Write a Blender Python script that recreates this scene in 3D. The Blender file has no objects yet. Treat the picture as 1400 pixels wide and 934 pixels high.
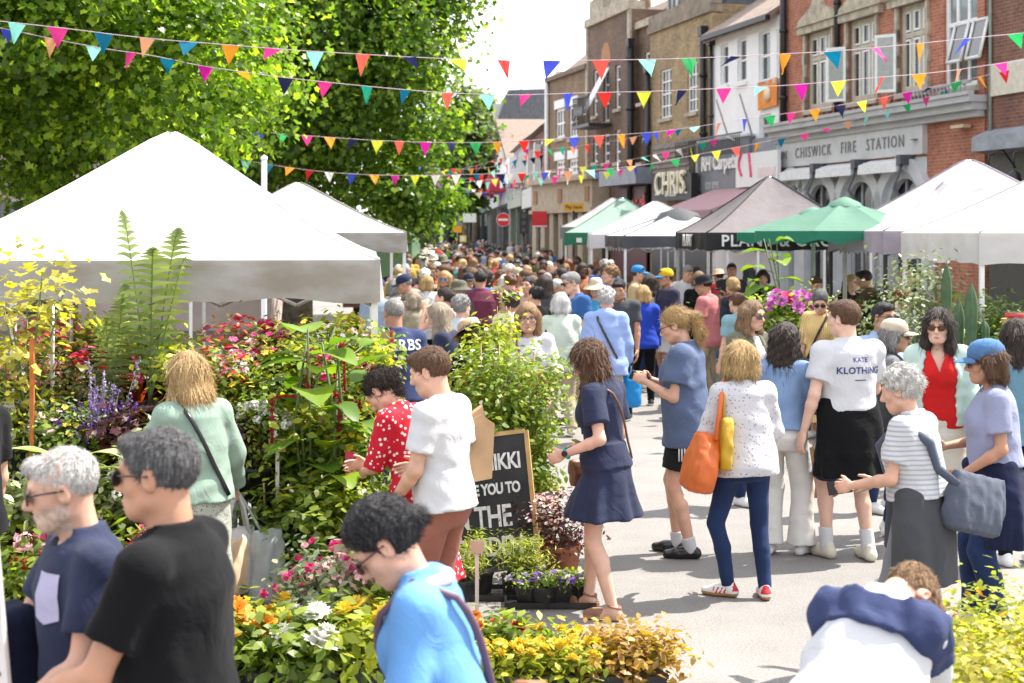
import bpy, math, random
import numpy as np
from mathutils import Vector, Matrix, Euler
R = math.radians
PI = math.pi
rng = np.random.default_rng(7)
random.seed(7)
C = bpy.context.scene.collection
SC = bpy.context.scene
FPX, CX, HY, CAMH = 2100.0, 700.0, 318.0, 2.3
def at(px,py,Y):
 """the point at depth Y seen at this place of the photograph"""
 return Vector(((px-CX)/FPX*Y,Y,CAMH-(py-HY)/FPX*Y))
def gx(px,Y):
 return(px-CX)/FPX*Y
def thing(name,label,cat,loc=(0,0,0),rz=0.0,group=None):
 o = bpy.data.objects.new(name,None)
 o.empty_display_size = 0.1
 C.objects.link(o)
 o.location = loc
 o.rotation_euler = (0,0,rz)
 o['label'] = label
 o['category'] = cat
 if group:
  o['group'] = group
 return o
def link(name,me,parent=None,label=None):
 o = bpy.data.objects.new(name,me)
 C.objects.link(o)
 if parent is not None:
  o.parent = parent
 if label:
  o['label'] = label
 return o
def tag(o,label,cat,group=None):
 o['label'] = label
 o['category'] = cat
 if group:
  o['group'] = group
 return o
def struct(o):
 o['kind'] = 'structure'
 return o
def copy_tree(src,loc,rz=0.0,label=None,group=None,scale=None):
 r = src.copy()
 C.objects.link(r)
 r.location = loc
 r.rotation_euler = (0,0,rz)
 if scale is not None:
  r.scale = (scale,scale,scale)
 if label:
  r['label'] = label
 if group:
  r['group'] = group
 for ch in list(src.children):
  c = ch.copy()
  C.objects.link(c)
  c.parent = r
  for g in list(ch.children):
   d = g.copy()
   C.objects.link(d)
   d.parent = c
 return r
class MB:
 """collects polygons, builds ONE mesh"""
 def __init__(self):
  self.v = []
  self.f = []
  self.n = 0
 def add(self,v,f,mat=0,smooth=False):
  v = np.asarray(v,dtype=np.float64).reshape(-1,3)
  if isinstance(f,np.ndarray):
   self.f.append((f.astype(np.int64)+self.n,mat,smooth))
  else:
   by = {}
   for q in f:
    by.setdefault(len(q),[]).append(q)
   for k, qs in by.items():
    self.f.append((np.array(qs,dtype=np.int64)+self.n,mat,smooth))
  self.v.append(v)
  self.n+=len(v)
  return self
 def box(self,c,s,mat=0,rot=None,taper=1.0):
  x, y, z = s[0]/2, s[1]/2, s[2]/2
  t = taper
  v = np.array([(-x,-y,-z),(x,-y,-z),(x,y,-z),(-x,y,-z),(-x*t,-y*t,z),(x*t,-y*t,z),(x*t,y*t,z),(-x*t,y*t,z)])
  if rot is not None:
   v = v@np.array(rot.to_3x3()if hasattr(rot,'to_3x3')else rot).T
  v = v+np.array(c)
  return self.add(v,np.array([(0,3,2,1),(4,5,6,7),(0,1,5,4),(1,2,6,5),(2,3,7,6),(3,0,4,7)]),mat)
 def box2(self,a,b,mat=0):
  a = np.array(a,float);b = np.array(b,float)
  return self.box((a+b)/2,np.abs(b-a),mat)
 def tube(self,pts,r,seg=8,mat=0,caps=True,smooth=True):
  pts = np.asarray(pts,float)
  n = len(pts)
  rr = np.full(n,r,float)if np.isscalar(r)else np.asarray(r,float)
  tan = np.gradient(pts,axis=0)if n>2 else np.repeat((pts[-1:]-pts[:1]),n,0)
  tan/=np.linalg.norm(tan,axis=1)[:,None]+1e-9
  up = np.array([0,0,1.0])if abs(tan[0][2])<.9 else np.array([1.0,0,0])
  a = np.linspace(0,2*PI,seg,endpoint=False)
  V = []
  s = np.cross(up,tan[0])
  for i in range(n):
   s = s-tan[i]*np.dot(s,tan[i])
   s/=np.linalg.norm(s)+1e-9
   t = np.cross(tan[i],s)
   V.append(pts[i]+rr[i]*(np.cos(a)[:,None]*s+np.sin(a)[:,None]*t))
  V = np.concatenate(V)
  F = []
  for i in range(n-1):
   for j in range(seg):
    k = (j+1)%seg
    F.append((i*seg+j,i*seg+k,(i+1)*seg+k,(i+1)*seg+j))
  self.add(V,np.array(F),mat,smooth)
  if caps:
   b = self.n-len(V)
   self.f.append((np.array([list(range(seg))[::-1]])+b,mat,False))
   self.f.append((np.array([list(range(seg))])+b+(n-1)*seg,mat,False))
  return self
 def lathe(self,prof,c=(0,0,0),seg=24,mat=0,smooth=True,sx=1.0,sy=1.0):
  prof = np.asarray(prof,float)
  a = np.linspace(0,2*PI,seg,endpoint=False)
  V = np.concatenate([np.stack([r*sx*np.cos(a),r*sy*np.sin(a),np.full(seg,z)],1)for r,z in prof])+np.array(c)
  F = []
  for i in range(len(prof)-1):
   for j in range(seg):
    k = (j+1)%seg
    F.append((i*seg+j,i*seg+k,(i+1)*seg+k,(i+1)*seg+j))
  return self.add(V,np.array(F),mat,smooth)
 def prism(self,poly,a,u,v,w,mat=0):
  """polygon (2d pts) in plane (u,v) at origin a, pushed along w"""
  a, u, v, w = [np.array(q,float)for q in(a,u,v,w)]
  p = np.array(poly,float)
  n = len(p)
  f0 = a+p[:,:1]*u+p[:,1:]*v
  V = np.concatenate([f0,f0+w])
  self.add(V,[tuple(range(n)),tuple(range(2*n-1,n-1,-1))]+[(i,i+n,(i+1)%n+n,(i+1)%n)for i in range(n)],mat)
  return self
 def mesh(self,name,mats):
  me = bpy.data.meshes.new(name)
  V = np.concatenate(self.v)if self.v else np.zeros((0,3))
  nl = sum(f.size for f,_,_ in self.f)
  nf = sum(len(f)for f,_,_ in self.f)
  me.vertices.add(len(V))
  me.vertices.foreach_set('co',V.astype(np.float32).ravel())
  me.loops.add(nl)
  me.polygons.add(nf)
  me.loops.foreach_set('vertex_index',np.concatenate([f.ravel()for f,_,_ in self.f]).astype(np.int32))
  tot = np.concatenate([np.full(len(f),f.shape[1])for f,_,_ in self.f])
  st = np.concatenate([[0],np.cumsum(tot)[:-1]])
  me.polygons.foreach_set('loop_start',st.astype(np.int32))
  me.polygons.foreach_set('material_index',np.concatenate([(np.full(len(f),m)if np.isscalar(m)else np.asarray(m))for f,m,_ in self.f]).astype(np.int32))
  me.polygons.foreach_set('use_smooth',np.concatenate([np.full(len(f),s)for f,_,s in self.f]).astype(bool))
  if not isinstance(mats,(list,tuple)):
   mats = [mats]
  for m in mats:
   me.materials.append(m)
  me.update(calc_edges=True)
  me.validate()
  return me
 def build(self,name,mats,parent=None,label=None):
  return link(name,self.mesh(name,mats),parent,label)
MATS = {}
class NT:
 def __init__(self,name):
  m = bpy.data.materials.new(name)
  m.use_nodes = True
  self.m = m
  self.t = m.node_tree
  self.b = self.t.nodes['Principled BSDF']
  self.out = self.t.nodes['Material Output']
 def n(self,typ,**kw):
  o = self.t.nodes.new(typ)
  for k, v in kw.items():
   if k in o.inputs:
    o.inputs[k].default_value = v
   else:
    setattr(o,k,v)
  return o
 def l(self,a,b):
  self.t.links.new(a,b)
 def noise(self,scale=5,detail=3,coord='Object',stretch=None,rough=.5):
  tc = self.n('ShaderNodeTexCoord')
  src = tc.outputs[coord]
  if stretch:
   mp = self.n('ShaderNodeMapping')
   mp.inputs['Scale'].default_value = stretch
   self.l(src,mp.inputs['Vector'])
   src = mp.outputs[0]
  nz = self.n('ShaderNodeTexNoise')
  nz.inputs['Scale'].default_value = scale
  nz.inputs['Detail'].default_value = detail
  nz.inputs['Roughness'].default_value = rough
  self.l(src,nz.inputs['Vector'])
  return nz.outputs[0]
 def ramp(self,fac,stops):
  r = self.n('ShaderNodeValToRGB')
  e = r.color_ramp.elements
  while len(e)<len(stops):
   e.new(.5)
  for i, (p,c)in enumerate(stops):
   e[i].position = p
   e[i].color = (*c,1)if len(c)==3 else c
  self.l(fac,r.inputs[0])
  return r.outputs[0]
 def bump(self,h,strength=.3,dist=.01):
  b = self.n('ShaderNodeBump')
  b.inputs['Strength'].default_value = strength
  b.inputs['Distance'].default_value = dist
  self.l(h,b.inputs['Height'])
  self.l(b.outputs[0],self.b.inputs['Normal'])
 def mix(self,fac,a,b,typ='MIX'):
  m = self.n('ShaderNodeMix',data_type='RGBA',blend_type=typ)
  for s, q in((0,fac),(6,a),(7,b)):
   if hasattr(q,'is_linked'):
    self.l(q,m.inputs[s])
   elif s==0:
    m.inputs[0].default_value = q
   else:
    m.inputs[s].default_value = (*q,1)
  return m.outputs[2]
def sc(c,k):
 return tuple(min(1,max(0,x*k))for x in c)
def hexc(h):
 h = h.lstrip('#')
 o = []
 for i in(0,2,4):
  x = int(h[i:i+2],16)/255
  o.append(x/12.92 if x<=.04045 else((x+.055)/1.055)**2.4)
 return tuple(o)
def plain(name,col,rough=.6,var=.12,scale=9,bump=0.0,metal=0.0,spec=.5,bscale=None):
 if name in MATS:
  return MATS[name]
 t = NT(name)
 nz = t.noise(scale,4)
 t.l(t.ramp(nz,[(.3,sc(col,1-var)),(.7,sc(col,1+var))]),t.b.inputs['Base Color'])
 t.b.inputs['Roughness'].default_value = rough
 t.b.inputs['Metallic'].default_value = metal
 t.b.inputs['Specular IOR Level'].default_value = spec
 if bump:
  t.bump(t.noise(bscale or scale*6,3),bump,.004)
 MATS[name] = t.m
 return t.m
def fabric(name,col,rough=.85,var=.1,sheen=.04,pattern=None,col2=None,scale=30.0):
 if name in MATS:
  return MATS[name]
 t = NT(name)
 nz = t.noise(4,4)
 col = sc(col,.82)if min(col)>.6 else col
 c = t.ramp(nz,[(.3,sc(col,1-var)),(.72,sc(col,1+var))])
 if pattern=='stripes':
  tc = t.n('ShaderNodeTexCoord');sp = t.n('ShaderNodeSeparateXYZ');t.l(tc.outputs['Object'],sp.inputs[0])
  mm = t.n('ShaderNodeMath',operation='MULTIPLY');mm.inputs[1].default_value = scale;t.l(sp.outputs[2],mm.inputs[0])
  fr = t.n('ShaderNodeMath',operation='FRACT');t.l(mm.outputs[0],fr.inputs[0])
  gt = t.n('ShaderNodeMath',operation='GREATER_THAN');gt.inputs[1].default_value = .62;t.l(fr.outputs[0],gt.inputs[0])
  c = t.mix(gt.outputs[0],c,col2)
 elif pattern=='vstripes':
  tc = t.n('ShaderNodeTexCoord');sp = t.n('ShaderNodeSeparateXYZ');t.l(tc.outputs['Object'],sp.inputs[0])
  at2 = t.n('ShaderNodeMath',operation='ARCTAN2');t.l(sp.outputs[0],at2.inputs[0]);t.l(sp.outputs[1],at2.inputs[1])
  mm = t.n('ShaderNodeMath',operation='MULTIPLY');mm.inputs[1].default_value = scale;t.l(at2.outputs[0],mm.inputs[0])
  fr = t.n('ShaderNodeMath',operation='FRACT');t.l(mm.outputs[0],fr.inputs[0])
  gt = t.n('ShaderNodeMath',operation='GREATER_THAN');gt.inputs[1].default_value = .55;t.l(fr.outputs[0],gt.inputs[0])
  c = t.mix(gt.outputs[0],c,col2)
 elif pattern in('dots','floral'):
  tc = t.n('ShaderNodeTexCoord');vo = t.n('ShaderNodeTexVoronoi');vo.inputs['Scale'].default_value = scale
  t.l(tc.outputs['Object'],vo.inputs['Vector'])
  lt = t.n('ShaderNodeMath',operation='LESS_THAN');lt.inputs[1].default_value = .3 if pattern=='dots' else.24;t.l(vo.outputs['Distance'],lt.inputs[0])
  c = t.mix(lt.outputs[0],c,col2)
 elif pattern=='patch':
  n2 = t.noise(scale,2)
  c = t.mix(t.ramp(n2,[(.48,(0,0,0)),(.54,(1,1,1))]),c,col2)
 t.l(c,t.b.inputs['Base Color'])
 t.b.inputs['Roughness'].default_value = rough
 t.b.inputs['Specular IOR Level'].default_value = .12 if max(col)<.06 else.25
 t.b.inputs['Sheen Weight'].default_value = sheen
 a = t.noise(9,3)
 a.node.inputs['Distortion'].default_value = 1.6
 b2 = t.noise(220,2)
 ad = t.n('ShaderNodeMath',operation='MULTIPLY_ADD');ad.inputs[1].default_value = .12
 t.l(b2,ad.inputs[0]);t.l(a,ad.inputs[2])
 t.bump(ad.outputs[0],.5,.014)
 MATS[name] = t.m
 return t.m
def skin(name,col):
 if name in MATS:
  return MATS[name]
 t = NT(name)
 c = t.ramp(t.noise(16,4),[(.3,sc(col,.9)),(.5,col),(.75,(min(1,col[0]*1.1),col[1]*.98,col[2]*.95))])
 t.l(c,t.b.inputs['Base Color'])
 c = t.mix(1.0,c,t.ramp(t.noise(5,3),[(.3,(.88,.84,.82)),(.7,(1.1,1.08,1.06))]),'MULTIPLY')
 t.l(c,t.b.inputs['Base Color'])
 t.b.inputs['Roughness'].default_value = .48
 t.b.inputs['Specular IOR Level'].default_value = .4
 t.b.inputs['Subsurface Weight'].default_value = .12
 t.b.inputs['Subsurface Radius'].default_value = (.02,.008,.004)
 t.b.inputs['Subsurface Scale'].default_value = .5
 t.bump(t.noise(140,3),.12,.003)
 MATS[name] = t.m
 return t.m
def hairm(name,col,col2=None):
 if name in MATS:
  return MATS[name]
 t = NT(name)
 col2 = col2 or sc(col,1.8)
 n1 = t.noise(26,4,stretch=(5,5,.6),rough=.7)
 c = t.ramp(n1,[(.3,sc(col,.55)),(.5,col),(.72,col2)])
 gi = t.n('ShaderNodeNewGeometry')
 c = t.mix(1.0,c,t.ramp(gi.outputs['Random Per Island'],[(0,(.78,.78,.78)),(1,(1.25,1.25,1.25))]),'MULTIPLY')
 t.l(c,t.b.inputs['Base Color'])
 t.b.inputs['Roughness'].default_value = .45
 t.b.inputs['Specular IOR Level'].default_value = .35
 t.bump(t.noise(40,3,stretch=(6,6,.5)),.8,.012)
 MATS[name] = t.m
 return t.m
def leafm(name,col,var=.35,trans=.45,rough=.45,hue=None):
 """leaf: reflects and lets light through; colour drifts from clump to clump and leaf to leaf"""
 if name in MATS:
  return MATS[name]
 t = NT(name)
 geo = t.n('ShaderNodeNewGeometry')
 c1 = sc(col,1-var)
 c2 = hue or(min(1,col[0]*(1+var*1.5)),min(1,col[1]*(1+var)),col[2]*(1+var*.2))
 rnd = t.ramp(geo.outputs['Random Per Island'],[(0,c1),(.5,col),(1,c2)])
 cl = t.ramp(t.noise(3.0,2),[(.35,(.8,.85,.8)),(.65,(1.2,1.15,1.0))])
 c = t.mix(1.0,rnd,cl,'MULTIPLY')
 t.l(c,t.b.inputs['Base Color'])
 t.b.inputs['Roughness'].default_value = rough
 t.b.inputs['Specular IOR Level'].default_value = .4
 tr = t.n('ShaderNodeBsdfTranslucent')
 t.l(t.mix(1.0,c,(1.35,1.45,.5),'MULTIPLY'),tr.inputs['Color'])
 ms = t.n('ShaderNodeMixShader');ms.inputs[0].default_value = trans
 t.l(t.b.outputs[0],ms.inputs[1]);t.l(tr.outputs[0],ms.inputs[2])
 t.l(ms.outputs[0],t.out.inputs[0])
 MATS[name] = t.m
 return t.m
def petal(name,col,trans=.3):
 if name in MATS:
  return MATS[name]
 t = NT(name)
 geo = t.n('ShaderNodeNewGeometry')
 c = t.ramp(geo.outputs['Random Per Island'],[(0,sc(col,.75)),(1,sc(col,1.2))])
 t.l(c,t.b.inputs['Base Color'])
 t.b.inputs['Roughness'].default_value = .6
 tr = t.n('ShaderNodeBsdfTranslucent');t.l(c,tr.inputs['Color'])
 ms = t.n('ShaderNodeMixShader');ms.inputs[0].default_value = trans
 t.l(t.b.outputs[0],ms.inputs[1]);t.l(tr.outputs[0],ms.inputs[2]);t.l(ms.outputs[0],t.out.inputs[0])
 MATS[name] = t.m
 return t.m
def canvas(name,col,trans=.3,dirt=.25,streak=True):
 if name in MATS:
  return MATS[name]
 t = NT(name)
 n1 = t.noise(2.2,5,stretch=(1,1,2.2))
 dirtc = (col[0]*.72,col[1]*.66,col[2]*.58)
 c = t.mix(t.ramp(n1,[(.45,(0,0,0)),(.66,(dirt,dirt,dirt))]),col,dirtc)
 t.l(c,t.b.inputs['Base Color'])
 t.b.inputs['Roughness'].default_value = .7
 t.b.inputs['Specular IOR Level'].default_value = .3
 tr = t.n('ShaderNodeBsdfTranslucent');t.l(c,tr.inputs['Color'])
 ms = t.n('ShaderNodeMixShader');ms.inputs[0].default_value = trans
 t.l(t.b.outputs[0],ms.inputs[1]);t.l(tr.outputs[0],ms.inputs[2]);t.l(ms.outputs[0],t.out.inputs[0])
 t.bump(t.noise(3,3),.5,.05)
 MATS[name] = t.m
 return t.m
def brick(name,c1,c2,mortar,bw=.225,bh=.075,var=.5):
 """brick courses in metres; u runs along the wall (object x), v is height"""
 if name in MATS:
  return MATS[name]
 t = NT(name)
 tc = t.n('ShaderNodeTexCoord');sp = t.n('ShaderNodeSeparateXYZ');t.l(tc.outputs['Object'],sp.inputs[0])
 ad = t.n('ShaderNodeMath',operation='ADD');t.l(sp.outputs[0],ad.inputs[0]);t.l(sp.outputs[1],ad.inputs[1])
 cb = t.n('ShaderNodeCombineXYZ');t.l(ad.outputs[0],cb.inputs[0]);t.l(sp.outputs[2],cb.inputs[1])
 br = t.n('ShaderNodeTexBrick')
 br.inputs['Scale'].default_value = 1.0
 br.inputs['Brick Width'].default_value = bw
 br.inputs['Row Height'].default_value = bh
 br.inputs['Mortar Size'].default_value = .009
 br.inputs['Bias'].default_value = -.1
 br.inputs['Color1'].default_value = (*c1,1)
 br.inputs['Color2'].default_value = (*c2,1)
 br.inputs['Mortar'].default_value = (*mortar,1)
 t.l(cb.outputs[0],br.inputs['Vector'])
 n1 = t.noise(.9,5)
 n2 = t.noise(7,3)
 c = t.mix(1.0,br.outputs['Color'],t.ramp(n1,[(.3,(1-var*.6,)*3),(.7,(1+var*.35,)*3)]),'MULTIPLY')
 c = t.mix(1.0,c,t.ramp(n2,[(.3,(.8,)*3),(.7,(1.15,)*3)]),'MULTIPLY')
 t.l(c,t.b.inputs['Base Color'])
 t.b.inputs['Roughness'].default_value = .85
 t.bump(br.outputs['Fac'],-.4,.01)
 MATS[name] = t.m
 return t.m
def glassm(name,col=(.03,.04,.045),rough=.06):
 if name in MATS:
  return MATS[name]
 t = NT(name)
 c = t.ramp(t.noise(1.1,3),[(.35,sc(col,.5)),(.7,sc(col,2.2))])
 t.l(c,t.b.inputs['Base Color'])
 t.b.inputs['Roughness'].default_value = rough
 t.b.inputs['Specular IOR Level'].default_value = .9
 MATS[name] = t.m
 return t.m
def text_mesh(s,size,depth=.004,mat=None,align='CENTER',bold=0.0,name='lettering',spacing=1.0):
 cu = bpy.data.curves.new(name,'FONT')
 cu.body = s
 cu.size = size
 cu.extrude = depth
 cu.offset = bold
 cu.align_x = align
 cu.align_y = 'CENTER'
 cu.space_character = spacing
 cu.resolution_u = 3
 ob = bpy.data.objects.new(name,cu)
 C.objects.link(ob)
 dg = bpy.context.evaluated_depsgraph_get()
 me = bpy.data.meshes.new_from_object(ob.evaluated_get(dg))
 bpy.data.objects.remove(ob)
 bpy.data.curves.remove(cu)
 me.materials.clear()
 if mat:
  me.materials.append(mat)
 return me
def lettering(s,size,mat,parent,loc,rz=0.0,rx=PI/2,depth=.006,bold=0.0,name='lettering',ry=0.0,spacing=1.0,sx=1.0):
 o = link(name,text_mesh(s,size,depth,mat,bold=bold,name=name,spacing=spacing),parent)
 o.location = loc
 o.rotation_euler = (rx,ry,rz)
 o.scale = (sx,1,1)
 return o
cam = bpy.data.cameras.new('camera')
cam.sensor_width = 36
cam.lens = 36*FPX/1400
cam.shift_y = -(467-HY)/1400
cam.clip_end = 3000
cam.dof.use_dof = True
cam.dof.focus_distance = 9.9
cam.dof.aperture_fstop = 4.0
co = bpy.data.objects.new('camera',cam)
C.objects.link(co)
co.location = (0,0,CAMH)
co.rotation_euler = (PI/2,0,0)
SC.camera = co
SUN_EL, SUN_AZ = R(56), R(63)
sd = Vector((math.sin(SUN_AZ)*math.cos(SUN_EL),math.cos(SUN_AZ)*math.cos(SUN_EL),math.sin(SUN_EL)))
sl = bpy.data.lights.new('sun','SUN')
sl.energy = 4.7
sl.angle = R(.53)
sl.color = (1,.95,.87)
so = bpy.data.objects.new('sun',sl)
C.objects.link(so)
so.rotation_euler = sd.to_track_quat('Z','Y').to_euler()
so.location = (30,20,60)
w = bpy.data.worlds.new('World')
SC.world = w
w.use_nodes = True
nt = w.node_tree
bg = nt.nodes['Background']
sky = nt.nodes.new('ShaderNodeTexSky')
sky.sky_type = 'NISHITA'
sky.sun_disc = False
sky.sun_elevation = SUN_EL
sky.sun_rotation = SUN_AZ
sky.air_density = 1.0
sky.dust_density = 2.5
tc = nt.nodes.new('ShaderNodeTexCoord')
mp = nt.nodes.new('ShaderNodeMapping')
mp.inputs['Scale'].default_value = (1.6,1.6,4.5)
nt.links.new(tc.outputs['Generated'],mp.inputs[0])
nz = nt.nodes.new('ShaderNodeTexNoise')
nz.inputs['Scale'].default_value = 2.2
nz.inputs['Detail'].default_value = 6
nt.links.new(mp.outputs[0],nz.inputs['Vector'])
cr = nt.nodes.new('ShaderNodeValToRGB')
cr.color_ramp.elements[0].position = .36
cr.color_ramp.elements[0].color = (0,0,0,1)
cr.color_ramp.elements[1].position = .56
nt.links.new(nz.outputs[0],cr.inputs[0])
mx = nt.nodes.new('ShaderNodeMix')
mx.data_type = 'RGBA'
nt.links.new(cr.outputs[0],mx.inputs[0])
nt.links.new(sky.outputs[0],mx.inputs[6])
mx.inputs[7].default_value = (8.2,8.2,8.4,1)
nt.links.new(mx.outputs[2],bg.inputs['Color'])
bg.inputs['Strength'].default_value = .125
SC.view_settings.view_transform = 'Standard'
SC.view_settings.look = 'None'
SC.view_settings.exposure = 1.2
SC.view_settings.gamma = 1
SC.cycles.use_denoising = True
SC.cycles.max_bounces = 6
SC.cycles.transparent_max_bounces = 4
SC.cycles.caustics_reflective = False
SC.cycles.caustics_refractive = False
def ground_mat():
 t = NT('asphalt')
 n1 = t.noise(.35,5)
 n2 = t.noise(75,5,rough=.75)
 n3 = t.noise(3.0,6,rough=.7)
 c = t.ramp(n1,[(.35,(.20,.19,.181)),(.65,(.242,.231,.22))])
 c = t.mix(1.0,c,t.ramp(n2,[(.36,(.62,.62,.62)),(.64,(1.32,1.31,1.29))]),'MULTIPLY')
 c = t.mix(1.0,c,t.ramp(n3,[(.3,(.88,.88,.88)),(.7,(1.06,1.06,1.06))]),'MULTIPLY')
 vo = t.n('ShaderNodeTexVoronoi',feature='DISTANCE_TO_EDGE');vo.inputs['Scale'].default_value = .22
 tc_ = t.n('ShaderNodeTexCoord')
 wv = t.n('ShaderNodeTexNoise');wv.inputs['Scale'].default_value = 1.2;t.l(tc_.outputs['Object'],wv.inputs['Vector'])
 mxv = t.n('ShaderNodeMix',data_type='RGBA',blend_type='LINEAR_LIGHT');mxv.inputs[0].default_value = .35
 t.l(tc_.outputs['Object'],mxv.inputs[6]);t.l(wv.outputs['Color'],mxv.inputs[7]);t.l(mxv.outputs[2],vo.inputs['Vector'])
 lt = t.n('ShaderNodeMath',operation='LESS_THAN');lt.inputs[1].default_value = .0025;t.l(vo.outputs['Distance'],lt.inputs[0])
 mul = t.n('ShaderNodeMath',operation='MULTIPLY');mul.inputs[1].default_value = .22;t.l(lt.outputs[0],mul.inputs[0])
 c = t.mix(mul.outputs[0],c,(.10,.10,.10))
 sp = t.n('ShaderNodeTexVoronoi');sp.inputs['Scale'].default_value = 1.7;t.l(tc_.outputs['Object'],sp.inputs['Vector'])
 l2 = t.n('ShaderNodeMath',operation='LESS_THAN');l2.inputs[1].default_value = .022;t.l(sp.outputs['Distance'],l2.inputs[0])
 m2 = t.n('ShaderNodeMath',operation='MULTIPLY');m2.inputs[1].default_value = .6;t.l(l2.outputs[0],m2.inputs[0])
 c = t.mix(m2.outputs[0],c,(.09,.09,.09))
 t.l(c,t.b.inputs['Base Color'])
 t.b.inputs['Roughness'].default_value = .8
 t.bump(n2,.5,.006)
 return t.m
def paving_mat():
 t = NT('paving')
 tc_ = t.n('ShaderNodeTexCoord')
 br = t.n('ShaderNodeTexBrick')
 br.inputs['Scale'].default_value = 1
 br.inputs['Brick Width'].default_value = .75
 br.inputs['Row Height'].default_value = .5
 br.inputs['Mortar Size'].default_value = .008
 br.inputs['Color1'].default_value = (.33,.30,.26,1)
 br.inputs['Color2'].default_value = (.26,.24,.21,1)
 br.inputs['Mortar'].default_value = (.1,.095,.09,1)
 t.l(tc_.outputs['Object'],br.inputs['Vector'])
 c = t.mix(1.0,br.outputs['Color'],t.ramp(t.noise(20,5),[(.3,(.8,)*3),(.7,(1.1,)*3)]),'MULTIPLY')
 t.l(c,t.b.inputs['Base Color'])
 t.b.inputs['Roughness'].default_value = .8
 t.bump(br.outputs['Fac'],-.4,.01)
 return t.m
def sheet(name,pts,z,m):
 b = MB()
 b.add([(x,y,z)for x,y in pts],[tuple(range(len(pts)))])
 return struct(b.build(name,m))
sheet('ground',[(-600,-200),(600,-200),(600,1500),(-600,1500)],0,ground_mat())
PAV = paving_mat()
WHITE = plain('white_paint',(.78,.78,.77),.45,.06)
OFFW = plain('off_white_stucco',(.68,.67,.64),.8,.08,2,.2)
STONE = plain('stone',(.42,.38,.31),.8,.22,2,.3)
GREYST = plain('grey_stone',(.45,.45,.46),.7,.12,2,.2)
SLATE = plain('slate',(.10,.105,.12),.6,.25,5,.3)
TILE = plain('roof_tile',(.18,.13,.10),.8,.3,6,.6)
LEAD = plain('lead',(.23,.25,.30),.5,.2,3)
BLACK = plain('black_paint',(.016,.016,.018),.4,.2)
GLASS = glassm('window_glass')
GLASS2 = glassm('shop_glass',(.035,.035,.035),.08)
CURT = plain('net_curtain',(.5,.5,.48),.9,.15,12)
BRED = brick('red_brick',(.47,.15,.085),(.36,.105,.06),(.38,.26,.19))
BDRED = brick('dark_red_brick',(.25,.09,.055),(.17,.06,.04),(.2,.17,.14))
BYEL = brick('yellow_stock_brick',(.42,.30,.15),(.29,.20,.10),(.26,.22,.16))
BBRN = brick('brown_brick',(.20,.115,.075),(.135,.08,.055),(.15,.13,.11))
BFAR = brick('mellow_brick',(.27,.17,.09),(.2,.12,.07),(.24,.2,.15))
class Front:
 """a row of fronts on one straight line: u runs along it, photo places map onto it"""
 def __init__(s,p,ang):
  s.p = p
  s.d = (math.sin(ang),-math.cos(ang))
  s.rz = math.atan2(s.d[1],s.d[0])
 def u(s,px):
  k = (px-CX)/FPX
  return(k*s.p[1]-s.p[0])/(s.d[0]-k*s.d[1])
 def pt(s,u):
  return(s.p[0]+u*s.d[0],s.p[1]+u*s.d[1])
 def z(s,px,py):
  return CAMH-(py-HY)/FPX*s.pt(s.u(px))[1]
def wall_mesh(L,H,depth,openings,m,reveal=.14,name='wall',z0=0.0):
 """a shell L x H x depth with openings cut through its front (u0,u1,z0,z1)"""
 b = MB()
 us = sorted({0,L,*[q for o in openings for q in o[:2]]})
 zs = sorted({z0,H,*[q for o in openings for q in o[2:4]]})
 us = [u for u in us if 0<=u<=L]
 zs = [z for z in zs if z0<=z<=H]
 for i in range(len(us)-1):
  for j in range(len(zs)-1):
   cu, cz = (us[i]+us[i+1])/2, (zs[j]+zs[j+1])/2
   if any(o[0]<cu<o[1]and o[2]<cz<o[3]for o in openings):
    continue
   b.add([(us[i],0,zs[j]),(us[i+1],0,zs[j]),(us[i+1],0,zs[j+1]),(us[i],0,zs[j+1])],[(0,1,2,3)])
 for o in openings:
  a, c, e, g = o[:4]
  r = reveal
  b.add([(a,0,e),(c,0,e),(c,0,g),(a,0,g),(a,r,e),(c,r,e),(c,r,g),(a,r,g)],[(0,4,5,1),(1,5,6,2),(2,6,7,3),(3,7,4,0)])
 b.add([(0,0,z0),(L,0,z0),(L,depth,z0),(0,depth,z0),(0,0,H),(L,0,H),(L,depth,H),(0,depth,H)],[(1,2,6,5),(2,3,7,6),(3,0,4,7),(4,5,6,7)])
 return b.mesh(name,m)
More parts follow.
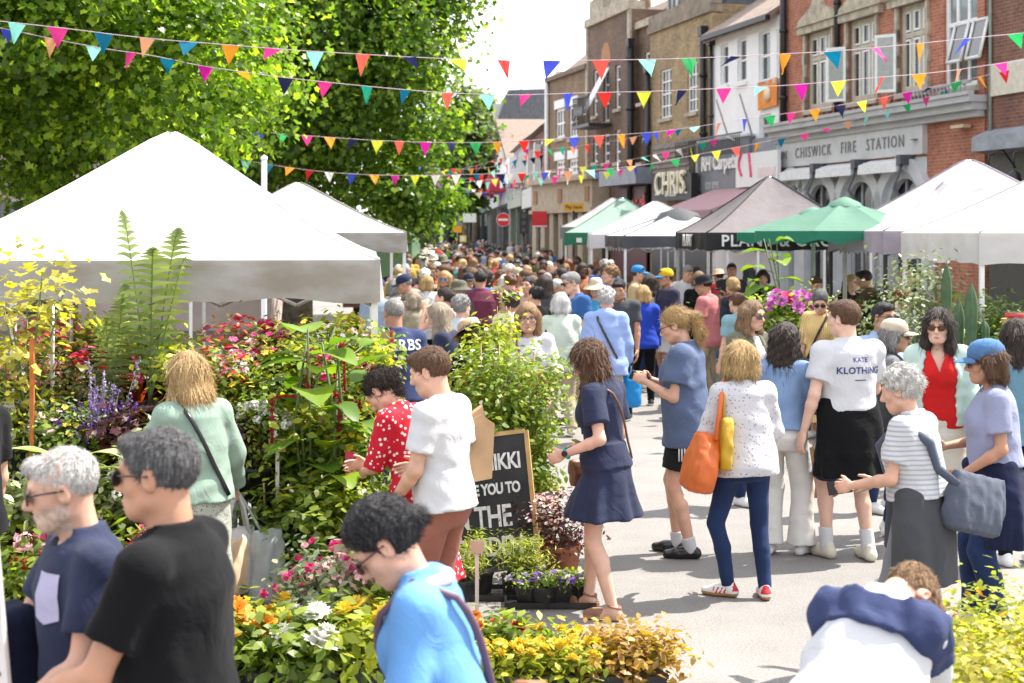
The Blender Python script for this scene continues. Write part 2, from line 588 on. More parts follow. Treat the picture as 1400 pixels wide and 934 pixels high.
def window(par,u0,u1,z0,z1,cols=2,rows=2,m=None,y=.09,sill=True,bar=.05,glass=None,transom=None,curtain=False,name='window',sillm=None):
 m = m or WHITE
 b = MB()
 w_, h_ = u1-u0, z1-z0
 fr = bar*1.3
 b.box2((u0,y-.03,z0),(u0+fr,y+.04,z1));b.box2((u1-fr,y-.03,z0),(u1,y+.04,z1))
 b.box2((u0+fr,y-.03,z0),(u1-fr,y+.04,z0+fr));b.box2((u0+fr,y-.03,z1-fr),(u1-fr,y+.04,z1))
 for i in range(1,cols):
  q = u0+w_*i/cols
  b.box2((q-bar/2,y-.02,z0+fr),(q+bar/2,y+.03,z1-fr))
 for j in range(1,rows):
  q = z0+h_*j/rows if transom is None else z0+h_*transom
  b.box2((u0+fr,y-.026,q-bar/2),(u1-fr,y+.034,q+bar/2))
 f = b.build(name,m,par)
 g = MB()
 g.box2((u0+.01,y+.012,z0+.01),(u1-.01,y+.02,z1-.01))
 g.build('pane',glass or GLASS,f)
 if curtain:
  k = MB()
  k.box2((u0+fr,y-.004,z0+fr),(u0+fr+w_*.18,y+.008,z1-fr));k.box2((u1-fr-w_*.18,y-.004,z0+fr),(u1-fr,y+.008,z1-fr))
  k.build('curtain',CURT,f)
 if sill:
  s = MB()
  s.box2((u0-.08,-.09,z0-.12),(u1+.08,y-.03,z0-.002))
  s.build('sill',sillm or STONE,f)
 return f
def part(par,name,m,fn,label=None):
 b = MB()
 fn(b)
 return b.build(name,m,par,label)
def pipe(par,u,z0,z1,r=.055,m=None):
 def f(b):
  b.tube([(u,-r-.02,z0),(u,-r-.02,z1)],r,8)
  b.box((u,-r-.03,z1-.1),(.26,.2,.3),taper=1.25)
  for q in np.arange(z0+1,z1-.5,1.8):
   b.tube([(u,-r-.02,q),(u,-r-.02,q+.09)],r*1.35,8)
 return part(par,'drainpipe',m or BLACK,f)
NEAR = Front((7.43,41.6),R(14))
def bld(front,px0,px1,name,label):
 u0, u1 = front.u(px0), front.u(px1)
 t = thing(name,label,'building',(*front.pt(u0),0),front.rz)
 def loc(px,py):
  return front.u(px)-u0, front.z(px,py)
 return t, u1-u0, loc
t, L, q = bld(NEAR,1066,1346,'brick_building','ornate red brick building with three arched ground floor openings and pale grey name band')
H = 10.6
wn = []
for(a,c,y0,y1)in((1103,1139,46,152),(1160,1199,33,142),(1229,1268,14,128)):
 u0, z1 = q(a,y0);u1, z0 = q(c,y1)
 wn.append((u0,u1,5.5,7.5))
u0, _ = q(1290,0);u1, _ = q(1336,0)
wb = (u0,u1,5.4,9.6)
arch_c = [q(1087,300)[0],q(1122,300)[0],q(1178,300)[0],q(1239,300)[0]]
aw = [.55,.95,.95,.95]
ops = [(max(.12,c-w_),c+w_,0,4.0)for c,w_ in zip(arch_c,aw)]
link('wall',wall_mesh(L,H,9,wn+[wb]+ops,BRED,.3),t)
for o in wn:
 f = window(t,o[0],o[1],o[2],o[3],3,2,plain('stone_mullion',(.50,.45,.37),.8,.15,4),.12,True,.11,transom=.66,curtain=False)
 lw = (o[1]-o[0])/3
 k = MB()
 for i in range(3):
  a = o[0]+i*lw+.07;c = o[0]+(i+1)*lw-.07
  for(e,g)in((o[2]+.1,o[2]+1.24),(o[2]+1.4,o[3]-.12)):
   k.box2((a,.095,e),(a+.05,.13,g));k.box2((c-.05,.095,e),(c,.13,g));k.box2((a,.096,e),(c,.131,e+.05));k.box2((a,.096,g-.05),(c,.131,g))
 k.build('casement',WHITE,f)
 def surround(b,o=o):
  for x in(o[0]-.2,o[1]):
   b.box2((x+(.1 if x<o[0]else 0),-.07,o[2]-.12),(x+(.2 if x<o[0]else.1),.05,o[3]+.001))
   for z in np.arange(o[2],o[3]-.3,.6):
    b.box2((x+(.06 if x<o[0]else-.0),-.075,z),(x+(.2 if x<o[0]else.14),.04,z+.28))
  b.box2((o[0]-.32,-.14,o[3]),(o[1]+.32,.05,o[3]+.22))
  c = (o[0]+o[1])/2
  b.prism([(o[0]-.36-c,0),(o[1]+.36-c,0),(o[1]+.3-c,.14),(.32,.42),(.14,.72),(0,.8),(-.14,.72),(-.32,.42),(o[0]-.3-c,.14)],(c,-.12,o[3]+.222),(1,0,0),(0,0,1),(0,.14,0))
  b.prism([(o[0]-.45-c,0),(o[1]+.45-c,0),(0,.12)],(c,-.2,o[3]+.19),(1,0,0),(0,0,1),(0,.1,0))
 part(t,'window_surround',plain('weathered_stone',(.42,.37,.29),.85,.3,5,.4),surround)
for i, o in enumerate(wn[1:]):
 def leaf(b,o=o):
  a = o[0]-.02
  ln = .5
  dv = np.array([-.8,-.6])*ln
  for(x0,x1,z0,z1)in((0,.07,0,1.35),(.93,1,0,1.35),(.07,.93,0,.07),(.07,.93,1.28,1.35)):
   p = [(a+dv[0]*x,-.1+dv[1]*x,o[2]+.05+z)for x,z in((x0,z0),(x1,z0),(x1,z1),(x0,z1))]
   b.add(p+[(x+.03,y+.02,z)for x,y,z in p],[(0,1,2,3),(7,6,5,4),(0,4,5,1),(1,5,6,2),(2,6,7,3),(3,7,4,0)])
  p = [(a+dv[0]*x+.012,-.09+dv[1]*x,o[2]+.05+z)for x,z in((.07,.07),(.93,.07),(.93,1.28),(.07,1.28))]
  b.add(p,[(0,1,2,3)],1)
 b = MB();leaf(b);b.build('open_casement',[WHITE,plain('dusty_pane',(.38,.39,.38),.15,.1)],t)
window(t,*wb,3,3,WHITE,.1,True,.09,glassm('bright_glass',(.12,.15,.16),.05))
for i in range(2):
 def ol(b,i=i):
  a = wb[0]+.5+i*.75
  p = [(a,-.0,6.75),(a+.55,-.0,6.75),(a+.55,-.2,5.95),(a,-.2,5.95)]
  for(s,e)in((0,1),(1,2),(2,3),(3,0)):
   b.tube([p[s],p[e]],.04,4)
  b.add([(x,y+.01,z)for x,y,z in p],[(0,1,2,3)],1)
 b = MB();ol(b);b.build('tilted_casement',[WHITE,GLASS],t)
uS1 = q(1268,200)[0]
part(t,'cornice',GREYST,lambda b:(b.box2((-.15,-.42,5.02),(L+.1,.05,5.16)),b.box2((-.1,-.3,4.86),(L+.05,.05,5.0198)),b.box2((-.05,-.16,4.72),(L,.05,4.8598)),b.box2((-.15,-.46,5.16),(L+.1,-.3,5.24))))
part(t,'name_band',plain('pale_grey_paint',(.55,.55,.56),.6,.08,3,.1),lambda b:(b.box2((.1,-.1,4.06),(uS1,.04,4.72)),b.box2((.1,-.13,4.06),(.18,-.1,4.7)),b.box2((uS1-.08,-.13,4.06),(uS1,-.1,4.7))))
DKGR = plain('dark_grey_letters',(.2,.2,.21),.6)
cu_ = (.1+uS1)/2
lettering('CHISWICK   FIRE   STATION',.40,DKGR,t,(cu_+.15,-.115,4.385),sx=.92,spacing=1.3)
lettering('1891',.3,DKGR,t,(.45,-.115,4.38))
part(t,'rosette',DKGR,lambda b:b.lathe([(.02,-.14),(.13,-.13),(.05,-.11)],(uS1-.35,-.12+0,4.39+.13),8))
for c, w_ in zip(arch_c,aw):
 a0 = max(.12,c-w_)
 def arch(b,c=c,w_=w_):
  n = 16
  zc = 4.0-w_-.3
  for k in range(n):
   t0, t1 = PI*k/n, PI*(k+1)/n
   for(r0,r1,y0,y1)in((w_+.02,w_+.34,-.16,.05),(w_-.16,w_+.02,-.03,.12)):
    P = [(c+r*math.cos(tt),y,zc+r*math.sin(tt))for y in(y0,y1)for(r,tt)in((r0,t0),(r1,t0),(r1,t1),(r0,t1))]
    b.add(P,[(0,1,2,3),(0,3,7,4),(1,5,6,2),(4,7,6,5)],0,False)
  for s in(-1,1):
   for k in range(8):
    t0, t1 = PI/2*k/8, PI/2*(k+1)/8
    P = [(c+s*w_*math.cos(t0),-.004,zc+w_*math.sin(t0)),(c+s*w_*math.cos(t1),-.004,zc+w_*math.sin(t1)),(c+s*w_*math.cos(t1),-.004,4.0),(c+s*w_*math.cos(t0),-.004,4.0)]
    b.add(P,[(0,1,2,3)])
  for s in(-1,1):
   b.box2((c+s*(w_-.16),-.03,0),(c+s*w_,.12,zc));b.box2((c+s*(w_+.02),-.16,0),(c+s*(w_+.34),.04,zc))
 part(t,'arch_surround',plain('grey_white_paint',(.56,.57,.59),.55,.08,3),arch)
 f = window(t,c-w_+.16,c+w_-.16,0,3.7,3,2,plain('grey_blue_frame',(.42,.45,.48),.5),.16,False,.08,GLASS2,transom=.55,name='arched_window')
for(a,c)in((1083,1125),(1133,1182),(1192,1245)):
 ua, ub = q(a,240)[0], q(c,240)[0]
 part(t,'awning_box',plain('awning_white',(.72,.72,.73),.6),lambda b,ua=ua,ub=ub:(b.prism([(0,0),(.34,-.12),(.36,-.34),(.0,-.22)],(ua,-.02,4.02),(0,-1,0),(0,0,1),(ub-ua,0,0)),))
 part(t,'awning_arm',plain('dark_steel',(.07,.075,.09),.5),lambda b,ub=ub:(b.tube([(ub+.12,-.25,3.95),(ub+.15,-.5,3.3),(ub+.4,-.3,2.9),(ub+.4,-.06,2.0)],.035,6),b.box((ub+.12,-.2,3.95),(.2,.36,.22))))
pipe(t,q(1076,100)[0],4.9,10.5,.09)
pipe(t,q(1149,100)[0],5.2,10.5,.075)
def scallops(b):
 for x in np.arange(wn[0][0]-.1,uS1,.36):
  b.prism([(.16*math.cos(k*PI/6),-.16*math.sin(k*PI/6))for k in range(7)],(x,-.06,5.48),(1,0,0),(0,0,1),(0,.07,0))
part(t,'scalloped_frieze',BRED,scallops)
part(t,'railing',plain('lead_grey',(.3,.31,.33),.5),lambda b:[b.tube([(x,-.4,5.2),(x,-.4,5.42)],.02,5)for x in np.arange(uS1,L,.16)]+[b.box2((uS1,-.42,5.4),(L+.1,-.36,5.46))])
part(t,'lamp_hood',plain('brass',(.5,.4,.25),.4),lambda b:b.box((q(1322,180)[0],-.15,4.55),(.5,.2,.07)))
t, L, q = bld(NEAR,1349,1560,'brick_building','dark red brick building at the right edge with black shopfront and spotlights')
link('wall',wall_mesh(L,12,9,[],BDRED,z0=3.9),t)
part(t,'shopfront',plain('shop_olive',(.075,.072,.06),.6),lambda b:b.box2((.05,.02,0),(L,9,3.9)))
part(t,'lead_canopy',plain('lead_canopy',(.28,.30,.34),.5,.2,4),lambda b:b.prism([(0,0),(.35,-.16),(.35,-.45),(0,-.5)],(0,0,4.42),(0,-1,0),(0,0,1),(L,0,0)))
part(t,'sign_panel',plain('cream_panel',(.62,.57,.47),.7),lambda b:b.box2((.2,-.06,5.1),(2.1,-.003,5.75)))
part(t,'cable',plain('green_cable',(.3,.4,.34),.6),lambda b:b.tube([(.22,-.05,4.4),(.22,-.05,12)],.035,6))
for i in range(4):
 x = 1.1+i*.9
 part(t,'spotlight',BLACK,lambda b,x=x:(b.tube([(x,-.02,3.6),(x,-.3,3.95),(x,-.62,3.85),(x,-.62,3.55)],.018,6),b.lathe([(.02,.3),(.12,.22),(.17,0),(.15,0)],(x,-.62,3.22),12)))
lettering('BAR',.75,WHITE,t,(3.4,-.03,2.95),depth=.05,bold=.02)
t, L, q = bld(NEAR,974,1065,'white_building','white painted building with tiled roof and orange banner beside the red brick building')
zt = 8.25
ops = []
for(a,c,y0,y1)in((985,993,62,116),(1008,1018,54,111),(1037,1050,44,110),(1062,1069,40,106),(1038,1051,158,190)):
 ua, z1 = q(a,y0);ub, z0 = q(c,y1)
 ops.append((max(ua,.1),min(ub+.15,L-.05),z0,z1))
link('wall',wall_mesh(L,zt,8,ops,plain('white_render',(.84,.84,.86),.8,.05,1.5,.15),.22),t)
for o in ops:
 window(t,*o,1,2,WHITE,.12,True,.06,GLASS,sillm=WHITE)
part(t,'roof',plain('pantiles',(.27,.21,.175),.8,.3,5,.7),lambda b:[b.prism([(-.35,0),(4.2,2.9),(4.2,2.75),(-.35,-.14)],(x,0,zt+.05),(0,1,0),(0,0,1),(.235,0,0))for x in np.arange(-.05,L-.1,.25)]+[b.prism([(-.28,-.06),(4.2,2.78),(4.2,2.6),(-.28,-.24)],(-.05,0,zt+.05),(0,1,0),(0,0,1),(L,0,0))])
part(t,'gutter',BLACK,lambda b:b.box2((0,-.4,zt-.12),(L,-.26,zt+.01)))
pipe(t,.1,3,zt,.06)
ua, z1 = q(1040,112);ub, z0 = q(1068,146)
part(t,'banner',fabric('orange_banner',(.75,.26,.04),.7,.15),lambda b:b.prism([(0,z0),(ub-ua-.1,z0+.05),(ub-ua-.1,z1),(0,z1-.03)],(ua,-.09,0),(1,0,0),(0,0,1),(0,.03,0)))
part(t,'banner_emblem',plain('pale_emblem',(.8,.62,.45),.7),lambda b:b.lathe([(.001,0),(.22,0),(.22,.03),(.001,.03)],((ua+ub)/2,0,0),12)).matrix_local = Matrix.Translation((0,-.095,(z0+z1)/2))@Matrix.Rotation(PI/2,4,'X')
for i in range(2):
 part(t,'flagpole',plain('pale_pole',(.6,.6,.58),.5),lambda b,i=i:b.tube([(L*.3+i*L*.35,0,4.9),(L*.62+i*L*.35,-1.1,6.1)],.03,6))
part(t,'balcony_rail',BLACK,lambda b:[b.tube([(x,-.6,4.55),(x,-.6,5.1)],.014,4)for x in np.arange(-1.6,L*.75,.14)]+[b.box2((-1.6,-.62,5.1),(L*.75,-.57,5.14))])
part(t,'shop_canopy',LEAD,lambda b:b.box2((L*.5,-.12,4.55),(L+.1,0,4.95)))
def board(px0,px1,y0,y1,name,label,m,off,th=.16):
 sh = (off+th)*44
 u0, u1 = NEAR.u(px0+sh), NEAR.u(px1+sh)
 z1 = NEAR.z(px0,y0);z0 = NEAR.z(px0,y1)
 o = thing(name,label,'sign',(*NEAR.pt(u0),0),NEAR.rz)
 part(o,'board',m,lambda b:b.box2((0,-off-th,z0),(u1-u0,-off,z1)))
 return o, u1-u0, z0, z1, -off-th
o, l, z0, z1, y = board(954,1024,198,276,'shop_sign','tall grey shop sign with white carpet shop lettering between two shopfronts',plain('grey_sign',(.16,.175,.20),.55,.12,3),.05)
lettering('RH Carpets',.62,WHITE,o,(l*.46,y-.02,z0+(z1-z0)*.62),depth=.05,bold=.014,sx=.95)
lettering('020 8995',.3,plain('faded_letters',(.5,.51,.52),.6),o,(l*.3,y-.008,z0+.45))
part(o,'edge_trim',plain('pale_trim',(.6,.6,.6),.5),lambda b:(b.box2((-.06,y-.05,z1),(l,0,z1+.07)),b.box2((-.07,y-.05,z0),(-.004,0,z1))))
o, l, z0, z1, y = board(1006,1064,214,258,'shop_sign','big white shop sign with two thin pink curves above the pink awning',plain('white_sign',(.76,.76,.77),.5,.04),.26,.1)
PINKS = plain('pink_letter',(.75,.07,.2),.5)
part(o,'pink_curve',PINKS,lambda b:b.tube([(.55-.28*math.sin(k*PI/10),y-.012,z0+.25+.08*k)for k in range(1,10)],.045,6))
part(o,'pink_curve',PINKS,lambda b:b.tube([(1.0+.16*k/8,y-.012,z0+.95-.085*k)for k in range(9)],.045,6))
part(o,'pink_band',plain('pale_pink',(.75,.62,.63),.6),lambda b:b.box2((1.6,y-.012,z0+.25),(l-.15,y,z0+.5)))
u0, u1 = NEAR.u(985), NEAR.u(1064)
o = thing('shop_awning','faded pink fabric shop awning sloping behind the black tent','awning',(*NEAR.pt(u0),0),NEAR.rz)
part(o,'fabric_slope',canvas('pink_canvas',(.62,.40,.44),.3,.1),lambda b:b.prism([(.12,3.62),(2.0,2.92),(2.0,2.87),(.12,3.57)],(0,0,0),(0,-1,0),(0,0,1),(u1-u0,0,0)))
part(o,'valance',canvas('pink_canvas',(.62,.40,.44)),lambda b:b.box2((0,-2.02,2.7),(u1-u0,-1.98,2.91)))
part(o,'front_bar',plain('awning_bar',(.6,.6,.6),.4),lambda b:b.box2((0,-.2,3.63),(u1-u0,-.02,3.73)))
t, L, q = bld(NEAR,889,974,'brick_building','yellow stock brick building with white sash windows and slate mansard')
zt = 9.3
ops = []
for(a,c,y0,y1)in((903,918,97,160),(940,954,87,152)):
 ua, z1 = q(a,y0);ub, z0 = q(c,y1)
 ops.append((ua,ub,z0,z1))
link('wall',wall_mesh(L,zt,8,ops,BYEL,.2),t)
for o in ops:
 window(t,*o,3,4,WHITE,.08,True,.05)
part(t,'parapet',plain('sooty_stone',(.24,.2,.15),.85,.3,3,.4),lambda b:(b.box2((-.05,-.1,zt-.25),(L+.05,.3,zt-.02)),b.box2((-.05,-.05,zt),(L*.55,.3,zt+.35)),b.box2((L*.55,-.05,zt),(L+.05,.3,zt+.62))))
part(t,'mansard_roof',SLATE,lambda b:b.prism([(.5,0),(1.6,2.3),(6,2.6),(6,0)],(.2,0,zt),(0,1,0),(0,0,1),(L-.4,0,0)))
for k in(.25,.68):
 f = part(t,'dormer',LEAD,lambda b,k=k:b.prism([(-.6,0),(.6,0),(.6,1.1),(.38,1.5),(0,1.66),(-.38,1.5),(-.6,1.1)],(L*k,.35,zt+.3),(1,0,0),(0,0,1),(0,1.5,0)))
 b = MB();b.prism([(-.42,.12),(.42,.12),(.42,1.0),(.26,1.3),(0,1.42),(-.26,1.3),(-.42,1.0)],(L*k,.31,zt+.3),(1,0,0),(0,0,1),(0,.03,0));b.build('dormer_window',GLASS,f)
 b = MB();b.tube([(L*k-.45,.3,zt+.42),(L*k-.45,.3,zt+1.35),(L*k,.3,zt+1.76),(L*k+.45,.3,zt+1.35),(L*k+.45,.3,zt+.42),(L*k-.45,.3,zt+.42)],.06,6);b.tube([(L*k,.29,zt+.42),(L*k,.29,zt+1.7)],.035,6);b.build('dormer_frame',WHITE,f)
part(t,'chimney',BFAR,lambda b:(b.box2((L*.9,3,zt),(L*.9+1.6,4.2,zt+4.2)),b.box2((L*.9-.1,2.9,zt+4.2),(L*.9+1.7,4.3,zt+4.4))))
pipe(t,q(966,100)[0],2.5,8.6,.1)
pipe(t,.05,2.5,8.0,.09)
ua, z1 = q(903,196);ub, z0 = q(953,240)
def shing(b):
 n = int((z1-z0)/.16)
 for i in range(n):
  z = z0+i*.16
  b.prism([(-.30,0),(-.02,0),(-.02,.16),(-.26,.16)],(ua,0,z),(0,1,0),(0,0,1),(ub-ua,0,0))
part(t,'hung_tiles',plain('shingle',(.2,.17,.15),.8,.35,9,.5),shing)
part(t,'shopfront',plain('shop_dark',(.03,.03,.032),.4),lambda b:b.box2((.3,-.05,0),(L-.1,-.005,2.9)))
u0, u1 = NEAR.u(893+18), NEAR.u(948+18)
z1 = NEAR.z(893,244);z0 = NEAR.z(893,277)
o = thing('shop_sign','black shop sign with big cream barber lettering above the white tents','sign',(*NEAR.pt(u0),0),NEAR.rz)
part(o,'board',plain('black_board',(.015,.015,.015),.5),lambda b:b.box2((0,-.5,z0),(u1-u0,-.28,z1)))
CREAML = plain('cream_letters',(.8,.74,.55),.5)
lettering('CHRIS',1.02,CREAML,o,((u1-u0)/2-.05,-.52,z0+(z1-z0)*.64),depth=.05,bold=.012,sx=1.0)
lettering('BARBERS',.26,WHITE,o,((u1-u0)/2,-.51,z0+.22),bold=.006,depth=.01)
part(o,'rule',WHITE,lambda b:(b.box2((.35,-.52,z0+.2),(.35+(u1-u0)*.17,-.5,z0+.25)),b.box2((u1-u0-.35-(u1-u0)*.17,-.52,z0+.2),(u1-u0-.35,-.5,z0+.25))))
t, L, q = bld(NEAR,803,888,'brick_building','tall dark brown brick building with stone parapet, narrow windows and iron balcony')
um = q(864,100)[0]
zl = q(803,46)[1];zr = q(876,36)[1]
ops = []
for(a,c,y0,y1)in((811,817,97,158),(825,833,92,166),(841,848,90,148),(811,817,186,222),(825,833,184,222),(841,848,178,222),(873,879,72,140),(873,879,170,222)):
 ua, z1 = q(a,y0);ub, z0 = q(c,y1)
 ops.append((ua,ub,z0,z1))
zL = zl+.2
link('wall',wall_mesh(um,zL,9,[o for o in ops if o[1]<um],BBRN,.2),t)
w2 = link('wall',wall_mesh(L-um,zr,9,[(o[0]-um,o[1]-um,o[2],o[3])for o in ops if o[0]>um],BBRN,.2),t)
w2.location = (um,.25,0)
for o in ops:
 f = window(t,*o,1,3,WHITE,.1 if o[1]<um else.32,True,.07,curtain=False)
part(t,'parapet',plain('weathered_stone',(.42,.37,.29)),lambda b:(b.box2((-.06,-.12,zL),(um,.5,zL+.3)),b.box2((um*.1,-.08,zL+.3),(um*.9,.4,zL+.95)),b.box2((um*.2,-.13,zL+.95),(um*.8,.45,zL+1.15)),b.box2((-.06,-.07,0),(.2,.04,zL)),b.box2((um-.35,-.07,0),(um-.02,.04,zL)),b.box2((um,.1,zr),(L,.6,zr+.25)),b.box2((um*.3,.2,zL+1.15),(um*.55,1.2,zL+2.3))))
lettering('RAVENSCOURT' if False else 'ESTD',.42,plain('stone_letters',(.3,.26,.2),.8),t,(um/2,-.09,zL+.62))
part(t,'arch_panel',plain('terracotta',(.4,.2,.1),.8),lambda b:b.prism([(.62*math.cos(k*PI/8),.8*math.sin(k*PI/8))for k in range(9)],((ops[1][0]+ops[1][1])/2,-.03,ops[1][3]+.1),(1,0,0),(0,0,1),(0,.03,0)))
part(t,'tilted_casement',WHITE,lambda b:b.prism([(0,0),(.9,-1.7),(.9,-1.76),(0,-.06)],(ops[1][0],-.02,ops[1][3]-.1),(0,-1,0),(0,0,1),(ops[1][1]-ops[1][0],0,0)))
def balc(b):
 a, c = ops[1][0]-.9, ops[1][1]+.5
 z = ops[1][2]-.1
 b.box2((a,-.95,z-.12),(c,-.07,z))
 for x in np.arange(a,c+.01,.13):
  b.tube([(x,-.92,z),(x,-.92,z+1.0)],.014,4)
 b.box2((a,-.95,z+1),(c,-.89,z+1.05))
 for i in range(4):
  b.prism([(.15*math.cos(k*PI/4)+.3*i,.2*math.sin(k*PI/4))for k in range(8)],(a+.3,-.96,z+.5),(1,0,0),(0,0,1),(0,.03,0))
part(t,'iron_balcony',BLACK,balc)
pipe(t,um+.25,2,zr-.4,.13)
part(t,'flower_ledge',LEAD,lambda b:b.box2((um*.75,-.8,3.95),(L+.9,0,4.5)))
part(t,'shopfront',plain('maroon_shop',(.09,.02,.025),.5),lambda b:b.box2((um*.7,-.12,0),(L,-.075,3.9)))
for a, s_ in(((um+L)/2-.6,1.0),(L-.9,.7)):
 pass
lettering('ROSSO',.9,plain('red_letters',(.6,.02,.03),.5),t,((um+L)/2-.5,-.14,3.1),depth=.02)
part(t,'red_emblem',plain('red_letters',(.6,.02,.03)),lambda b:b.prism([(.34*(1+.35*math.cos(3*k*PI/8))*math.cos(k*PI/8),.5*(1+.3*math.cos(5*k*PI/8))*math.sin(k*PI/8))for k in range(16)],(L-.25,-.15,3.1),(1,0,0),(0,0,1),(0,.04,0)))
t, L, q = bld(NEAR,750,803,'brick_building','mellow brick building with white framed windows above a carved stone shopfront')
zt = q(775,104)[1]
ops = []
for(a,c,y0,y1)in((760,772,150,188),(778,790,146,188),(760,772,220,238),(778,790,218,238)):
 ua, z1 = q(a,y0);ub, z0 = q(c,y1)
 ops.append((ua,ub,z0,z1))
link('wall',wall_mesh(L,zt,9,ops,BFAR,.2),t)
for o in ops:
 window(t,*o,3,2,WHITE,.08,True,.09)
 part(t,'lintel',WHITE,lambda b,o=o:b.box2((o[0]-.1,-.05,o[3]),(o[1]+.1,.1,o[3]+.35)))
part(t,'coping',TILE,lambda b:b.box2((-.1,-.15,zt),(L+.1,.4,zt+.18)))
part(t,'roof',TILE,lambda b:b.prism([(.2,0),(4,3),(8,0)],(0,0,zt+.1),(0,1,0),(0,0,1),(L,0,0)))
part(t,'drainpipe',WHITE,lambda b:b.tube([(.05,-.1,2.5),(.05,-.1,zt)],.09,8))
u1 = NEAR.u(834)-NEAR.u(750)
zb = q(790,243)[1]
def bank(b):
 b.box2((-.2,-.7,zb-1.25),(u1,-.02,zb-.2));b.box2((-.35,-.95,zb-.2),(u1+.15,-.02,zb));b.box2((-.28,-.8,zb-1.4),(u1+.08,-.02,zb-1.25))
 for k in np.linspace(0,1,7):
  x = (-.2)+k*(u1-.45)
  b.box2((x,-.66,0),(x+.62,-.02,zb-1.4))
part(t,'stone_shopfront',plain('buff_stone',(.40,.33,.24),.8,.18,3,.25),bank)
part(t,'shop_window',GLASS2,lambda b:b.box2((0,-.3,0),(u1,-.03,zb-1.4)))
for k in(.06,.5,.93):
 part(t,'carved_panel',plain('carved_ochre',(.3,.16,.08),.8),lambda b,k=k:b.box((k*u1,-.71,zb-.72),(.55,.06,.55)))
p1 = NEAR.pt(NEAR.u(750))
FAR = Front(p1,R(3.2))
def shop(px0,px1,ytop,wallm,name,label,wins,shopcol,fascia,roof='flat',roofm=None,wcols=2,extra=None,yshop=285,wm=None):
 t, L, q = bld(FAR,px0,px1,name,label)
 pm = (px0+px1)/2
 zt = q(pm,ytop)[1]
 zs = q(pm,yshop)[1]
 ops = []
 for(a,c,y0,y1)in wins:
  ua, z1 = q(a,y0);ub, z0 = q(c,y1)
  ops.append((ua,ub,z0,z1))
 link('wall',wall_mesh(L,zt,9,ops,wallm,.2),t)
 for o in ops:
  window(t,*o,wcols,2,wm or WHITE,.08,True,.12)
 part(t,'shopfront',shopcol,lambda b:(b.box2((.1,-.25,0),(L-.1,-.01,.6)),b.box2((.1,-.25,.6),(.5,-.01,zs)),b.box2((L-.5,-.25,.6),(L-.1,-.01,zs)),b.box2((L*.5-.15,-.25,.6),(L*.5+.15,-.01,zs))))
 part(t,'shop_window',GLASS2,lambda b:b.box2((.5,-.12,.6),(L-.5,-.011,zs)))
 part(t,'fascia',fascia,lambda b:b.box2((.05,-.4,zs),(L-.05,-.01,zs+.9)))
 if roof=='pitch':
  part(t,'roof',roofm or TILE,lambda b:b.prism([(-.3,0),(4.5,3.4),(9,0)],(0,0,zt),(0,1,0),(0,0,1),(L,0,0)))
  part(t,'chimney',BFAR,lambda b:(b.box2((L-1.5,3.5,zt+1),(L-.1,5.2,zt+5)),[b.lathe([(.2,0),(.17,.8)],(L-1.2+i*.45,4.3,zt+5),8)for i in range(3)]))
 elif roof=='gable':
  part(t,'gable',wallm,lambda b:b.prism([(0,0),(L,0),(L/2,3.4)],(0,0,zt),(1,0,0),(0,0,1),(0,6,0)))
  part(t,'roof',TILE,lambda b:(b.prism([(-.3,-.15),(L/2,3.52),(L/2,3.8),(-.3,.12)],(0,-.4,zt),(1,0,0),(0,0,1),(0,6.6,0)),b.prism([(L+.3,-.15),(L+.3,.12),(L/2,3.8),(L/2,3.52)],(0,-.4,zt),(1,0,0),(0,0,1),(0,6.6,0))))
 elif roof=='mansard':
  part(t,'mansard_roof',SLATE,lambda b:b.prism([(.3,0),(1.4,3.2),(7,3.4),(7,0)],(0,0,zt),(0,1,0),(0,0,1),(L,0,0)))
  for k in(.22,.55,.85):
   part(t,'dormer',OFFW,lambda b,k=k:b.box2((L*k-.5,.4,zt+.5),(L*k+.5,1.6,zt+2.4)))
 if extra:
  extra(t,L,q,zt,zs)
 return t
def ex1(t,L,q,zt,zs):
 for(a,c)in((.2,.35),(.6,.75)):
  part(t,'pilaster',OFFW,lambda b,a=a:b.box2((L*a,-.3,zs+1),(L*a+.8,-.01,zt-.6)))
 part(t,'dormer',OFFW,lambda b:b.box2((L*.3,.6,zt+.2),(L*.75,3,zt+2.6)))
shop(724,749,182,BDRED,'brick_building','far red brick shop building with white pilasters and red square sign',[(728,732,196,232),(738,742,194,232)],plain('shop_brown',(.16,.12,.09),.6),plain('pale_fascia',(.55,.53,.5),.6),'pitch',None,2,ex1,283)
def ex2(t,L,q,zt,zs):
 part(t,'bay_window',WHITE,lambda b:(b.box2((L*.1,-.9,zs+1.2),(L*.42,-.01,zt-.8)),b.box2((L*.56,-.9,zs+1.2),(L*.9,-.01,zt-.8))))
 part(t,'bay_pane',GLASS,lambda b:[b.box2((L*a+.25+i*1.2,-.93,zs+1.8),(L*a+1.1+i*1.2,-.9,zt-1.5))for a in(.1,.56)for i in range(2)])
shop(703,723,200,plain('grey_stucco',(.48,.47,.45),.8,.1,2),'stucco_building','far grey stucco shop building with white bays left of the red sign',[],plain('shop_sage',(.2,.24,.18),.6),plain('sage_fascia',(.34,.38,.3),.6),'pitch',TILE,2,ex2,284)
def ex3(t,L,q,zt,zs):
 part(t,'timber_framing',plain('timber',(.12,.1,.085),.7),lambda b:[b.box2((L*k-.09,-.06,zs+1),(L*k+.09,-.005,zt))for k in np.linspace(.08,.92,7)])
 part(t,'red_sign',plain('red_sign',(.45,.02,.05),.5),lambda b:b.box2((L*.7,-1.4,zt-1.6),(L*.98,-.3,zt-.6)))
shop(672,702,236,OFFW,'white_building','far white gabled shop building with dark timber strips and grey fascia',[],plain('shop_grey',(.3,.32,.33),.6),plain('grey_fascia',(.5,.52,.54),.6),'gable',None,2,ex3,283)
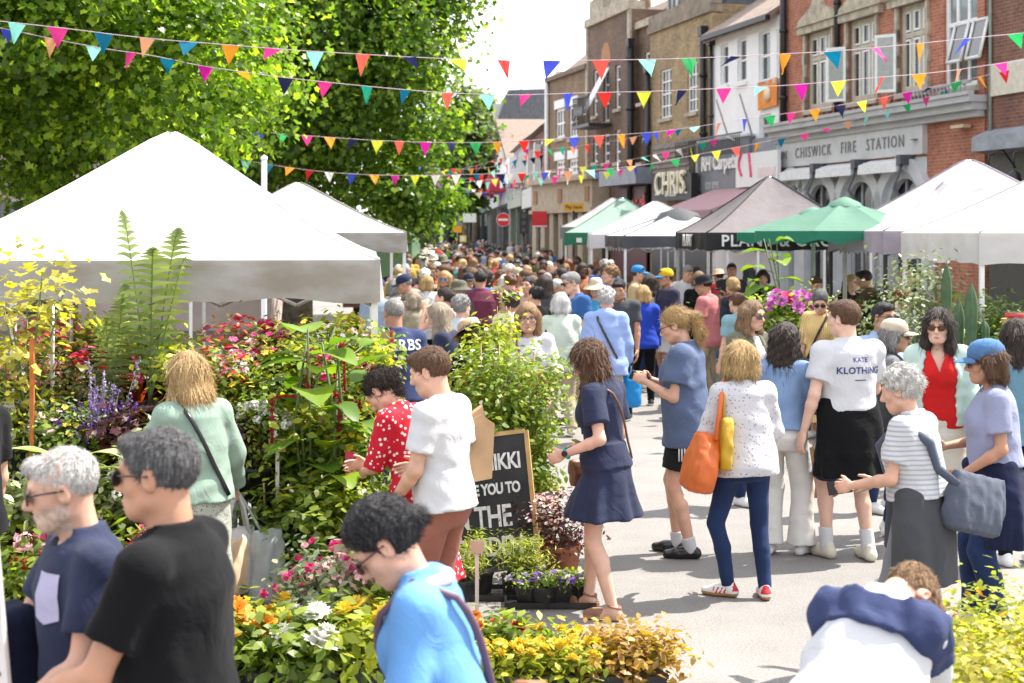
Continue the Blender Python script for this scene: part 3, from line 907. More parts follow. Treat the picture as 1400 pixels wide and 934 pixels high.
shop(655,671,190,BFAR,'brick_building','far brick building with dark slate mansard and pale dormers',[(657,660,215,245),(664,667,215,245)],plain('shop_dkgreen',(.05,.08,.07),.5),plain('green_fascia',(.1,.16,.14),.6),'mansard',None,2,None,292)
shop(637,654,215,BDRED,'brick_building','farthest red brick shops on the right of the street',[(640,643,235,262),(648,651,235,262)],plain('shop_dkblue',(.04,.06,.1),.5),plain('blue_fascia',(.08,.12,.2),.6),'pitch',None,2,None,295)
t = thing('corner_pub','dark blue corner pub with cream upper wall at the end of the street','building',(gx(568,150),150,0),0)
L = gx(612,150)-gx(568,150)
cream = plain('cream_wall',(.5,.43,.36),.8,.1,2)
link('wall',wall_mesh(L,10.5,12,[(.5,1.2,6.6,8.6),(1.8,2.5,6.6,8.6)],cream,.2,z0=5.2),t)
window(t,.5,1.2,6.6,8.6);window(t,1.8,2.5,6.6,8.6)
part(t,'pub_front',plain('navy_pub',(.03,.05,.075),.5),lambda b:(b.box2((-.2,-.3,0),(L+.1,12,4.2)),b.box2((-.35,-.5,4.2),(L+.2,12,5.2))))
part(t,'pub_sign',plain('red_sign',(.45,.02,.05)),lambda b:b.box2((.1,-1.0,4.9),(1.5,-.55,6.4)))
part(t,'pub_window',GLASS2,lambda b:[b.box2((.3+i*1.05,-.34,1.2),(1.0+i*1.05,-.31,3.6))for i in range(3)])
t = thing('white_building','pale narrow building standing beside the far corner pub','building',(gx(611,165),165,0),0)
L = gx(640,165)-gx(611,165)
link('wall',wall_mesh(L,9.5,10,[(.4,1.0,5.5,7.5)],OFFW,.2),t)
window(t,.4,1.0,5.5,7.5)
part(t,'shop_window',GLASS2,lambda b:b.box2((.2,-.05,.6),(L-.2,-.004,3)))
t = thing('brick_building','brick terrace mostly hidden behind the big left trees','building',(-15,62,0),R(90))
ops = [(x,x+1.3,z,z+2)for x in(-0+2,6,10,14,18,22,26)for z in(4.5,8.2)]
bw = wall_mesh(30,12,8,ops,BFAR,.2)
link('wall',bw,t)
for o in ops:
 window(t,*o,2,2)
part(t,'shopfront',plain('shop_cream',(.55,.5,.42),.6),lambda b:b.box2((.5,-.3,3),(29.5,-.02,4.0)))
t.location = (-14.5,30,0)
t = thing('stucco_building','pale house glimpsed behind the tree at the left edge','building',(gx(20,36)-2,36,0),0)
ops = [(1+i*2.4,2.2+i*2.4,z,z+1.9)for i in range(3)for z in(1.2,4.4)]
link('wall',wall_mesh(8,9,6,ops,plain('pink_stucco',(.55,.45,.41),.8,.1,2),.2),t)
for o in ops:
 window(t,*o,2,2)
Yk = 40
t = thing('shop_kiosk','dark blue shopfront with red letters on top seen past the white tent','shop',(gx(300,Yk),Yk,0),0)
part(t,'front',plain('navy_front',(.02,.06,.13),.5),lambda b:b.box2((0,0,0),(.85,2.5,3.78)))
part(t,'frame',plain('ochre_frame',(.4,.36,.22),.6),lambda b:(b.box2((.86,-.04,0),(.96,2.5,3.9)),b.box2((0,-.05,3.78),(.96,2.5,3.88)),b.box2((-.05,-.1,3.95),(1.0,2.5,4.1))))
lettering('D.KNIGHT',.33,plain('bright_red_letters',(.75,.03,.05),.5),t,(.48,-.1,4.25),depth=.04,bold=.012,sx=.62)
ALU = plain('aluminium',(.55,.56,.57),.35,.08,20,0,.8)
WPOLE = plain('white_pole',(.72,.72,.72),.4,.05)
def tent(name,label,cx,cy,w_,d_,rz,eave,val,peak,top,valm,legm=ALU,group='market tents',p=1.18,hood=False,sag=.05,tape=None):
 t = thing(name,label,'tent',(cx,cy,0),rz,group)
 hw, hd = w_/2, d_/2
 b = MB()
 nt_, ns_ = 18, 16
 for sd_ in range(4):
  T, S = np.meshgrid(np.linspace(0,1,nt_+1),np.linspace(-1,1,ns_+1),indexing='ij')
  soft = np.sqrt(T*T+.0022)
  Z = eave+(peak-eave)*np.clip(1.0-soft,0,1)**p-sag*np.sin(PI*T)*(1-S**2)-.012*np.sin(6*S+4*T+sd_)*T*(1-T)*(1-S**2)
  A, B = S*T, -T
  X, Y = ((A,B),(-B,A),(-A,-B),(B,-A))[sd_]
  V = np.stack([X*hw,Y*hd,Z],-1).reshape(-1,3)
  I = np.arange((nt_+1)*(ns_+1)).reshape(nt_+1,ns_+1)
  F = np.stack([I[:-1,:-1],I[1:,:-1],I[1:,1:],I[:-1,1:]],-1).reshape(-1,4)
  b.add(V,F,0,True)
 c = b.build('canopy',top,t)
 q_ = np.linspace(0.02,1,14)
 for(ax_,ay_)in((1,1),(1,-1),(-1,1),(-1,-1)):
  k = MB();k.tube(np.stack([ax_*hw*q_,ay_*hd*q_,eave+(peak-eave)*np.clip(1-np.sqrt(q_*q_+.0022),0,1)**p+.004],1),.011,5);k.build('ridge_tape',tape or valm,t)
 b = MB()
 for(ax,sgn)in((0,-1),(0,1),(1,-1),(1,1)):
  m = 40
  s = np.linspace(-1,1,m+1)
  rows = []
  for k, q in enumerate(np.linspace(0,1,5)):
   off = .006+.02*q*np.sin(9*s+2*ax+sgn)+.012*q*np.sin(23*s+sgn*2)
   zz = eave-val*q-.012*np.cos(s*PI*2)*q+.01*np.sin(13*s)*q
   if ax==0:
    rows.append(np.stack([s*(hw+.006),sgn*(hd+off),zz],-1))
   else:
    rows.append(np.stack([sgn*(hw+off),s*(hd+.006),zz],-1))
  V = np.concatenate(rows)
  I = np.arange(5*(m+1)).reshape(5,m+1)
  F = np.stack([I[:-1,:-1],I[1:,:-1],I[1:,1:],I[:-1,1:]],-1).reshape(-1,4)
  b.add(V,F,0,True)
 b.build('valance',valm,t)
 for sx in(-1,1):
  for sy in(-1,1):
   k = MB()
   k.box2((sx*(hw-.03)-.022,sy*(hd-.03)-.022,.02),(sx*(hw-.03)+.022,sy*(hd-.03)+.022,eave-.03))
   k.box2((sx*(hw-.03)-.07,sy*(hd-.03)-.07,0),(sx*(hw-.03)+.07,sy*(hd-.03)+.07,.02))
   k.build('leg',legm,t)
 k = MB()
 for sy in(-1,1):
  m = 6
  for i in range(m):
   for(za,zb)in((eave-.08,eave-.3),(eave-.3,eave-.08)):
    k.tube([(-hw+.05+(w_-.1)*i/m,sy*(hd-.05),za),(-hw+.05+(w_-.1)*(i+1)/m,sy*(hd-.05),zb)],.012,4)
    k.tube([(sy*(hw-.05),-hd+.05+(d_-.1)*i/m,za),(sy*(hw-.05),-hd+.05+(d_-.1)*(i+1)/m,zb)],.012,4)
 k.tube([(0,0,eave-.2),(0,0,peak-.05)],.03,6)
 for a in range(4):
  k.tube([(0,0,eave+.1),((hw-.1)*(1,0,-1,0)[a],(hd-.1)*(0,1,0,-1)[a],eave-.1)],.014,4)
 k.build('truss',ALU,t)
 if hood:
  k = MB()
  k.lathe([(.34,eave+(peak-eave)*.72),(.22,peak-.02),(.02,peak+.06)],(0,0,0),12)
  k.build('vent_hood',valm,t)
 return t
CW = canvas('white_canvas',(.80,.80,.79),.28,.1)
CWD = canvas('shaded_stained_canvas',(.40,.385,.37),.15,.85)  # white valance: its shade is mixed into the grey base; brown stains are dirt
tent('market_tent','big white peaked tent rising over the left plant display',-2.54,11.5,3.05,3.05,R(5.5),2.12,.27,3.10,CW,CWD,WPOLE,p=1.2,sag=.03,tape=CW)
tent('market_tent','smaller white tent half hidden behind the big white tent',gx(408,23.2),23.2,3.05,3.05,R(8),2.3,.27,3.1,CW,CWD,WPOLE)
CLIL = canvas('lilac_canvas',(.66,.62,.66),.3,.1)
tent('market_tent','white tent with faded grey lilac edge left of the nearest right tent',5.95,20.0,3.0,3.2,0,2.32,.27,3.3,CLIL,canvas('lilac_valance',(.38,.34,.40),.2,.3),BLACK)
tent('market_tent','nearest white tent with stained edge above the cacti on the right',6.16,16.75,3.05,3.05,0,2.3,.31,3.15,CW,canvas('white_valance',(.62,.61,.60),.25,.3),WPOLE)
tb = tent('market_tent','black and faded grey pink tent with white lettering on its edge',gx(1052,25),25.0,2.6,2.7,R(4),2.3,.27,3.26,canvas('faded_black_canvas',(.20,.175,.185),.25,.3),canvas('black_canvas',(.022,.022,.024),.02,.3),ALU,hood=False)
lettering('PLANT',.27,WHITE,tb,(-1.335,.1,2.165),rz=-PI/2,depth=.004,bold=.004)
lettering('PLANT & ORGANIC',.25,WHITE,tb,(.1,-1.40,2.165),depth=.004,bold=.004,spacing=1.1)
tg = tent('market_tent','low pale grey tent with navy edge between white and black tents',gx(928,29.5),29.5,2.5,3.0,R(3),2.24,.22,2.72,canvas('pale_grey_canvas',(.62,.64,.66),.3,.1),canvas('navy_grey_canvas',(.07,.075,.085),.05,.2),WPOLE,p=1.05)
part(tg,'vent_hood',canvas('navy_grey_canvas',(.07,.075,.085)),lambda b:b.lathe([(.5,2.5),(.36,2.68),(.02,2.78)],(0,0,0),14))
tent('market_tent','clean white tent beside the green tent',gx(896,33.6),33.6,2.9,3.0,R(-2),2.27,.3,3.02,CW,canvas('clean_valance',(.70,.69,.74),.3,.1),WPOLE)
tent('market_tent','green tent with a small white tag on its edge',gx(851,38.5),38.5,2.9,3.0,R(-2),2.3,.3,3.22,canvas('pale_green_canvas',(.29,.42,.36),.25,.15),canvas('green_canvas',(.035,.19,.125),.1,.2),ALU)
tent('market_tent','grey tent just showing behind the green tent',gx(838,42.5),42.5,2.9,3.0,R(-2),2.45,.3,3.3,canvas('grey_canvas',(.45,.44,.45),.3,.2),canvas('dkgrey_canvas',(.28,.27,.28),.1),ALU)
part(None,'x',WHITE,lambda b:b.box2((0,0,0),(.1,.1,.1)))if False else None
o = thing('price_tag','small white tag hanging on the green tent edge','tag',(gx(788,36.9),36.9,0),0)
part(o,'card',WHITE,lambda b:b.box2((0,-.012,2.06),(.13,0,2.17)))
def parasol(name,label,x,y,r,zt,ze,m):
 t = thing(name,label,'parasol',(x,y,0),R(15),'green parasols')
 b = MB()
 n = 8
 seg = 10
 V, F = [], []
 for i in range(n):
  for j in range(seg+1):
   a = 2*PI*(i+j/seg)/n
   flat = math.cos(PI/n)/math.cos(PI/n*(2*j/seg-1))
   for k in range(9):
    q = k/8
    rr = r*q*flat
    V.append((rr*math.cos(a),rr*math.sin(a),zt-(zt-ze)*q**1.1-.03*math.sin(PI*q)*math.sin(PI*j/seg)))
  o = i*(seg+1)*9
  for j in range(seg):
   for k in range(8):
    p = o+j*9+k
    F.append((p,p+1,p+10,p+9))
 b.add(V,np.array(F),0,True)
 b.build('canopy',m,t)
 b = MB()
 for i in range(60):
  a0, a1 = 2*PI*i/60, 2*PI*(i+1)/60
  w0, w1 = [r*math.cos(PI/n)/math.cos((a%(2*PI/n))-PI/n)for a in(a0,a1)]
  d0, d1 = [.14+.03*math.cos(15*a)for a in(a0,a1)]
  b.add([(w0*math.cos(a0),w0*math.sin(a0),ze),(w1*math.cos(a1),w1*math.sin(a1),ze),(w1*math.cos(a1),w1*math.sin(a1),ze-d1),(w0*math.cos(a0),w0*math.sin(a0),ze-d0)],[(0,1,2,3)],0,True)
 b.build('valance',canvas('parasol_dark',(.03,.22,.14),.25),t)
 part(t,'pole',plain('parasol_pole',(.4,.38,.34),.5),lambda b:b.tube([(0,0,0),(0,0,zt-.02)],.03,8))
 part(t,'rib',ALU,lambda b:[b.tube([(0,0,zt-.06),(.95*r*math.cos(i*PI/4),.95*r*math.sin(i*PI/4),ze)],.012,4)for i in range(8)])
 part(t,'top_cap',canvas('parasol_green2',(.16,.32,.24),.3),lambda b:b.lathe([(.24,zt-.075),(.2,zt-.02),(.05,zt+.05),(.001,zt+.06)],(0,0,0),16))
 part(t,'base',plain('concrete',(.35,.34,.33),.8),lambda b:b.box2((-.25,-.25,0),(.25,.25,.1)))
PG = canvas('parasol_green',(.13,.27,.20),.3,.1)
parasol('green_parasol','front green parasol above the peonies and palms',gx(1155,20.6),20.6,1.28,2.72,2.32,PG)
parasol('green_parasol','second green parasol half hidden behind the front green one',gx(1112,22.6),22.6,1.2,2.62,2.3,PG)
BCOL = [('teal',(.0,.15,.26)),('pink',(.75,.04,.25)),('royal',(.06,.09,.6)),('orange',(.85,.33,.02)),('mint',(.28,.75,.64)),('navy',(.012,.014,.07)),('lemon',(.82,.82,.06)),('red',(.75,.03,.02)),('green',(.02,.38,.1)),('magenta',(.68,.01,.36)),('peach',(.85,.38,.2)),('emerald',(.0,.33,.2)),('coral',(.85,.12,.08)),('white',(.8,.78,.72))]
BM = {k:canvas('flag_'+k,v,.35,.05)for k,v in BCOL}
CORD = plain('white_cord',(.55,.42,.47),.8)
def pennant_mesh(size,k,swing,curl):
 """triangular flag hanging from the cord; swing lifts it with the breeze"""
 b = MB()
 n = 6
 V, F = [], []
 for i in range(n+1):
  q = i/n
  for s in(-.5,0,.5):
   x = s*size*(1-q)*1.0
   d = q*size*1.12
   y = curl*math.sin(q*2.2+s*3)*size
   V.append((x+.12*size*q*curl*4,y*1.0+d*math.sin(swing),-d*math.cos(swing)))
 for i in range(n):
  for j in range(2):
   p = i*3+j
   F.append((p,p+1,p+4,p+3))
 b.add(V,np.array(F),0,True)
 return b.mesh('pennant',k)
def bunting(label,pts,Y0,Y1,spx,size,cols=None,cord=.0045,start=.4):
 P = np.array(pts,float)
 seg = np.hypot(*(P[1:]-P[:-1]).T)
 cum = np.concatenate([[0],np.cumsum(seg)])
 tot = cum[-1]
 def pt(s):
  x = np.interp(s,cum,P[:,0]);y = np.interp(s,cum,P[:,1])
  return np.array(at(x,y,Y0+(Y1-Y0)*s/tot))
 t = thing('bunting',label,'bunting',pt(0),0,'strings of bunting over the street')
 o = pt(0)
 b = MB()
 S = np.linspace(0,tot,int(tot/12)+2)
 sm = np.array([pt(s)-o for s in S])
 for _ in range(3):
  sm[1:-1] = (sm[:-2]+2*sm[1:-1]+sm[2:])/4
 b.tube(sm,cord,5)
 b.build('cord',CORD,t)
 s = spx*start
 i = 0
 r = random.Random(len(pts)*7+int(spx))
 while s<tot:
  p0, p1 = pt(max(0,s-8)), pt(min(tot,s+8))
  d = p1-p0
  nm = cols[i%len(cols)]if cols else r.choice(BCOL)[0]
  sw = r.choice([0,.1,.2,.35,.5,.75,1.1])*r.choice([1,1,-1])
  f = link('pennant',pennant_mesh(size*r.uniform(.93,1.05),BM[nm],sw,r.uniform(-.16,.16)),t)
  f.location = np.interp(s,S,sm[:,0]), np.interp(s,S,sm[:,1]), np.interp(s,S,sm[:,2])-cord*.5
  f.rotation_euler = (0,-math.atan2(d[2],d[0])*.6,math.atan2(d[1],d[0])+r.uniform(-.9,.9))
  s+=spx*r.uniform(.9,1.1)
  i+=1
bunting('highest and nearest bunting string with widely spaced large pennants',[(-60,22),(0,29),(100,40),(160,48),(228,55),(282,59),(343,64),(405,69),(475,73),(540,77),(600,80),(660,82),(720,83),(780,83),(845,82),(905,81),(965,79),(1027,76),(1085,73),(1145,70),(1200,65),(1262,59),(1320,53),(1378,47),(1460,40)],16.5,17.5,62,.205,['mint','pink','teal','peach','teal','orange','pink','mint','coral','navy','lemon','red','royal','coral','mint','green','navy','orange','teal','pink','orange','royal','green','orange'],start=1.35)
bunting('second bunting string just under the highest one, pennants blown sideways',[(-60,28),(0,38),(80,55),(150,68),(205,75),(268,89),(322,97),(378,105),(433,111),(490,117),(545,122),(605,127),(655,129),(690,130),(748,129),(795,127),(845,126),(895,125),(940,123),(985,121),(1030,119),(1075,117),(1125,113),(1165,109),(1212,105),(1250,102),(1300,97),(1345,90),(1400,82),(1470,73)],17.5,20,55,.19,['pink','royal','peach','mint','pink','teal','magenta','orange','navy','pink','emerald','teal','coral','mint','pink','royal','red','lemon','navy','pink','mint','magenta','lemon','coral','orange','peach'])
bunting('third bunting string down, crossing in front of the dark left tree',[(310,177),(345,180),(375,182),(410,185),(440,187),(480,190),(510,192),(535,193),(565,194),(595,195),(660,195),(690,194),(725,192),(760,190),(795,187),(830,185),(865,183),(895,181),(940,175),(975,170),(1012,163),(1070,156),(1100,152),(1130,147),(1165,141),(1205,134),(1245,125),(1290,116),(1330,107),(1370,98),(1440,82)],25,26,33,.2,['peach','royal','green','pink','orange','navy','lemon','coral','magenta','navy','green','orange','red','lemon','royal','coral','orange','royal','magenta','mint'])
bunting('fourth bunting string, sagging low to the left and rising to the red building',[(325,218),(350,222),(400,230),(450,236),(500,239),(540,240),(600,240),(645,238),(700,238),(740,236),(785,234),(830,231),(880,226),(945,213),(976,207),(1005,202),(1032,197),(1062,190),(1095,184),(1124,177),(1152,168),(1182,160),(1210,152),(1242,142),(1272,131),(1304,119),(1350,102)],29,33,29,.2)
bunting('faint fifth bunting string just below the fourth over the white tent',[(352,232),(400,238),(440,243),(480,247),(520,250),(560,252),(600,252),(650,248),(700,242),(760,234)],36,42,22,.21)
bunting('bunting string slanting up from the street end to the mellow brick front',[(588,252),(610,250),(640,245),(670,236),(690,228),(705,218),(725,207),(760,203),(800,199),(850,191),(890,182),(950,172)],52,40,17,.23)
bunting('pale bunting string sagging from mid street up to the tile hung bay',[(690,238),(740,234),(790,229),(830,224),(860,219),(890,213),(920,206),(955,197),(1000,184)],41,37,17,.2,['white','peach','mint','white','pink','white','lemon','emerald','pink'])
bunting('small far bunting string across the white gabled shop',[(575,238),(610,241),(650,246),(690,252),(735,254)],70,78,11,.26)
bunting('farthest tiny bunting string low over the distant crowd',[(585,265),(605,262),(640,258),(665,258),(690,262)],92,98,9,.3)
bunting('distant bunting string climbing from tree to red shop building',[(540,236),(575,237),(610,235),(640,230),(668,222),(695,213),(720,204)],62,70,12,.25)
bunting('tight far bunting string in front of the white gabled shop',[(570,228),(600,230),(640,232),(680,228),(720,219),(755,207)],58,62,12,.24)
bunting('bunting string dipping over the stone shopfront',[(660,250),(700,246),(740,243),(785,241),(830,236),(870,228)],47,44,18,.22)
bunting('very small bunting string beyond the no entry sign',[(598,252),(630,256),(660,262),(690,268),(715,270)],85,90,8,.26)
bunting('bunting string from the dark left tree towards the red square sign',[(470,244),(520,252),(570,258),(620,262),(670,264),(720,266)],50,66,15,.23)
o = thing('flag_pole','plain white pole rising between the two white tents','pole',(gx(361,16),16,0))
part(o,'shaft',WPOLE,lambda b:b.tube([(0,0,0),(0,0,3.06)],.03,10))
part(o,'cap',WPOLE,lambda b:b.lathe([(.036,3.06),(.036,3.09),(.001,3.11)],(0,0,0),10))
BARK = plain('bark',(.13,.105,.075),.9,.4,7,.8)
_pl = []
for i in range(10):
 a = PI/2+i*PI/5
 r = (1.0 if i%2==0 else.66)*(1,1,.9,.95,.8,1,.82,1.05,.95,.9)[i]
 if i==5:
  r = .22
 _pl.append((r*math.cos(a)*.62,r*math.sin(a)*.55))
PLANE_LEAF = np.array(_pl)
SIMPLE_LEAF = np.array([(0,-.5),(.26,-.12),(.2,.2),(0,.5),(-.2,.2),(-.26,-.12)])
QUAD_LEAF = np.array([(0,-.5),(.3,0),(0,.5),(-.3,0)])
def leaves(b,P,size,outline,updir=None,rs=None,up=.6,mat=0,droop=.3,fold=.18,szvar=.35):
 """leaf blades at points P; blades lie facing mostly up/outwards"""
 rs = rs or rng
 N = len(P)
 nrm = rs.normal(size=(N,3))
 nrm/=np.linalg.norm(nrm,axis=1)[:,None]
 nrm[:,2] = np.abs(nrm[:,2])
 base = np.array([0,0,1.0])*up
 nrm = nrm+base
 if updir is not None:
  nrm = nrm+updir
 nrm/=np.linalg.norm(nrm,axis=1)[:,None]
 r = rs.normal(size=(N,3))
 r[:,2]-=droop*2
 u = np.cross(nrm,r)
 u/=np.linalg.norm(u,axis=1)[:,None]+1e-9
 v = np.cross(nrm,u)
 flip = np.sign(v[:,2:3]);flip[flip==0] = 1
 v = -v*flip
 s = size*(1+szvar*rs.uniform(-1,1,N))[:,None,None]
 o = outline
 K = len(o)
 fz = -np.abs(o[:,0])*fold
 V = P[:,None,:]+s*(o[None,:,0:1]*u[:,None,:]+o[None,:,1:2]*v[:,None,:]-fz[None,:,None]*nrm[:,None,:])
 F = np.arange(N*K).reshape(N,K)
 b.add(V.reshape(-1,3),F,mat,False)
def crown_points(rs,centre,rad,ncl,per,clr,zmin=None,hollow=.25):
 c = np.array(centre)
 pts, dirs = [], []
 k = 0
 while k<ncl:
  d = rs.normal(size=3);d/=np.linalg.norm(d)
  q = (hollow+(1-hollow)*rs.uniform())**.55
  cc = c+d*np.array(rad)*q*(1+.16*math.sin(3*d[0]*4+5*d[2])+.1*rs.normal())
  if zmin is not None and cc[2]<zmin+.5*rs.uniform():
   continue
  n = int(per*rs.uniform(.6,1.4))
  g = rs.normal(size=(n,3))*clr*rs.uniform(.7,1.25)*np.array([1,1,.6])
  pts.append(cc+g)
  o = g/(np.linalg.norm(g,axis=1)[:,None]+1e-6)*.35+d*.45
  dirs.append(o)
  k+=1
 return np.concatenate(pts), np.concatenate(dirs)
def limb_tree(b,base,h,r,crown_c,crown_r,n,rs):
 x, y, z = base
 b.tube([(x,y,z),(x+.05,y,h*.4),(x-.05,y+.05,h*.8),(x,y,h)],[r*1.25,r,r*.85,r*.7],10)
 for i in range(n):
  d = rs.normal(size=3);d[2] = d[2]*.5+.25;d/=np.linalg.norm(d)
  e = np.array(crown_c)+d*np.array(crown_r)*.82
  s = np.array((x,y,h*rs.uniform(.6,.98)))
  m = (s+e)/2+np.array([0,0,.5])
  b.tube([s,(s+m)/2+rs.normal(size=3)*.12,m,(m+e)/2+rs.normal(size=3)*.18,e],[r*.42,r*.33,r*.25,r*.15,.015],6)
def tree(name,label,base,trunk_h,trunk_r,cc,cr,ncl,per,clr,lsize,outline,m,zmin,seed,limbs=14,hollow=.25,group=None,up=.5,extra=None):
 rs = np.random.default_rng(seed)
 t = thing(name,label,'tree',base,0,group)
 o = np.array(base)
 b = MB();limb_tree(b,(0,0,0),trunk_h,trunk_r,np.array(cc)-o,cr,limbs,rs)
 b.build('trunk',BARK,t)
 P, D = crown_points(rs,np.array(cc)-o,cr,ncl,per,clr,zmin,hollow)
 if extra:
  for(ec,er,n2)in extra:
   p2, d2 = crown_points(rs,np.array(ec)-o,er,n2,per,clr*.8,None,.1)
   P = np.concatenate([P,p2]);D = np.concatenate([D,d2])
 b = MB();leaves(b,P,lsize,outline,D,rs,up=up)
 b.build('crown',m,t)
 return t
LP1 = leafm('plane_leaf',(.13,.235,.03),.55,.6,.33,hue=(.42,.54,.06))
LP2 = leafm('plane_leaf_dark',(.105,.20,.032),.5,.58,.35,hue=(.32,.43,.06))
tree('plane_tree','big bright green plane tree filling the upper left corner',(-6.9,23,0),4.2,.33,(-6.9,22.5,6.4),(3.6,4.1,4.1),860,120,.36,.105,PLANE_LEAF,LP1,2.35,3,16,up=.25,extra=[((-4.2,19.5,4.5),(1.2,1.2,1.2),34),((-5.6,18.8,5.2),(1.5,1,1.3),40),((-7.2,19.0,4.6),(1.4,1,1.4),40)])
tree('plane_tree','darker plane tree behind the smaller white tent',(-4.9,35,0),4.5,.3,(-4.75,35,7.3),(3.5,3.8,5.2),760,110,.46,.135,PLANE_LEAF,LP2,2.9,5,14,up=.25,extra=[((-2.2,33,3.2),(1.0,1.2,.8),26),((-1.9,34,7.4),(.9,1.2,1.3),26),((-1.4,34,8.6),(.8,1,.7),14)])
LF = leafm('far_leaf',(.10,.155,.05),.35,.4,.5)
tree('street_tree','slim dark tree far down the street before the brick shops',(gx(637,100),100,0),5,.25,(gx(637,100),100,7.2),(1.5,1.5,4.0),150,60,.5,.42,SIMPLE_LEAF,LF,2.6,8,8)
tree('street_tree','pale green tree rising above the distant mansard roofs',(gx(650,135),135,0),8,.35,(gx(648,135),135,10.5),(2.3,2.4,4.2),150,60,.6,.55,SIMPLE_LEAF,leafm('pale_leaf',(.17,.22,.08),.3,.4),5,9,8)
tree('street_tree','far tree at the left street corner beside the dark pub',(gx(556,118),118,0),5,.3,(gx(552,118),118,6.5),(2.2,2.2,3.6),110,60,.55,.45,SIMPLE_LEAF,LF,2.6,10,8)
tree('street_tree','leafy tree behind the plant stall at the far left edge',(-13,40,0),5,.35,(-12.5,40,6.2),(4.2,3,4.6),200,80,.6,.28,SIMPLE_LEAF,LP2,2.2,12,8)
L_YG = leafm('leaf_yellow_green',(.30,.35,.03),.4,.45,hue=(.52,.50,.05))
L_MID = leafm('leaf_mid',(.17,.25,.04),.45,.48,hue=(.36,.42,.07))
L_DK = leafm('leaf_dark',(.095,.16,.03),.45,.4,hue=(.22,.30,.05))
L_PUR = leafm('leaf_purple',(.085,.022,.035),.4,.3,hue=(.16,.05,.05))
L_VAR = leafm('leaf_variegated',(.36,.40,.20),.35,.35,hue=(.62,.62,.42))
L_GREY = leafm('leaf_grey',(.19,.23,.15),.3,.3,hue=(.3,.34,.22))
L_RED = leafm('leaf_red',(.24,.025,.03),.4,.4,hue=(.4,.06,.03))
L_ORG = leafm('leaf_bronze',(.36,.20,.04),.45,.4,hue=(.5,.36,.08))
L_YEL = leafm('leaf_yellow',(.42,.38,.07),.35,.5,hue=(.56,.50,.12))
L_BIG = leafm('leaf_big',(.13,.24,.03),.3,.4,hue=(.24,.34,.03))
P_PINK = petal('petal_pink',(.70,.10,.28));P_HOT = petal('petal_hot_pink',(.72,.03,.22));P_RED = petal('petal_red',(.62,.02,.02));P_WHITE = petal('petal_white',(.78,.77,.72))
P_PURP = petal('petal_purple',(.17,.04,.42));P_YEL = petal('petal_yellow',(.80,.58,.05));P_ORG = petal('petal_orange',(.78,.22,.03));P_PALE = petal('petal_pale_pink',(.74,.42,.46));P_GOLD = petal('petal_gold',(.78,.36,.03));P_MAUVE = petal('petal_mauve',(.62,.16,.55))
STEM = plain('stem',(.10,.14,.04),.6)
CANE = plain('bamboo_cane',(.30,.21,.10),.6)
POTB = plain('black_plastic_pot',(.022,.022,.024),.45,.2)
POTT = plain('terracotta_pot',(.34,.13,.06),.8,.2,10)
POTW = plain('pale_pot',(.5,.5,.48),.6)
SOIL = plain('soil',(.035,.025,.018),.95,.3,30,.6)
PROTO = {}
def pot_mesh(r=.11,h=.19,m=None,square=False):
 b = MB()
 if square:
  b.box((0,0,h/2),(r*1.5,r*1.5,h),0,None,1.18)
  b.box((0,0,h+.006),(r*1.9,r*1.9,.02))
 else:
  b.lathe([(.001,0),(r*.78,0),(r*.95,h*.86),(r*1.06,h*.86),(r*1.07,h),(r*.98,h),(r*.95,h*.9),(.001,h*.9)],seg=18)
 return b.mesh('pot',m or POTB)
def blossom(b,p,size,kind,rs,mat=0,nrm=None):
 """one flower at p"""
 p = np.asarray(p)
 n = np.array([rs.normal()*.45,rs.normal()*.45-.25,1.0])if nrm is None else np.asarray(nrm,float)
 n/=np.linalg.norm(n)
 u = np.cross(n,[.3,1,.2]);u/=np.linalg.norm(u)
 v = np.cross(n,u)
 if kind=='ball':
  for ring, (tilt,rr,cnt)in enumerate(((.15,1.0,12),(.5,.85,11),(.85,.65,9),(1.2,.42,7))):
   a = np.arange(cnt)*2*PI/cnt+ring*.3+rs.uniform(-.1,.1,cnt)
   d = np.cos(a)[:,None]*u+np.sin(a)[:,None]*v
   t = -np.sin(a)[:,None]*u+np.cos(a)[:,None]*v
   o = p+n*size*(.05+.12*ring)
   e = d*math.cos(tilt)+n*math.sin(tilt)
   w_ = size*rr*.30
   V = np.stack([o+e*size*rr*.1,o+e*size*rr*.6+t*w_+n*size*.05,o+e*size*rr,o+e*size*rr*.6-t*w_+n*size*.05],1)
   b.add(V.reshape(-1,3),np.arange(cnt*4).reshape(-1,4),mat,False)
 elif kind=='disc':
  cnt = rs.integers(5,8)
  a = np.arange(cnt)*2*PI/cnt
  d = np.cos(a)[:,None]*u+np.sin(a)[:,None]*v
  t = -np.sin(a)[:,None]*u+np.cos(a)[:,None]*v
  V = np.stack([p+0*d,p+d*size*.6+t*size*.38+n*size*.1,p+d*size,p+d*size*.6-t*size*.38+n*size*.1],1)
  b.add(V.reshape(-1,3),np.arange(cnt*4).reshape(-1,4),mat,False)
 else:
  cnt = 26
  q = rs.normal(size=(cnt,3));q/=np.linalg.norm(q,axis=1)[:,None]
  leaves(b,p+q*size*.75,size*.75,QUAD_LEAF,q*1.6,rs,up=.1,mat=mat,szvar=.3)
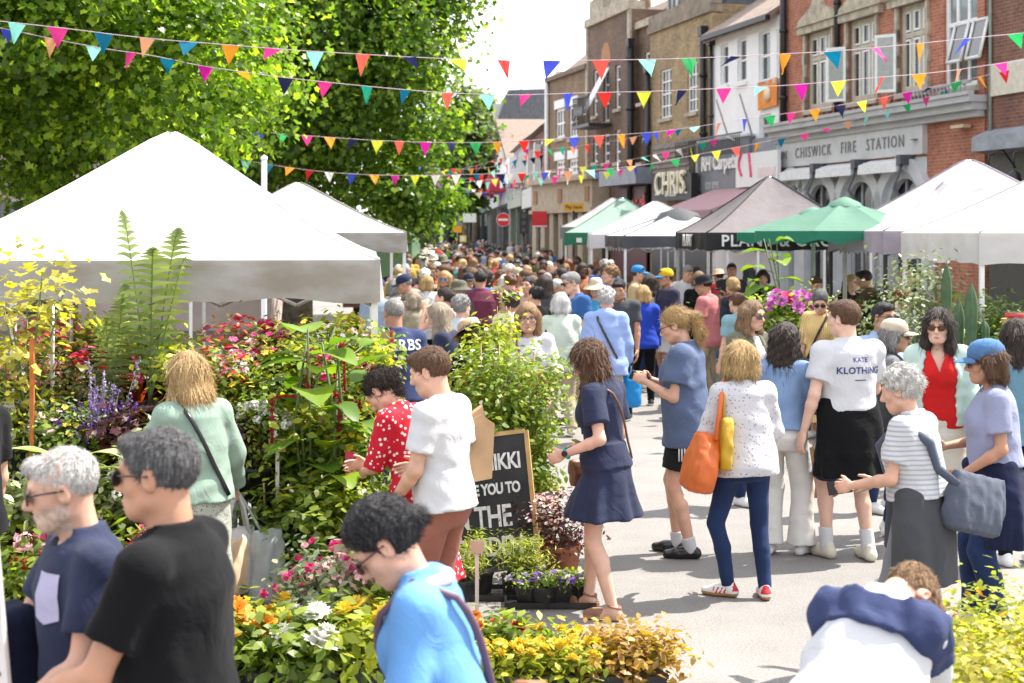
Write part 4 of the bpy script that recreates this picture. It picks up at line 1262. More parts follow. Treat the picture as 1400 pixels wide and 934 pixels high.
def bush(key,leafmat,lsize,rad,ht,n,pot=(.11,.19,None),flowers=None,outline=SIMPLE_LEAF,ncl=16,up=.5,stem=True,square=False,z0=None,heads_split=False,seed=None,stakes=0,hollow=.3):
 """potted bush: pot, stems, foliage and its flowers"""
 rs = np.random.default_rng(seed if seed is not None else sum(map(ord,key)))
 if square and z0 is None and pot[0]>.08:
  z0 = .07
 if not square:
  lsize*=.8;n = int(n*1.5)
 L = []
 ph = pot[1]
 L.append(('pot',pot_mesh(pot[0],ph,pot[2],square),[]))
 zc = (z0 if z0 is not None else ph*.9)
 c = np.array([0,0,zc+ht*.52])
 rad3 = np.array([rad,rad,ht*.5])
 P, D = [], []
 tips = []
 for i in range(ncl):
  d = rs.normal(size=3);d/=np.linalg.norm(d)
  q = (hollow+(1-hollow)*rs.uniform())**.6
  cc = c+d*rad3*q*(1+.22*rs.normal()*.5)
  cc[2] = max(cc[2],zc+.02)
  tips.append(cc)
  k = max(4,int(n/ncl*rs.uniform(.6,1.4)))
  g = rs.normal(size=(k,3))*rad*.34*np.array([1,1,.7])
  P.append(cc+g);D.append(g/(np.linalg.norm(g,axis=1)[:,None]+1e-6)*.4+d*.5)
 P = np.concatenate(P);D = np.concatenate(D)
 P[:,2] = np.maximum(P[:,2],zc-.05)
 b = MB();leaves(b,P,lsize,outline,D,rs,up=up)
 L.append(('foliage',b.mesh('foliage',leafmat),[]))
 b = MB()
 for tt in tips[:10]:
  b.tube([(rs.normal()*.02,rs.normal()*.02,ph*.8),(tt[0]*.4,tt[1]*.4,(tt[2]+ph)*.5),tt],[.008,.006,.003],5)
 for i in range(stakes):
  a = i*2.1
  b.tube([(.06*math.cos(a),.06*math.sin(a),ph*.5),(.07*math.cos(a),.07*math.sin(a),zc+ht*.98)],.0045,5)
 L.append(('stem',b.mesh('stem',CANE if stakes else STEM),[]))
 if flowers:
  for(fm,cnt,fs,fk)in flowers:
   b = MB()
   for i in range(cnt if heads_split or square else int(cnt*1.6)):
    d = rs.normal(size=3);d[2] = abs(d[2])+.1;d[1]-=.35;d/=np.linalg.norm(d)
    p = c+d*rad3*rs.uniform(.95,1.12)
    if heads_split:
     b = MB();blossom(b,p,fs*rs.uniform(.8,1.15),fk,rs);L.append(('flower_head',b.mesh('flower_head',fm),[]))
    else:
     blossom(b,p,fs*rs.uniform(.75,1.2),fk,rs)
   if not heads_split:
    L.append(('blossom',b.mesh('blossom',fm),[]))
 PROTO[key] = L
def plant(key,loc,label,rz=None,s=1.0,cat='plant',name='potted_plant',group=None):
 t = thing(name,label,cat,loc,rng.uniform(0,6.28)if rz is None else rz,group)
 t.scale = (s,s,s)
 for nm, me, subs in PROTO[key]:
  link(nm,me,t)
 return t
def fern_proto(key,nf,ln,lm,pot=(.12,.2,None),lift=.8,seed=1):
 rs = np.random.default_rng(seed)
 L = [('pot',pot_mesh(pot[0],pot[1],pot[2]),[])]
 b = MB();st = MB()
 for i in range(nf):
  a = rs.uniform(0,2*PI);l = ln*rs.uniform(.75,1.1);lf = lift*rs.uniform(.8,1.15)
  m = 22
  q = np.linspace(0,1,m)
  out = l*np.sin(q*1.1)*.55*(1.4-lf)
  C_ = np.stack([out*math.cos(a),out*math.sin(a),pot[1]+l*lf*(q-.28*q**3)],1)
  st.tube(C_,np.linspace(.005,.0015,m),4)
  T = np.gradient(C_,axis=0);T/=np.linalg.norm(T,axis=1)[:,None]
  side = np.cross(T,[math.cos(a),math.sin(a),.2]);side/=np.linalg.norm(side,axis=1)[:,None]
  for j in range(3,m):
   w_ = l*(.15 if nf<10 else.24)*math.sin(PI*min(1,(j/m)**.75))+.008
   for s in(-1,1):
    o = C_[j];d = side[j]*s+T[j]*.35;d/=np.linalg.norm(d)
    k = 7
    qs = np.linspace(0,1,k)
    A = o+d*w_*qs[:,None]
    hw = .0085*(l/.6)*(1-qs*.85)
    up_ = A+T[j]*hw[:,None];dn = A-T[j]*hw[:,None]
    V = np.concatenate([up_,dn]);V[:,2]-=.25*w_*np.tile(qs,2)**2
    b.add(V,np.array([(x,x+1,k+x+1,k+x)for x in range(k-1)]),0,False)
 L.append(('frond',b.mesh('frond',lm),[]));L.append(('stem',st.mesh('stem',STEM),[]))
 PROTO[key] = L
def strap_proto(key,n,ln,wd,lm,pot=(.12,.2,None),droop=.5,seed=2,up=.9):
 rs = np.random.default_rng(seed)
 L = [('pot',pot_mesh(*pot),[])]
 b = MB()
 for i in range(n):
  a = rs.uniform(0,2*PI);l = ln*rs.uniform(.6,1.1);th = rs.uniform(.15,1.0)
  m = 8
  q = np.linspace(0,1,m)
  out = l*q*math.sin(th);z = l*q*math.cos(th)*up-droop*l*q**2.2*math.sin(th)
  C_ = np.stack([out*math.cos(a),out*math.sin(a),pot[1]*.9+z],1)
  s = np.array([-math.sin(a),math.cos(a),0])+rs.normal(size=3)*.15
  w_ = wd*np.sin(PI*(.12+.88*q))**.6+.001
  V = np.concatenate([C_+s*w_[:,None]*.5,C_-s*w_[:,None]*.5])
  b.add(V,np.array([(x,x+1,m+x+1,m+x)for x in range(m-1)]),0,True)
 L.append(('foliage',b.mesh('foliage',lm),[]))
 PROTO[key] = L
def spike_proto(key,lm,fm,ns,ht,rad,seed=3,pot=(.11,.18,None)):
 rs = np.random.default_rng(seed)
 L = [('pot',pot_mesh(*pot),[])]
 st, fl, lf = MB(), MB(), MB()
 for i in range(ns):
  x, y = rs.normal(size=2)*rad*.5
  h = ht*rs.uniform(.7,1.1)
  e = np.array([x*1.5,y*1.5,pot[1]+h])
  s = np.array([x*.4,y*.4,pot[1]*.8])
  st.tube([s,(s+e)/2+[.01,0,.02],e],[.004,.0035,.002],4)
  k = 55
  q = rs.uniform(.5,1,k)
  P = s+(e-s)*q[:,None]+rs.normal(size=(k,3))*.014*(1.25-q)[:,None]*1.6
  leaves(fl,P,.02,QUAD_LEAF,None,rs,up=.1)
  k = 30
  q = rs.uniform(0,.55,k)
  P = s+(e-s)*q[:,None]+rs.normal(size=(k,3))*.05
  leaves(lf,P,.06,SIMPLE_LEAF,None,rs,up=.5)
 L+=[('foliage',lf.mesh('foliage',lm),[]),('stem',st.mesh('stem',STEM),[]),('blossom',fl.mesh('blossom',fm),[])]
 PROTO[key] = L
def bigleaf(b,base,tip_dir,ln,wd,mat=0,curl=.35):
 """broad leaf blade with a midrib fold"""
 d = np.array(tip_dir,float);d/=np.linalg.norm(d)
 s = np.cross(d,[0,0,1.0]);s/=np.linalg.norm(s)+1e-9
 n = np.cross(s,d)
 m = 9
 V = []
 for i in range(m):
  q = i/(m-1)
  c = np.array(base)+d*ln*q+np.array([0,0,-curl*ln*q*q])
  w_ = wd*.5*math.sin(PI*(q*.93+.05))**.75*(1.15-.35*q)
  for k in(-1,-.5,0,.5,1):
   V.append(c+s*w_*k+n*w_*(.22*abs(k)+.05*math.sin(9*q+3*k)))
 F = [(i*5+k,i*5+k+1,(i+1)*5+k+1,(i+1)*5+k)for i in range(m-1)for k in range(4)]
 b.add(V,np.array(F),mat,True)
def big_leaf_plant(key,ht,n,ln,wd,lm,tassel=None,pot=(.15,.25,None),seed=4,spread=.25):
 rs = np.random.default_rng(seed)
 L = [('pot',pot_mesh(*pot),[])]
 b, st, ts = MB(), MB(), MB()
 for i in range(3):
  st.tube([(0,0,pot[1]*.7),(rs.normal()*.05,rs.normal()*.05,pot[1]+ht*.5),(rs.normal()*spread*.6,rs.normal()*spread*.6,pot[1]+ht)],[.012,.01,.006],6)
 for i in range(n):
  z = pot[1]+ht*(.15+.85*(i/n))
  a = i*2.4+rs.uniform(-.3,.3)
  d = np.array([math.cos(a),math.sin(a),rs.uniform(.0,.7)])
  o = np.array([rs.normal()*.04,rs.normal()*.04,z])
  p = o+d*spread*rs.uniform(.2,.6)
  st.tube([o,p],[.005,.004],4)
  bigleaf(b,p,d,ln*rs.uniform(.65,1.15),wd*rs.uniform(.7,1.1),0,rs.uniform(.2,.6))
 L+=[('foliage',b.mesh('foliage',lm),[]),('stem',st.mesh('stem',STEM),[])]
 if tassel:
  for i in range(6):
   a = rs.uniform(0,2*PI);r = spread*rs.uniform(.3,1.1)
   z = pot[1]+ht*rs.uniform(.6,1.0)
   l = rs.uniform(.16,.32)
   ts = MB()
   q = np.linspace(0,1,9)
   pts = np.stack([r*math.cos(a)*(.6+.4*np.minimum(1,q*3)),r*math.sin(a)*(.6+.4*np.minimum(1,q*3)),z+.06*np.sin(np.minimum(q*3,PI))-l*q**1.4],1)
   ts.tube(pts,.005+.003*np.sin(q*9),6)
   P = np.repeat(pts,14,0)+rs.normal(size=(9*14,3))*.006
   leaves(ts,P,.022,QUAD_LEAF,None,rs,up=0)
   L.append(('tassel',ts.mesh('tassel',tassel),[]))
 PROTO[key] = L
bush('yellow_bush',L_YG,.07,.24,.42,460,flowers=None)
bush('mid_bush',L_MID,.065,.24,.42,480,flowers=[(P_YEL,10,.026,'disc'),(P_PALE,6,.03,'disc')])
bush('dark_bush',L_DK,.055,.24,.4,520)
bush('pink_bush',L_MID,.06,.23,.4,420,flowers=[(P_HOT,24,.042,'disc'),(P_PALE,10,.035,'disc')])
L_MIX = leafm('leaf_mixed',(.26,.22,.04),.4,.45,hue=(.48,.16,.05))
bush('red_bush',L_MIX,.055,.25,.44,420,flowers=[(P_RED,18,.032,'disc'),(P_PINK,18,.032,'disc')])
bush('white_bush',L_MID,.055,.23,.4,400,flowers=[(P_WHITE,26,.036,'cluster')])
bush('purple_leaf',L_PUR,.085,.22,.3,260,flowers=[(P_PALE,12,.016,'cluster')],outline=PLANE_LEAF)
bush('variegated',L_VAR,.08,.22,.3,300)
bush('grey_bush',L_GREY,.04,.2,.4,600,up=.7)
bush('hydrangea_pink',L_MID,.09,.24,.3,260,flowers=[(P_PINK,5,.07,'cluster'),(P_PALE,2,.06,'cluster')])
bush('geranium_red',L_YG,.075,.2,.24,260,flowers=[(P_RED,4,.05,'cluster')])
bush('violet_bush',L_MID,.05,.2,.34,380,flowers=[(P_PURP,26,.026,'disc')])
bush('olive',L_GREY,.055,.42,1.15,3000,pot=(.2,.32,POTB),ncl=40,up=.3,seed=5)
bush('bay_bush',L_DK,.06,.4,1.1,3000,pot=(.2,.32,POTB),ncl=40,up=.4,seed=6)
bush('yellow_climber',L_YG,.085,.3,1.1,700,pot=(.16,.26,POTB),ncl=26,seed=7,stakes=3)
bush('low_green',L_MID,.05,.2,.3,480,square=True,pot=(.09,.13,None),stakes=2)
bush('low_yellow',L_YG,.05,.2,.3,460,square=True,pot=(.09,.13,None),flowers=[(P_WHITE,9,.014,'disc')])
bush('dianthus',L_GREY,.045,.17,.3,300,square=True,pot=(.08,.12,None),flowers=[(P_HOT,8,.025,'ball'),(P_PINK,7,.023,'ball'),(P_PALE,7,.023,'ball')])
bush('phlox',L_MID,.05,.18,.26,280,square=True,pot=(.08,.12,None),flowers=[(P_PALE,14,.036,'cluster')])
bush('dahlia_white',L_MID,.064,.17,.26,270,square=True,pot=(.085,.12,None),flowers=[(P_WHITE,4,.072,'ball')],heads_split=True)
bush('dahlia_yellow',L_YG,.064,.17,.26,270,square=True,pot=(.085,.12,None),flowers=[(P_YEL,5,.066,'ball'),(P_GOLD,1,.06,'ball')],heads_split=True)
bush('dahlia_gold',L_MID,.064,.17,.26,288,square=True,pot=(.085,.12,None),flowers=[(P_GOLD,5,.072,'ball')],heads_split=True)
bush('dahlia_red',L_MID,.064,.17,.26,288,square=True,pot=(.085,.12,None),flowers=[(P_RED,1,.055,'ball'),(P_ORG,2,.045,'ball')],heads_split=True)
bush('dahlia_bud',L_MID,.064,.18,.25,342,square=True,pot=(.085,.12,None),flowers=[(P_YEL,1,.03,'ball'),(P_RED,1,.026,'ball')],heads_split=True)
bush('marigold',L_YG,.05,.17,.2,300,square=True,pot=(.085,.12,None),flowers=[(P_YEL,14,.034,'ball')])
bush('bronze_leaf',L_ORG,.05,.18,.22,420,square=True,pot=(.085,.12,None))
bush('speckled',L_PUR,.045,.27,.36,900,pot=(.13,.22,POTT),flowers=[(P_PALE,60,.016,'disc'),(P_WHITE,50,.014,'disc')],seed=9)
bush('viola',L_MID,.035,.1,.1,120,square=True,pot=(.055,.08,None),flowers=[(P_PURP,7,.026,'disc'),(P_WHITE,4,.024,'disc')])
bush('rosemary',L_YG,.05,.15,.34,420,square=True,pot=(.08,.14,None),up=1.2,outline=np.array([(0,-.6),(.1,0),(0,.6),(-.1,0)]))
bush('yellow_shrub',L_YEL,.055,.34,.55,1500,pot=(.15,.22,None),ncl=30,flowers=None,seed=11)
bush('yellow_shrub_light',L_YG,.055,.34,.6,1300,pot=(.15,.22,None),ncl=30,flowers=[(P_GOLD,30,.02,'disc')],seed=12)
bush('acer',L_YEL,.062,.26,1.05,220,pot=(.16,.26,None),ncl=16,outline=PLANE_LEAF,seed=13,hollow=.1,up=.9)
fern_proto('fern',4,1.05,leafm('leaf_fern',(.17,.22,.085),.25,.45,hue=(.28,.33,.15)),lift=1.0,seed=21)
fern_proto('low_fern',14,.5,leafm('leaf_pale_fern',(.34,.40,.16),.25,.5),lift=.65,seed=22)
strap_proto('cordyline',34,.42,.028,L_RED,seed=23)
strap_proto('carex',120,.42,.011,L_YG,seed=24,droop=.8)
strap_proto('palm',40,.8,.05,leafm('leaf_palm',(.17,.27,.03),.3,.5,hue=(.36,.42,.04)),seed=25,droop=.6)
spike_proto('salvia',L_MID,P_PURP,12,.5,.14,31)
spike_proto('delphinium',L_MID,petal('petal_lilac',(.38,.27,.55)),9,.55,.12,32)
spike_proto('astilbe',L_MID,P_WHITE,16,.42,.16,33)
spike_proto('lavender',L_GREY,P_PURP,26,.36,.16,34)
big_leaf_plant('amaranth',1.0,24,.26,.17,L_BIG,petal('tassel_red',(.36,.012,.02)),seed=41,spread=.32)
big_leaf_plant('hosta',.35,20,.26,.16,L_VAR,seed=42,spread=.14)
big_leaf_plant('monstera',1.3,12,.36,.3,L_BIG,seed=43,spread=.3)
big_leaf_plant('zucchini',.8,12,.2,.16,L_YG,P_GOLD,seed=44,spread=.26)
WOOD = plain('raw_wood',(.33,.25,.16),.8,.3,5,.4)
WOODL = plain('pale_wood',(.5,.42,.3),.75,.2,6,.3)
GALV = plain('galvanised',(.45,.46,.47),.45,.2,8,0,.6)
def bench(name,label,x0,x1,y,dep,z,m=GALV,cat='bench'):
 t = thing(name,label,cat,((x0+x1)/2,y,0))
 L = x1-x0
 part(t,'top',m,lambda b:b.box((0,0,z-.02),(L,dep,.04)))
 for sx in(-1,1):
  for sy in(-1,1):
   part(t,'leg',m,lambda b:b.box((sx*(L/2-.04),sy*(dep/2-.03),(z-.04)/2),(.05,.04,z-.04)))
 part(t,'rail',m,lambda b:b.box((0,-dep/2+.02,z-.08),(L-.1,.02,.08)))
 return t
bench('plant_bench','low galvanised staging bench under the front potted plants of the left stall',-3.35,-1.6,9.2,.42,.72)
bench('plant_bench','middle staging bench of the left plant stall',-3.5,-.95,9.72,.42,.95)
bench('plant_bench','top staging bench at the back of the left plant stall',-3.6,-1.0,10.2,.45,1.16)
bench('plant_bench','short low wooden bench under the trailing plants beside the red dress woman',-1.6,-.75,9.0,.5,.34,WOOD)
def pallet(label,x0,x1,y0,y1,h=.05):
 t = thing('wooden_pallet',label,'pallet',((x0+x1)/2,(y0+y1)/2,0))
 L, D = x1-x0, y1-y0
 for i in range(5):
  part(t,'plank',WOODL,lambda b:b.box((0,-D/2+D*(i+.5)/5,h-.012),(L,D/5-.02,.022)))
 for sx in(-1,0,1):
  part(t,'block',WOODL,lambda b:b.box((sx*(L/2-.06),0,(h-.024)/2),(.1,D,h-.025)))
pallet('pale wooden pallet under the white and yellow dahlia trays',gx(285,7.5),gx(520,7.5),7.2,7.85)
pallet('pale wooden pallet under the yellow and bronze bedding plants',gx(630,7.5),gx(925,7.5),7.2,7.85)
pallet('pale wooden pallet under the pink hydrangeas at the left edge',gx(-40,8.5),gx(215,8.5),8.25,8.8,.1)
TRAYM = plain('black_tray',(.02,.02,.021),.4,.2)
def tray(label,x,y,z,w_=.42,d_=.3):
 t = thing('plant_tray',label,'tray',(x,y,z),0,'black plant trays')
 def f(b):
  b.box2((-w_/2,-d_/2,0),(w_/2,d_/2,.012))
  for sx in(-1,1):
   b.box2((sx*w_/2-.006,-d_/2,.012),(sx*w_/2+.006,d_/2,.04))
   b.box2((-w_/2+.006,sx*d_/2-.006,.012),(w_/2-.006,sx*d_/2+.006,.04))
 part(t,'tray_body',TRAYM,f)
 return t
def PZ(key,px,Y,z,label,s=1.0,name='potted_plant',cat='plant',group=None,rz=None):
 return plant(key,(gx(px,Y),Y,z),label,rz,s,cat,name,group)
k = 0
for px, nm in((322,'left end'),(377,'second'),(432,'third'),(487,'right end')):
 tray(f'black plant tray under white and yellow dahlias, {nm} of that row',gx(px,7.5),7.5,.052,.2,.58)
for px, nm in((668,'beside the blue cardigan woman'),(722,'under the plain yellow marigolds'),(776,'under the middle marigolds'),(830,'under the gold leaved plants'),(884,'at the right end under bronze leaves')):
 tray(f'black plant tray {nm}',gx(px,7.5),7.5,.052,.2,.58)
row1 = [('dahlia_gold',312,'gold dahlia at the left end of the front bedding row'),('dahlia_bud',355,'budding dahlia right of the gold dahlia in the front row'),('dahlia_bud',398,'leafy dahlia with a red bud in the middle of the front row'),('dahlia_white',442,'white dahlia in the front row beside the leafy dahlia'),('dahlia_yellow',492,'yellow dahlia at the right end of the front row by the blue cardigan')]
for key, px, lab in row1:
 PZ(key,px,7.34,.065,lab,1.2,'bedding_plant')
row2 = [('dahlia_gold',322,'gold and orange dahlia behind the gold dahlia at the row end'),('dahlia_yellow',368,'pale yellow dahlia in the back bedding row'),('dahlia_white',415,'big white dahlia below the pink carnations'),('dahlia_white',458,'white dahlia with open yellow centre in the back bedding row'),('dahlia_yellow',505,'yellow dahlia partly behind the blue cardigan woman')]
for key, px, lab in row2:
 PZ(key,px,7.66,.065,lab,1.12,'bedding_plant')
row3 = [('marigold',662,'yellow marigold plant at the left end by the brown bag'),('marigold',706,'bright yellow marigold second from the brown bag'),('marigold',750,'yellow marigold in front of the wedge sandals'),('marigold',794,'yellow marigold turning gold beside the bronze plants'),('bronze_leaf',838,'bronze orange leaved plant next to the marigolds'),('bronze_leaf',884,'bronze leaved plant at the right end of the bedding row')]
for key, px, lab in row3:
 PZ(key,px,7.34,.065,lab,1.0,'bedding_plant')
row4 = [('dahlia_red',668,'red dahlia standing above the yellow marigolds'),('dahlia_bud',705,'green dahlia behind the marigolds left of the sandals'),('marigold',748,'marigold in the back row below the violas'),('marigold',790,'marigold in the back row right of the sandals'),('bronze_leaf',832,'amber leaved plant in the back row'),('bronze_leaf',876,'amber leaved plant at the back right corner of the bedding')]
for key, px, lab in row4:
 PZ(key,px,7.64,.065,lab,.95,'bedding_plant')
PZ('dianthus',440,8.0,.16,'hot pink carnation with grey leaves beside the white carrier bags',1.25)
PZ('phlox',478,8.02,.15,'pale pink phlox left of the blue cardigan woman',1.2)
PZ('phlox',512,8.05,.14,'pale pink phlox behind the dark haired woman in blue',1.2)
PZ('dianthus',408,8.1,.1,'small pink carnation next to the tote bag',1.0)
ll = [('hydrangea_pink',22,8.5,'pink hydrangea at the far left behind the ladder'),('geranium_red',75,8.45,'orange red geranium beside the grey haired man'),('geranium_red',128,8.4,'geranium hidden behind the grey haired man'),('hydrangea_pink',180,8.45,'pink hydrangea between the two foreground men'),('low_green',45,8.35,'leafy green plant low at the left edge'),('low_green',105,8.32,'leafy green plant below the red geranium')]
for key, px, Y, lab in ll:
 PZ(key,px,Y,.1,lab,1.15)
ll = [('variegated',15,8.85,'cream variegated plant at the left edge below the dark pots'),('variegated',60,8.9,'pale variegated plant above the pink hydrangea'),('hosta',100,8.9,'cream edged hosta beside the grey haired man'),('variegated',150,8.9,'variegated plant between the men and the bench'),('white_bush',195,8.9,'white flowered plant behind the black shirt man')]
for key, px, Y, lab in ll:
 PZ(key,px,Y,.36,lab,1.1)
bench('plant_bench','low dark bench under the cream variegated plants',gx(-20,8.9),gx(225,8.9),8.9,.36,.355,WOOD)
cc = [('yellow_bush',-12,'yellow green bush in a dark pot at the left edge of the low bench'),('white_bush',32,'white flowered bush in a dark pot on the low bench'),('mid_bush',68,'mid green bush beside the white flowered bush'),('violet_bush',100,'violet flowered bush left of the purple spikes'),('salvia',128,'purple salvia spikes on the low bench'),('purple_leaf',165,'dark purple leaved plant on the low bench'),('grey_bush',75,'grey leaved bush high behind the violet flowers'),('variegated',205,'pale leaved plant beside the blonde woman')]
for i, (key,px,lab)in enumerate(cc):
 PZ(key,px,9.2+.05*(i%2),.72,lab,.95)
PZ('delphinium',134,9.32,.72,'white and violet delphinium spikes left of the blonde woman',1.05)
PZ('dark_bush',288,9.2,.72,'dark green bush right of the green jumper',.9)
PZ('white_bush',352,9.18,.72,'white flowering plant in a black pot with a brown label',.95)
PZ('purple_leaf',320,9.25,.72,'purple leaved plant beside the green jumper',.9)
dd = [('yellow_bush',-15,'yellow green bush at the left end of the middle bench'),('pink_bush',35,'pink flowered bush by the orange post'),('astilbe',78,'feathery white astilbe on the middle bench'),('grey_bush',112,'silvery grey bush on the middle bench'),('red_bush',140,'red flowered bush on the middle bench'),('cordyline',186,'red strap leaved cordyline in a grey pot'),('yellow_bush',262,'yellow green bush behind the blonde hair'),('red_bush',300,'red flowered bush right of the blonde hair'),('white_bush',315,'white flower head plant right of the blonde woman'),('mid_bush',345,'mid green bush in the middle of the display'),('yellow_bush',385,'lime bush under the red tassels'),('yellow_bush',425,'yellow green bush below the broad leaves'),('pink_bush',465,'pink flowered bush beside the wooden label post'),('yellow_bush',500,'lime green bush left of the ponytail woman')]
for i, (key,px,lab)in enumerate(dd):
 PZ(key,px,9.66+.06*(i%3),.95,lab,1.0)
ee = [('red_bush',70,'red and pink flowered bush high at the left under the tent'),('pink_bush',92,'pink flowered bush at the top left of the display'),('yellow_bush',135,'lime bush on the top bench under the tent edge'),('low_fern',172,'pale feathery fern on the top bench'),('yellow_bush',215,'yellow green bush at the foot of the tall fern'),('carex',255,'yellow grassy plant on the top bench'),('carex',290,'lime grassy plant beside the red flowered bush'),('red_bush',325,'red flowered bush on the top bench under the tent'),('pink_bush',362,'bush with pink blooms left of the broad leaves'),('mid_bush',400,'green bush behind the broad leaved plant'),('yellow_bush',447,'yellow green bush behind the red tassels'),('mid_bush',492,'green bush at the right end of the top bench')]
for i, (key,px,lab)in enumerate(ee):
 PZ(key,px,9.98+.05*(i%3),1.16,lab,.95)
PZ('fern',205,9.62,.95,'tall upright green fern standing against the white tent',1.42,rz=2.4)
PZ('fern',152,9.6,.95,'smaller pale fern in front of the tent edge',.98,rz=.5)
PZ('acer',38,9.25,.72,'yellow leaved maple sapling at the upper left of the stall',1.3)
PZ('acer',12,9.3,.72,'golden maple sapling at the left edge of the photo',1.0)
PZ('monstera',425,9.12,.34,'broad leaved plant left of the red tassels',.9,rz=.6)
PZ('amaranth',448,9.15,.34,'broad leaved amaranth with drooping red tassels by the red framed board',1.05,rz=2.9)
PZ('cordyline',180,9.15,.4,'red strap leaved plant low behind the black shirt man',.9)
PZ('red_bush',225,9.0,.4,'red tinged bush behind the black shirt man',.9)
lr = [('low_green',382,9.0,.34),('low_yellow',418,9.02,.34),('low_green',452,9.0,.34),('low_yellow',486,9.03,.34),('low_green',515,9.05,.34)]
lrl = ['green trailing plant with canes at the left of the low wooden bench','yellow green trailing plant with canes on the low bench','green staked plant in the middle of the low wooden bench','lime trailing plant above the dark hair','green staked plant next to the red polka dot dress']
for(key,px,Y,z), lab in zip(lr,lrl):
 PZ(key,px,Y,z,lab,1.35)
for px, Y, lab in((400,8.75,'dark leafy plant on the ground behind the carnations'),(445,8.72,'dark leafy plant behind the small wooden labels'),(492,8.75,'dark bushy plant on the ground behind the dark hair'),(355,8.8,'dark leafy plant behind the carrier bags')):
 PZ('dark_bush',px,Y+.2,.0,lab,1.2)
bench('plant_bench','narrow wooden bench buried in foliage under the red tassels',-1.58,-.8,9.4,.22,.5,WOOD)
PZ('mid_bush',370,9.4,.5,'bushy green plant below the white flowers',1.2)
PZ('yellow_bush',430,9.4,.5,'lime bushy plant filling the middle of the stall',1.3)
PZ('mid_bush',480,9.4,.5,'leafy plant left of the ponytail woman',1.25)
def card(label,px,py,Y,w_,h_,m=WOODL,post=True,zb=.2):
 c = at(px,py,Y)
 t = thing('plant_label',label,'label',(c.x,c.y,zb))
 part(t,'card',m,lambda b:b.box((0,0,c.z-zb),(w_,.012,h_)))
 if post:
  part(t,'stake',plain('white_stake',(.66,.62,.55),.6),lambda b:b.box2((-.011,.007,0),(.011,.02,c.z-zb+.02)))
card('blank wooden plant label on a white stake above the pink phlox',470,747,8.15,.105,.075)
card('small wooden plant label just behind the sunglasses woman',492,752,8.2,.07,.07)
card('small wooden plant label standing before the chalkboard',652,748,8.9,.075,.075,zb=0)
card('brown card label hung beside the white flowering plant',379,609,9.05,.1,.075,plain('kraft_card',(.45,.30,.16),.8),zb=.72)
card('tall red topped plastic plant label among the trailing plants',478,640,9.0,.05,.19,plain('label_red',(.55,.03,.08),.5),zb=.34)
t = thing('display_board','brown board with red edges propped beside the broad leaved plant','board',(gx(517,10.3),10.3,0))
part(t,'panel',plain('brown_panel',(.40,.29,.17),.7),lambda b:b.box2((-.1,0,1.1),(.08,.02,1.64)))
part(t,'frame',plain('red_frame',(.5,.02,.05),.5),lambda b:(b.box2((.08,-.005,1.1),(.105,.025,1.64)),b.box2((-.1,-.004,1.08),(.105,.024,1.1))))
part(t,'leg',WOOD,lambda b:b.box2((-.02,.022,0),(.02,.06,1.3)))
t = thing('rusty_post','thin orange rusty post at the left end of the stall','post',(gx(44,9.0),9.0,.1))
part(t,'shaft',plain('rust',(.45,.14,.03),.8,.3),lambda b:b.box2((-.012,-.012,0),(.012,.012,1.58)))
part(t,'foot',BLACK,lambda b:b.box2((-.05,-.05,0),(.05,.05,.01)))
t = thing('metal_trolley','black and grey wire plant trolley at the left edge','trolley',(gx(20,9.75),9.75,0))
for sx in(-1,1):
 for sy in(-1,1):
  part(t,'upright',GALV,lambda b:b.tube([(sx*.3,sy*.2,0),(sx*.3,sy*.2,1.85)],.014,6))
for z in(.3,.85,1.35,1.8):
 part(t,'shelf',BLACK,lambda b:([b.tube([(-.3,y,z),(.3,y,z)],.006,4)for y in np.linspace(-.2,.2,7)],b.tube([(-.3,-.2,z),(.3,-.2,z),(.3,.2,z),(-.3,.2,z),(-.3,-.2,z)],.01,5)))
bush('jasmine',L_MID,.06,.27,1.05,1500,pot=(.15,.24,POTB),ncl=44,flowers=[(P_WHITE,26,.014,'disc')],seed=51,stakes=3,hollow=.2)
bush('jasmine_tall',L_YG,.065,.2,1.25,900,pot=(.15,.24,POTB),ncl=40,seed=52,stakes=3)
PZ('jasmine',672,10.9,.12,'dense climbing jasmine just behind the chalkboard',1.12)
PZ('jasmine',725,11.0,.1,'climbing jasmine with white flowers right of the chalkboard',1.08)
bench('plant_bench','wooden bench behind the chalkboard carrying the climbers',gx(612,11.4),gx(715,11.4),11.4,.5,.6,WOOD)
PZ('jasmine_tall',690,11.4,.6,'tall yellow green climber rising in front of the straw hat',.8)
PZ('jasmine_tall',738,10.9,.0,'leafy climber trailing down beside the striped pot',.62)
PZ('zucchini',636,11.3,.6,'courgette plant with big orange flowers and lime leaves',.62,rz=1.0)
PZ('yellow_climber',664,11.5,.6,'loose climber with golden leaves behind the courgette flowers',.75)
PZ('speckled',768,10.25,0,'speckled cream and purple shrub in a terracotta pot',1.0)
PZ('rosemary',656,9.75,.014,'upright bright green plant in front of the chalkboard',.85)
PZ('rosemary',700,9.7,.014,'spiky green plant at the chalkboard foot',.8)
PZ('rosemary',636,9.6,0,'green plant beside the small wooden label',.8)
PZ('rosemary',722,9.76,.014,'low green plant right of the chalkboard lettering',.8)
tray('black tray of green plants at the foot of the chalkboard',gx(680,9.7),9.72,0,.62,.3)
tray('black tray of violas beside the wedge sandals',gx(752,9.5),9.5,0,.55,.26)
for i, (px,Y,lab)in enumerate(((722,9.45,'purple and white viola at the left of the viola tray'),(745,9.42,'white viola with purple blotches in the tray'),(768,9.5,'purple viola behind the wedge sandal'),(790,9.5,'white viola at the right end of the tray'))):
 PZ('viola',px,Y,.014,lab,1.15)
t = thing('striped_planter','black and cream striped planter between the climber and the navy dress','planter',(gx(733,10.75),10.75,0))
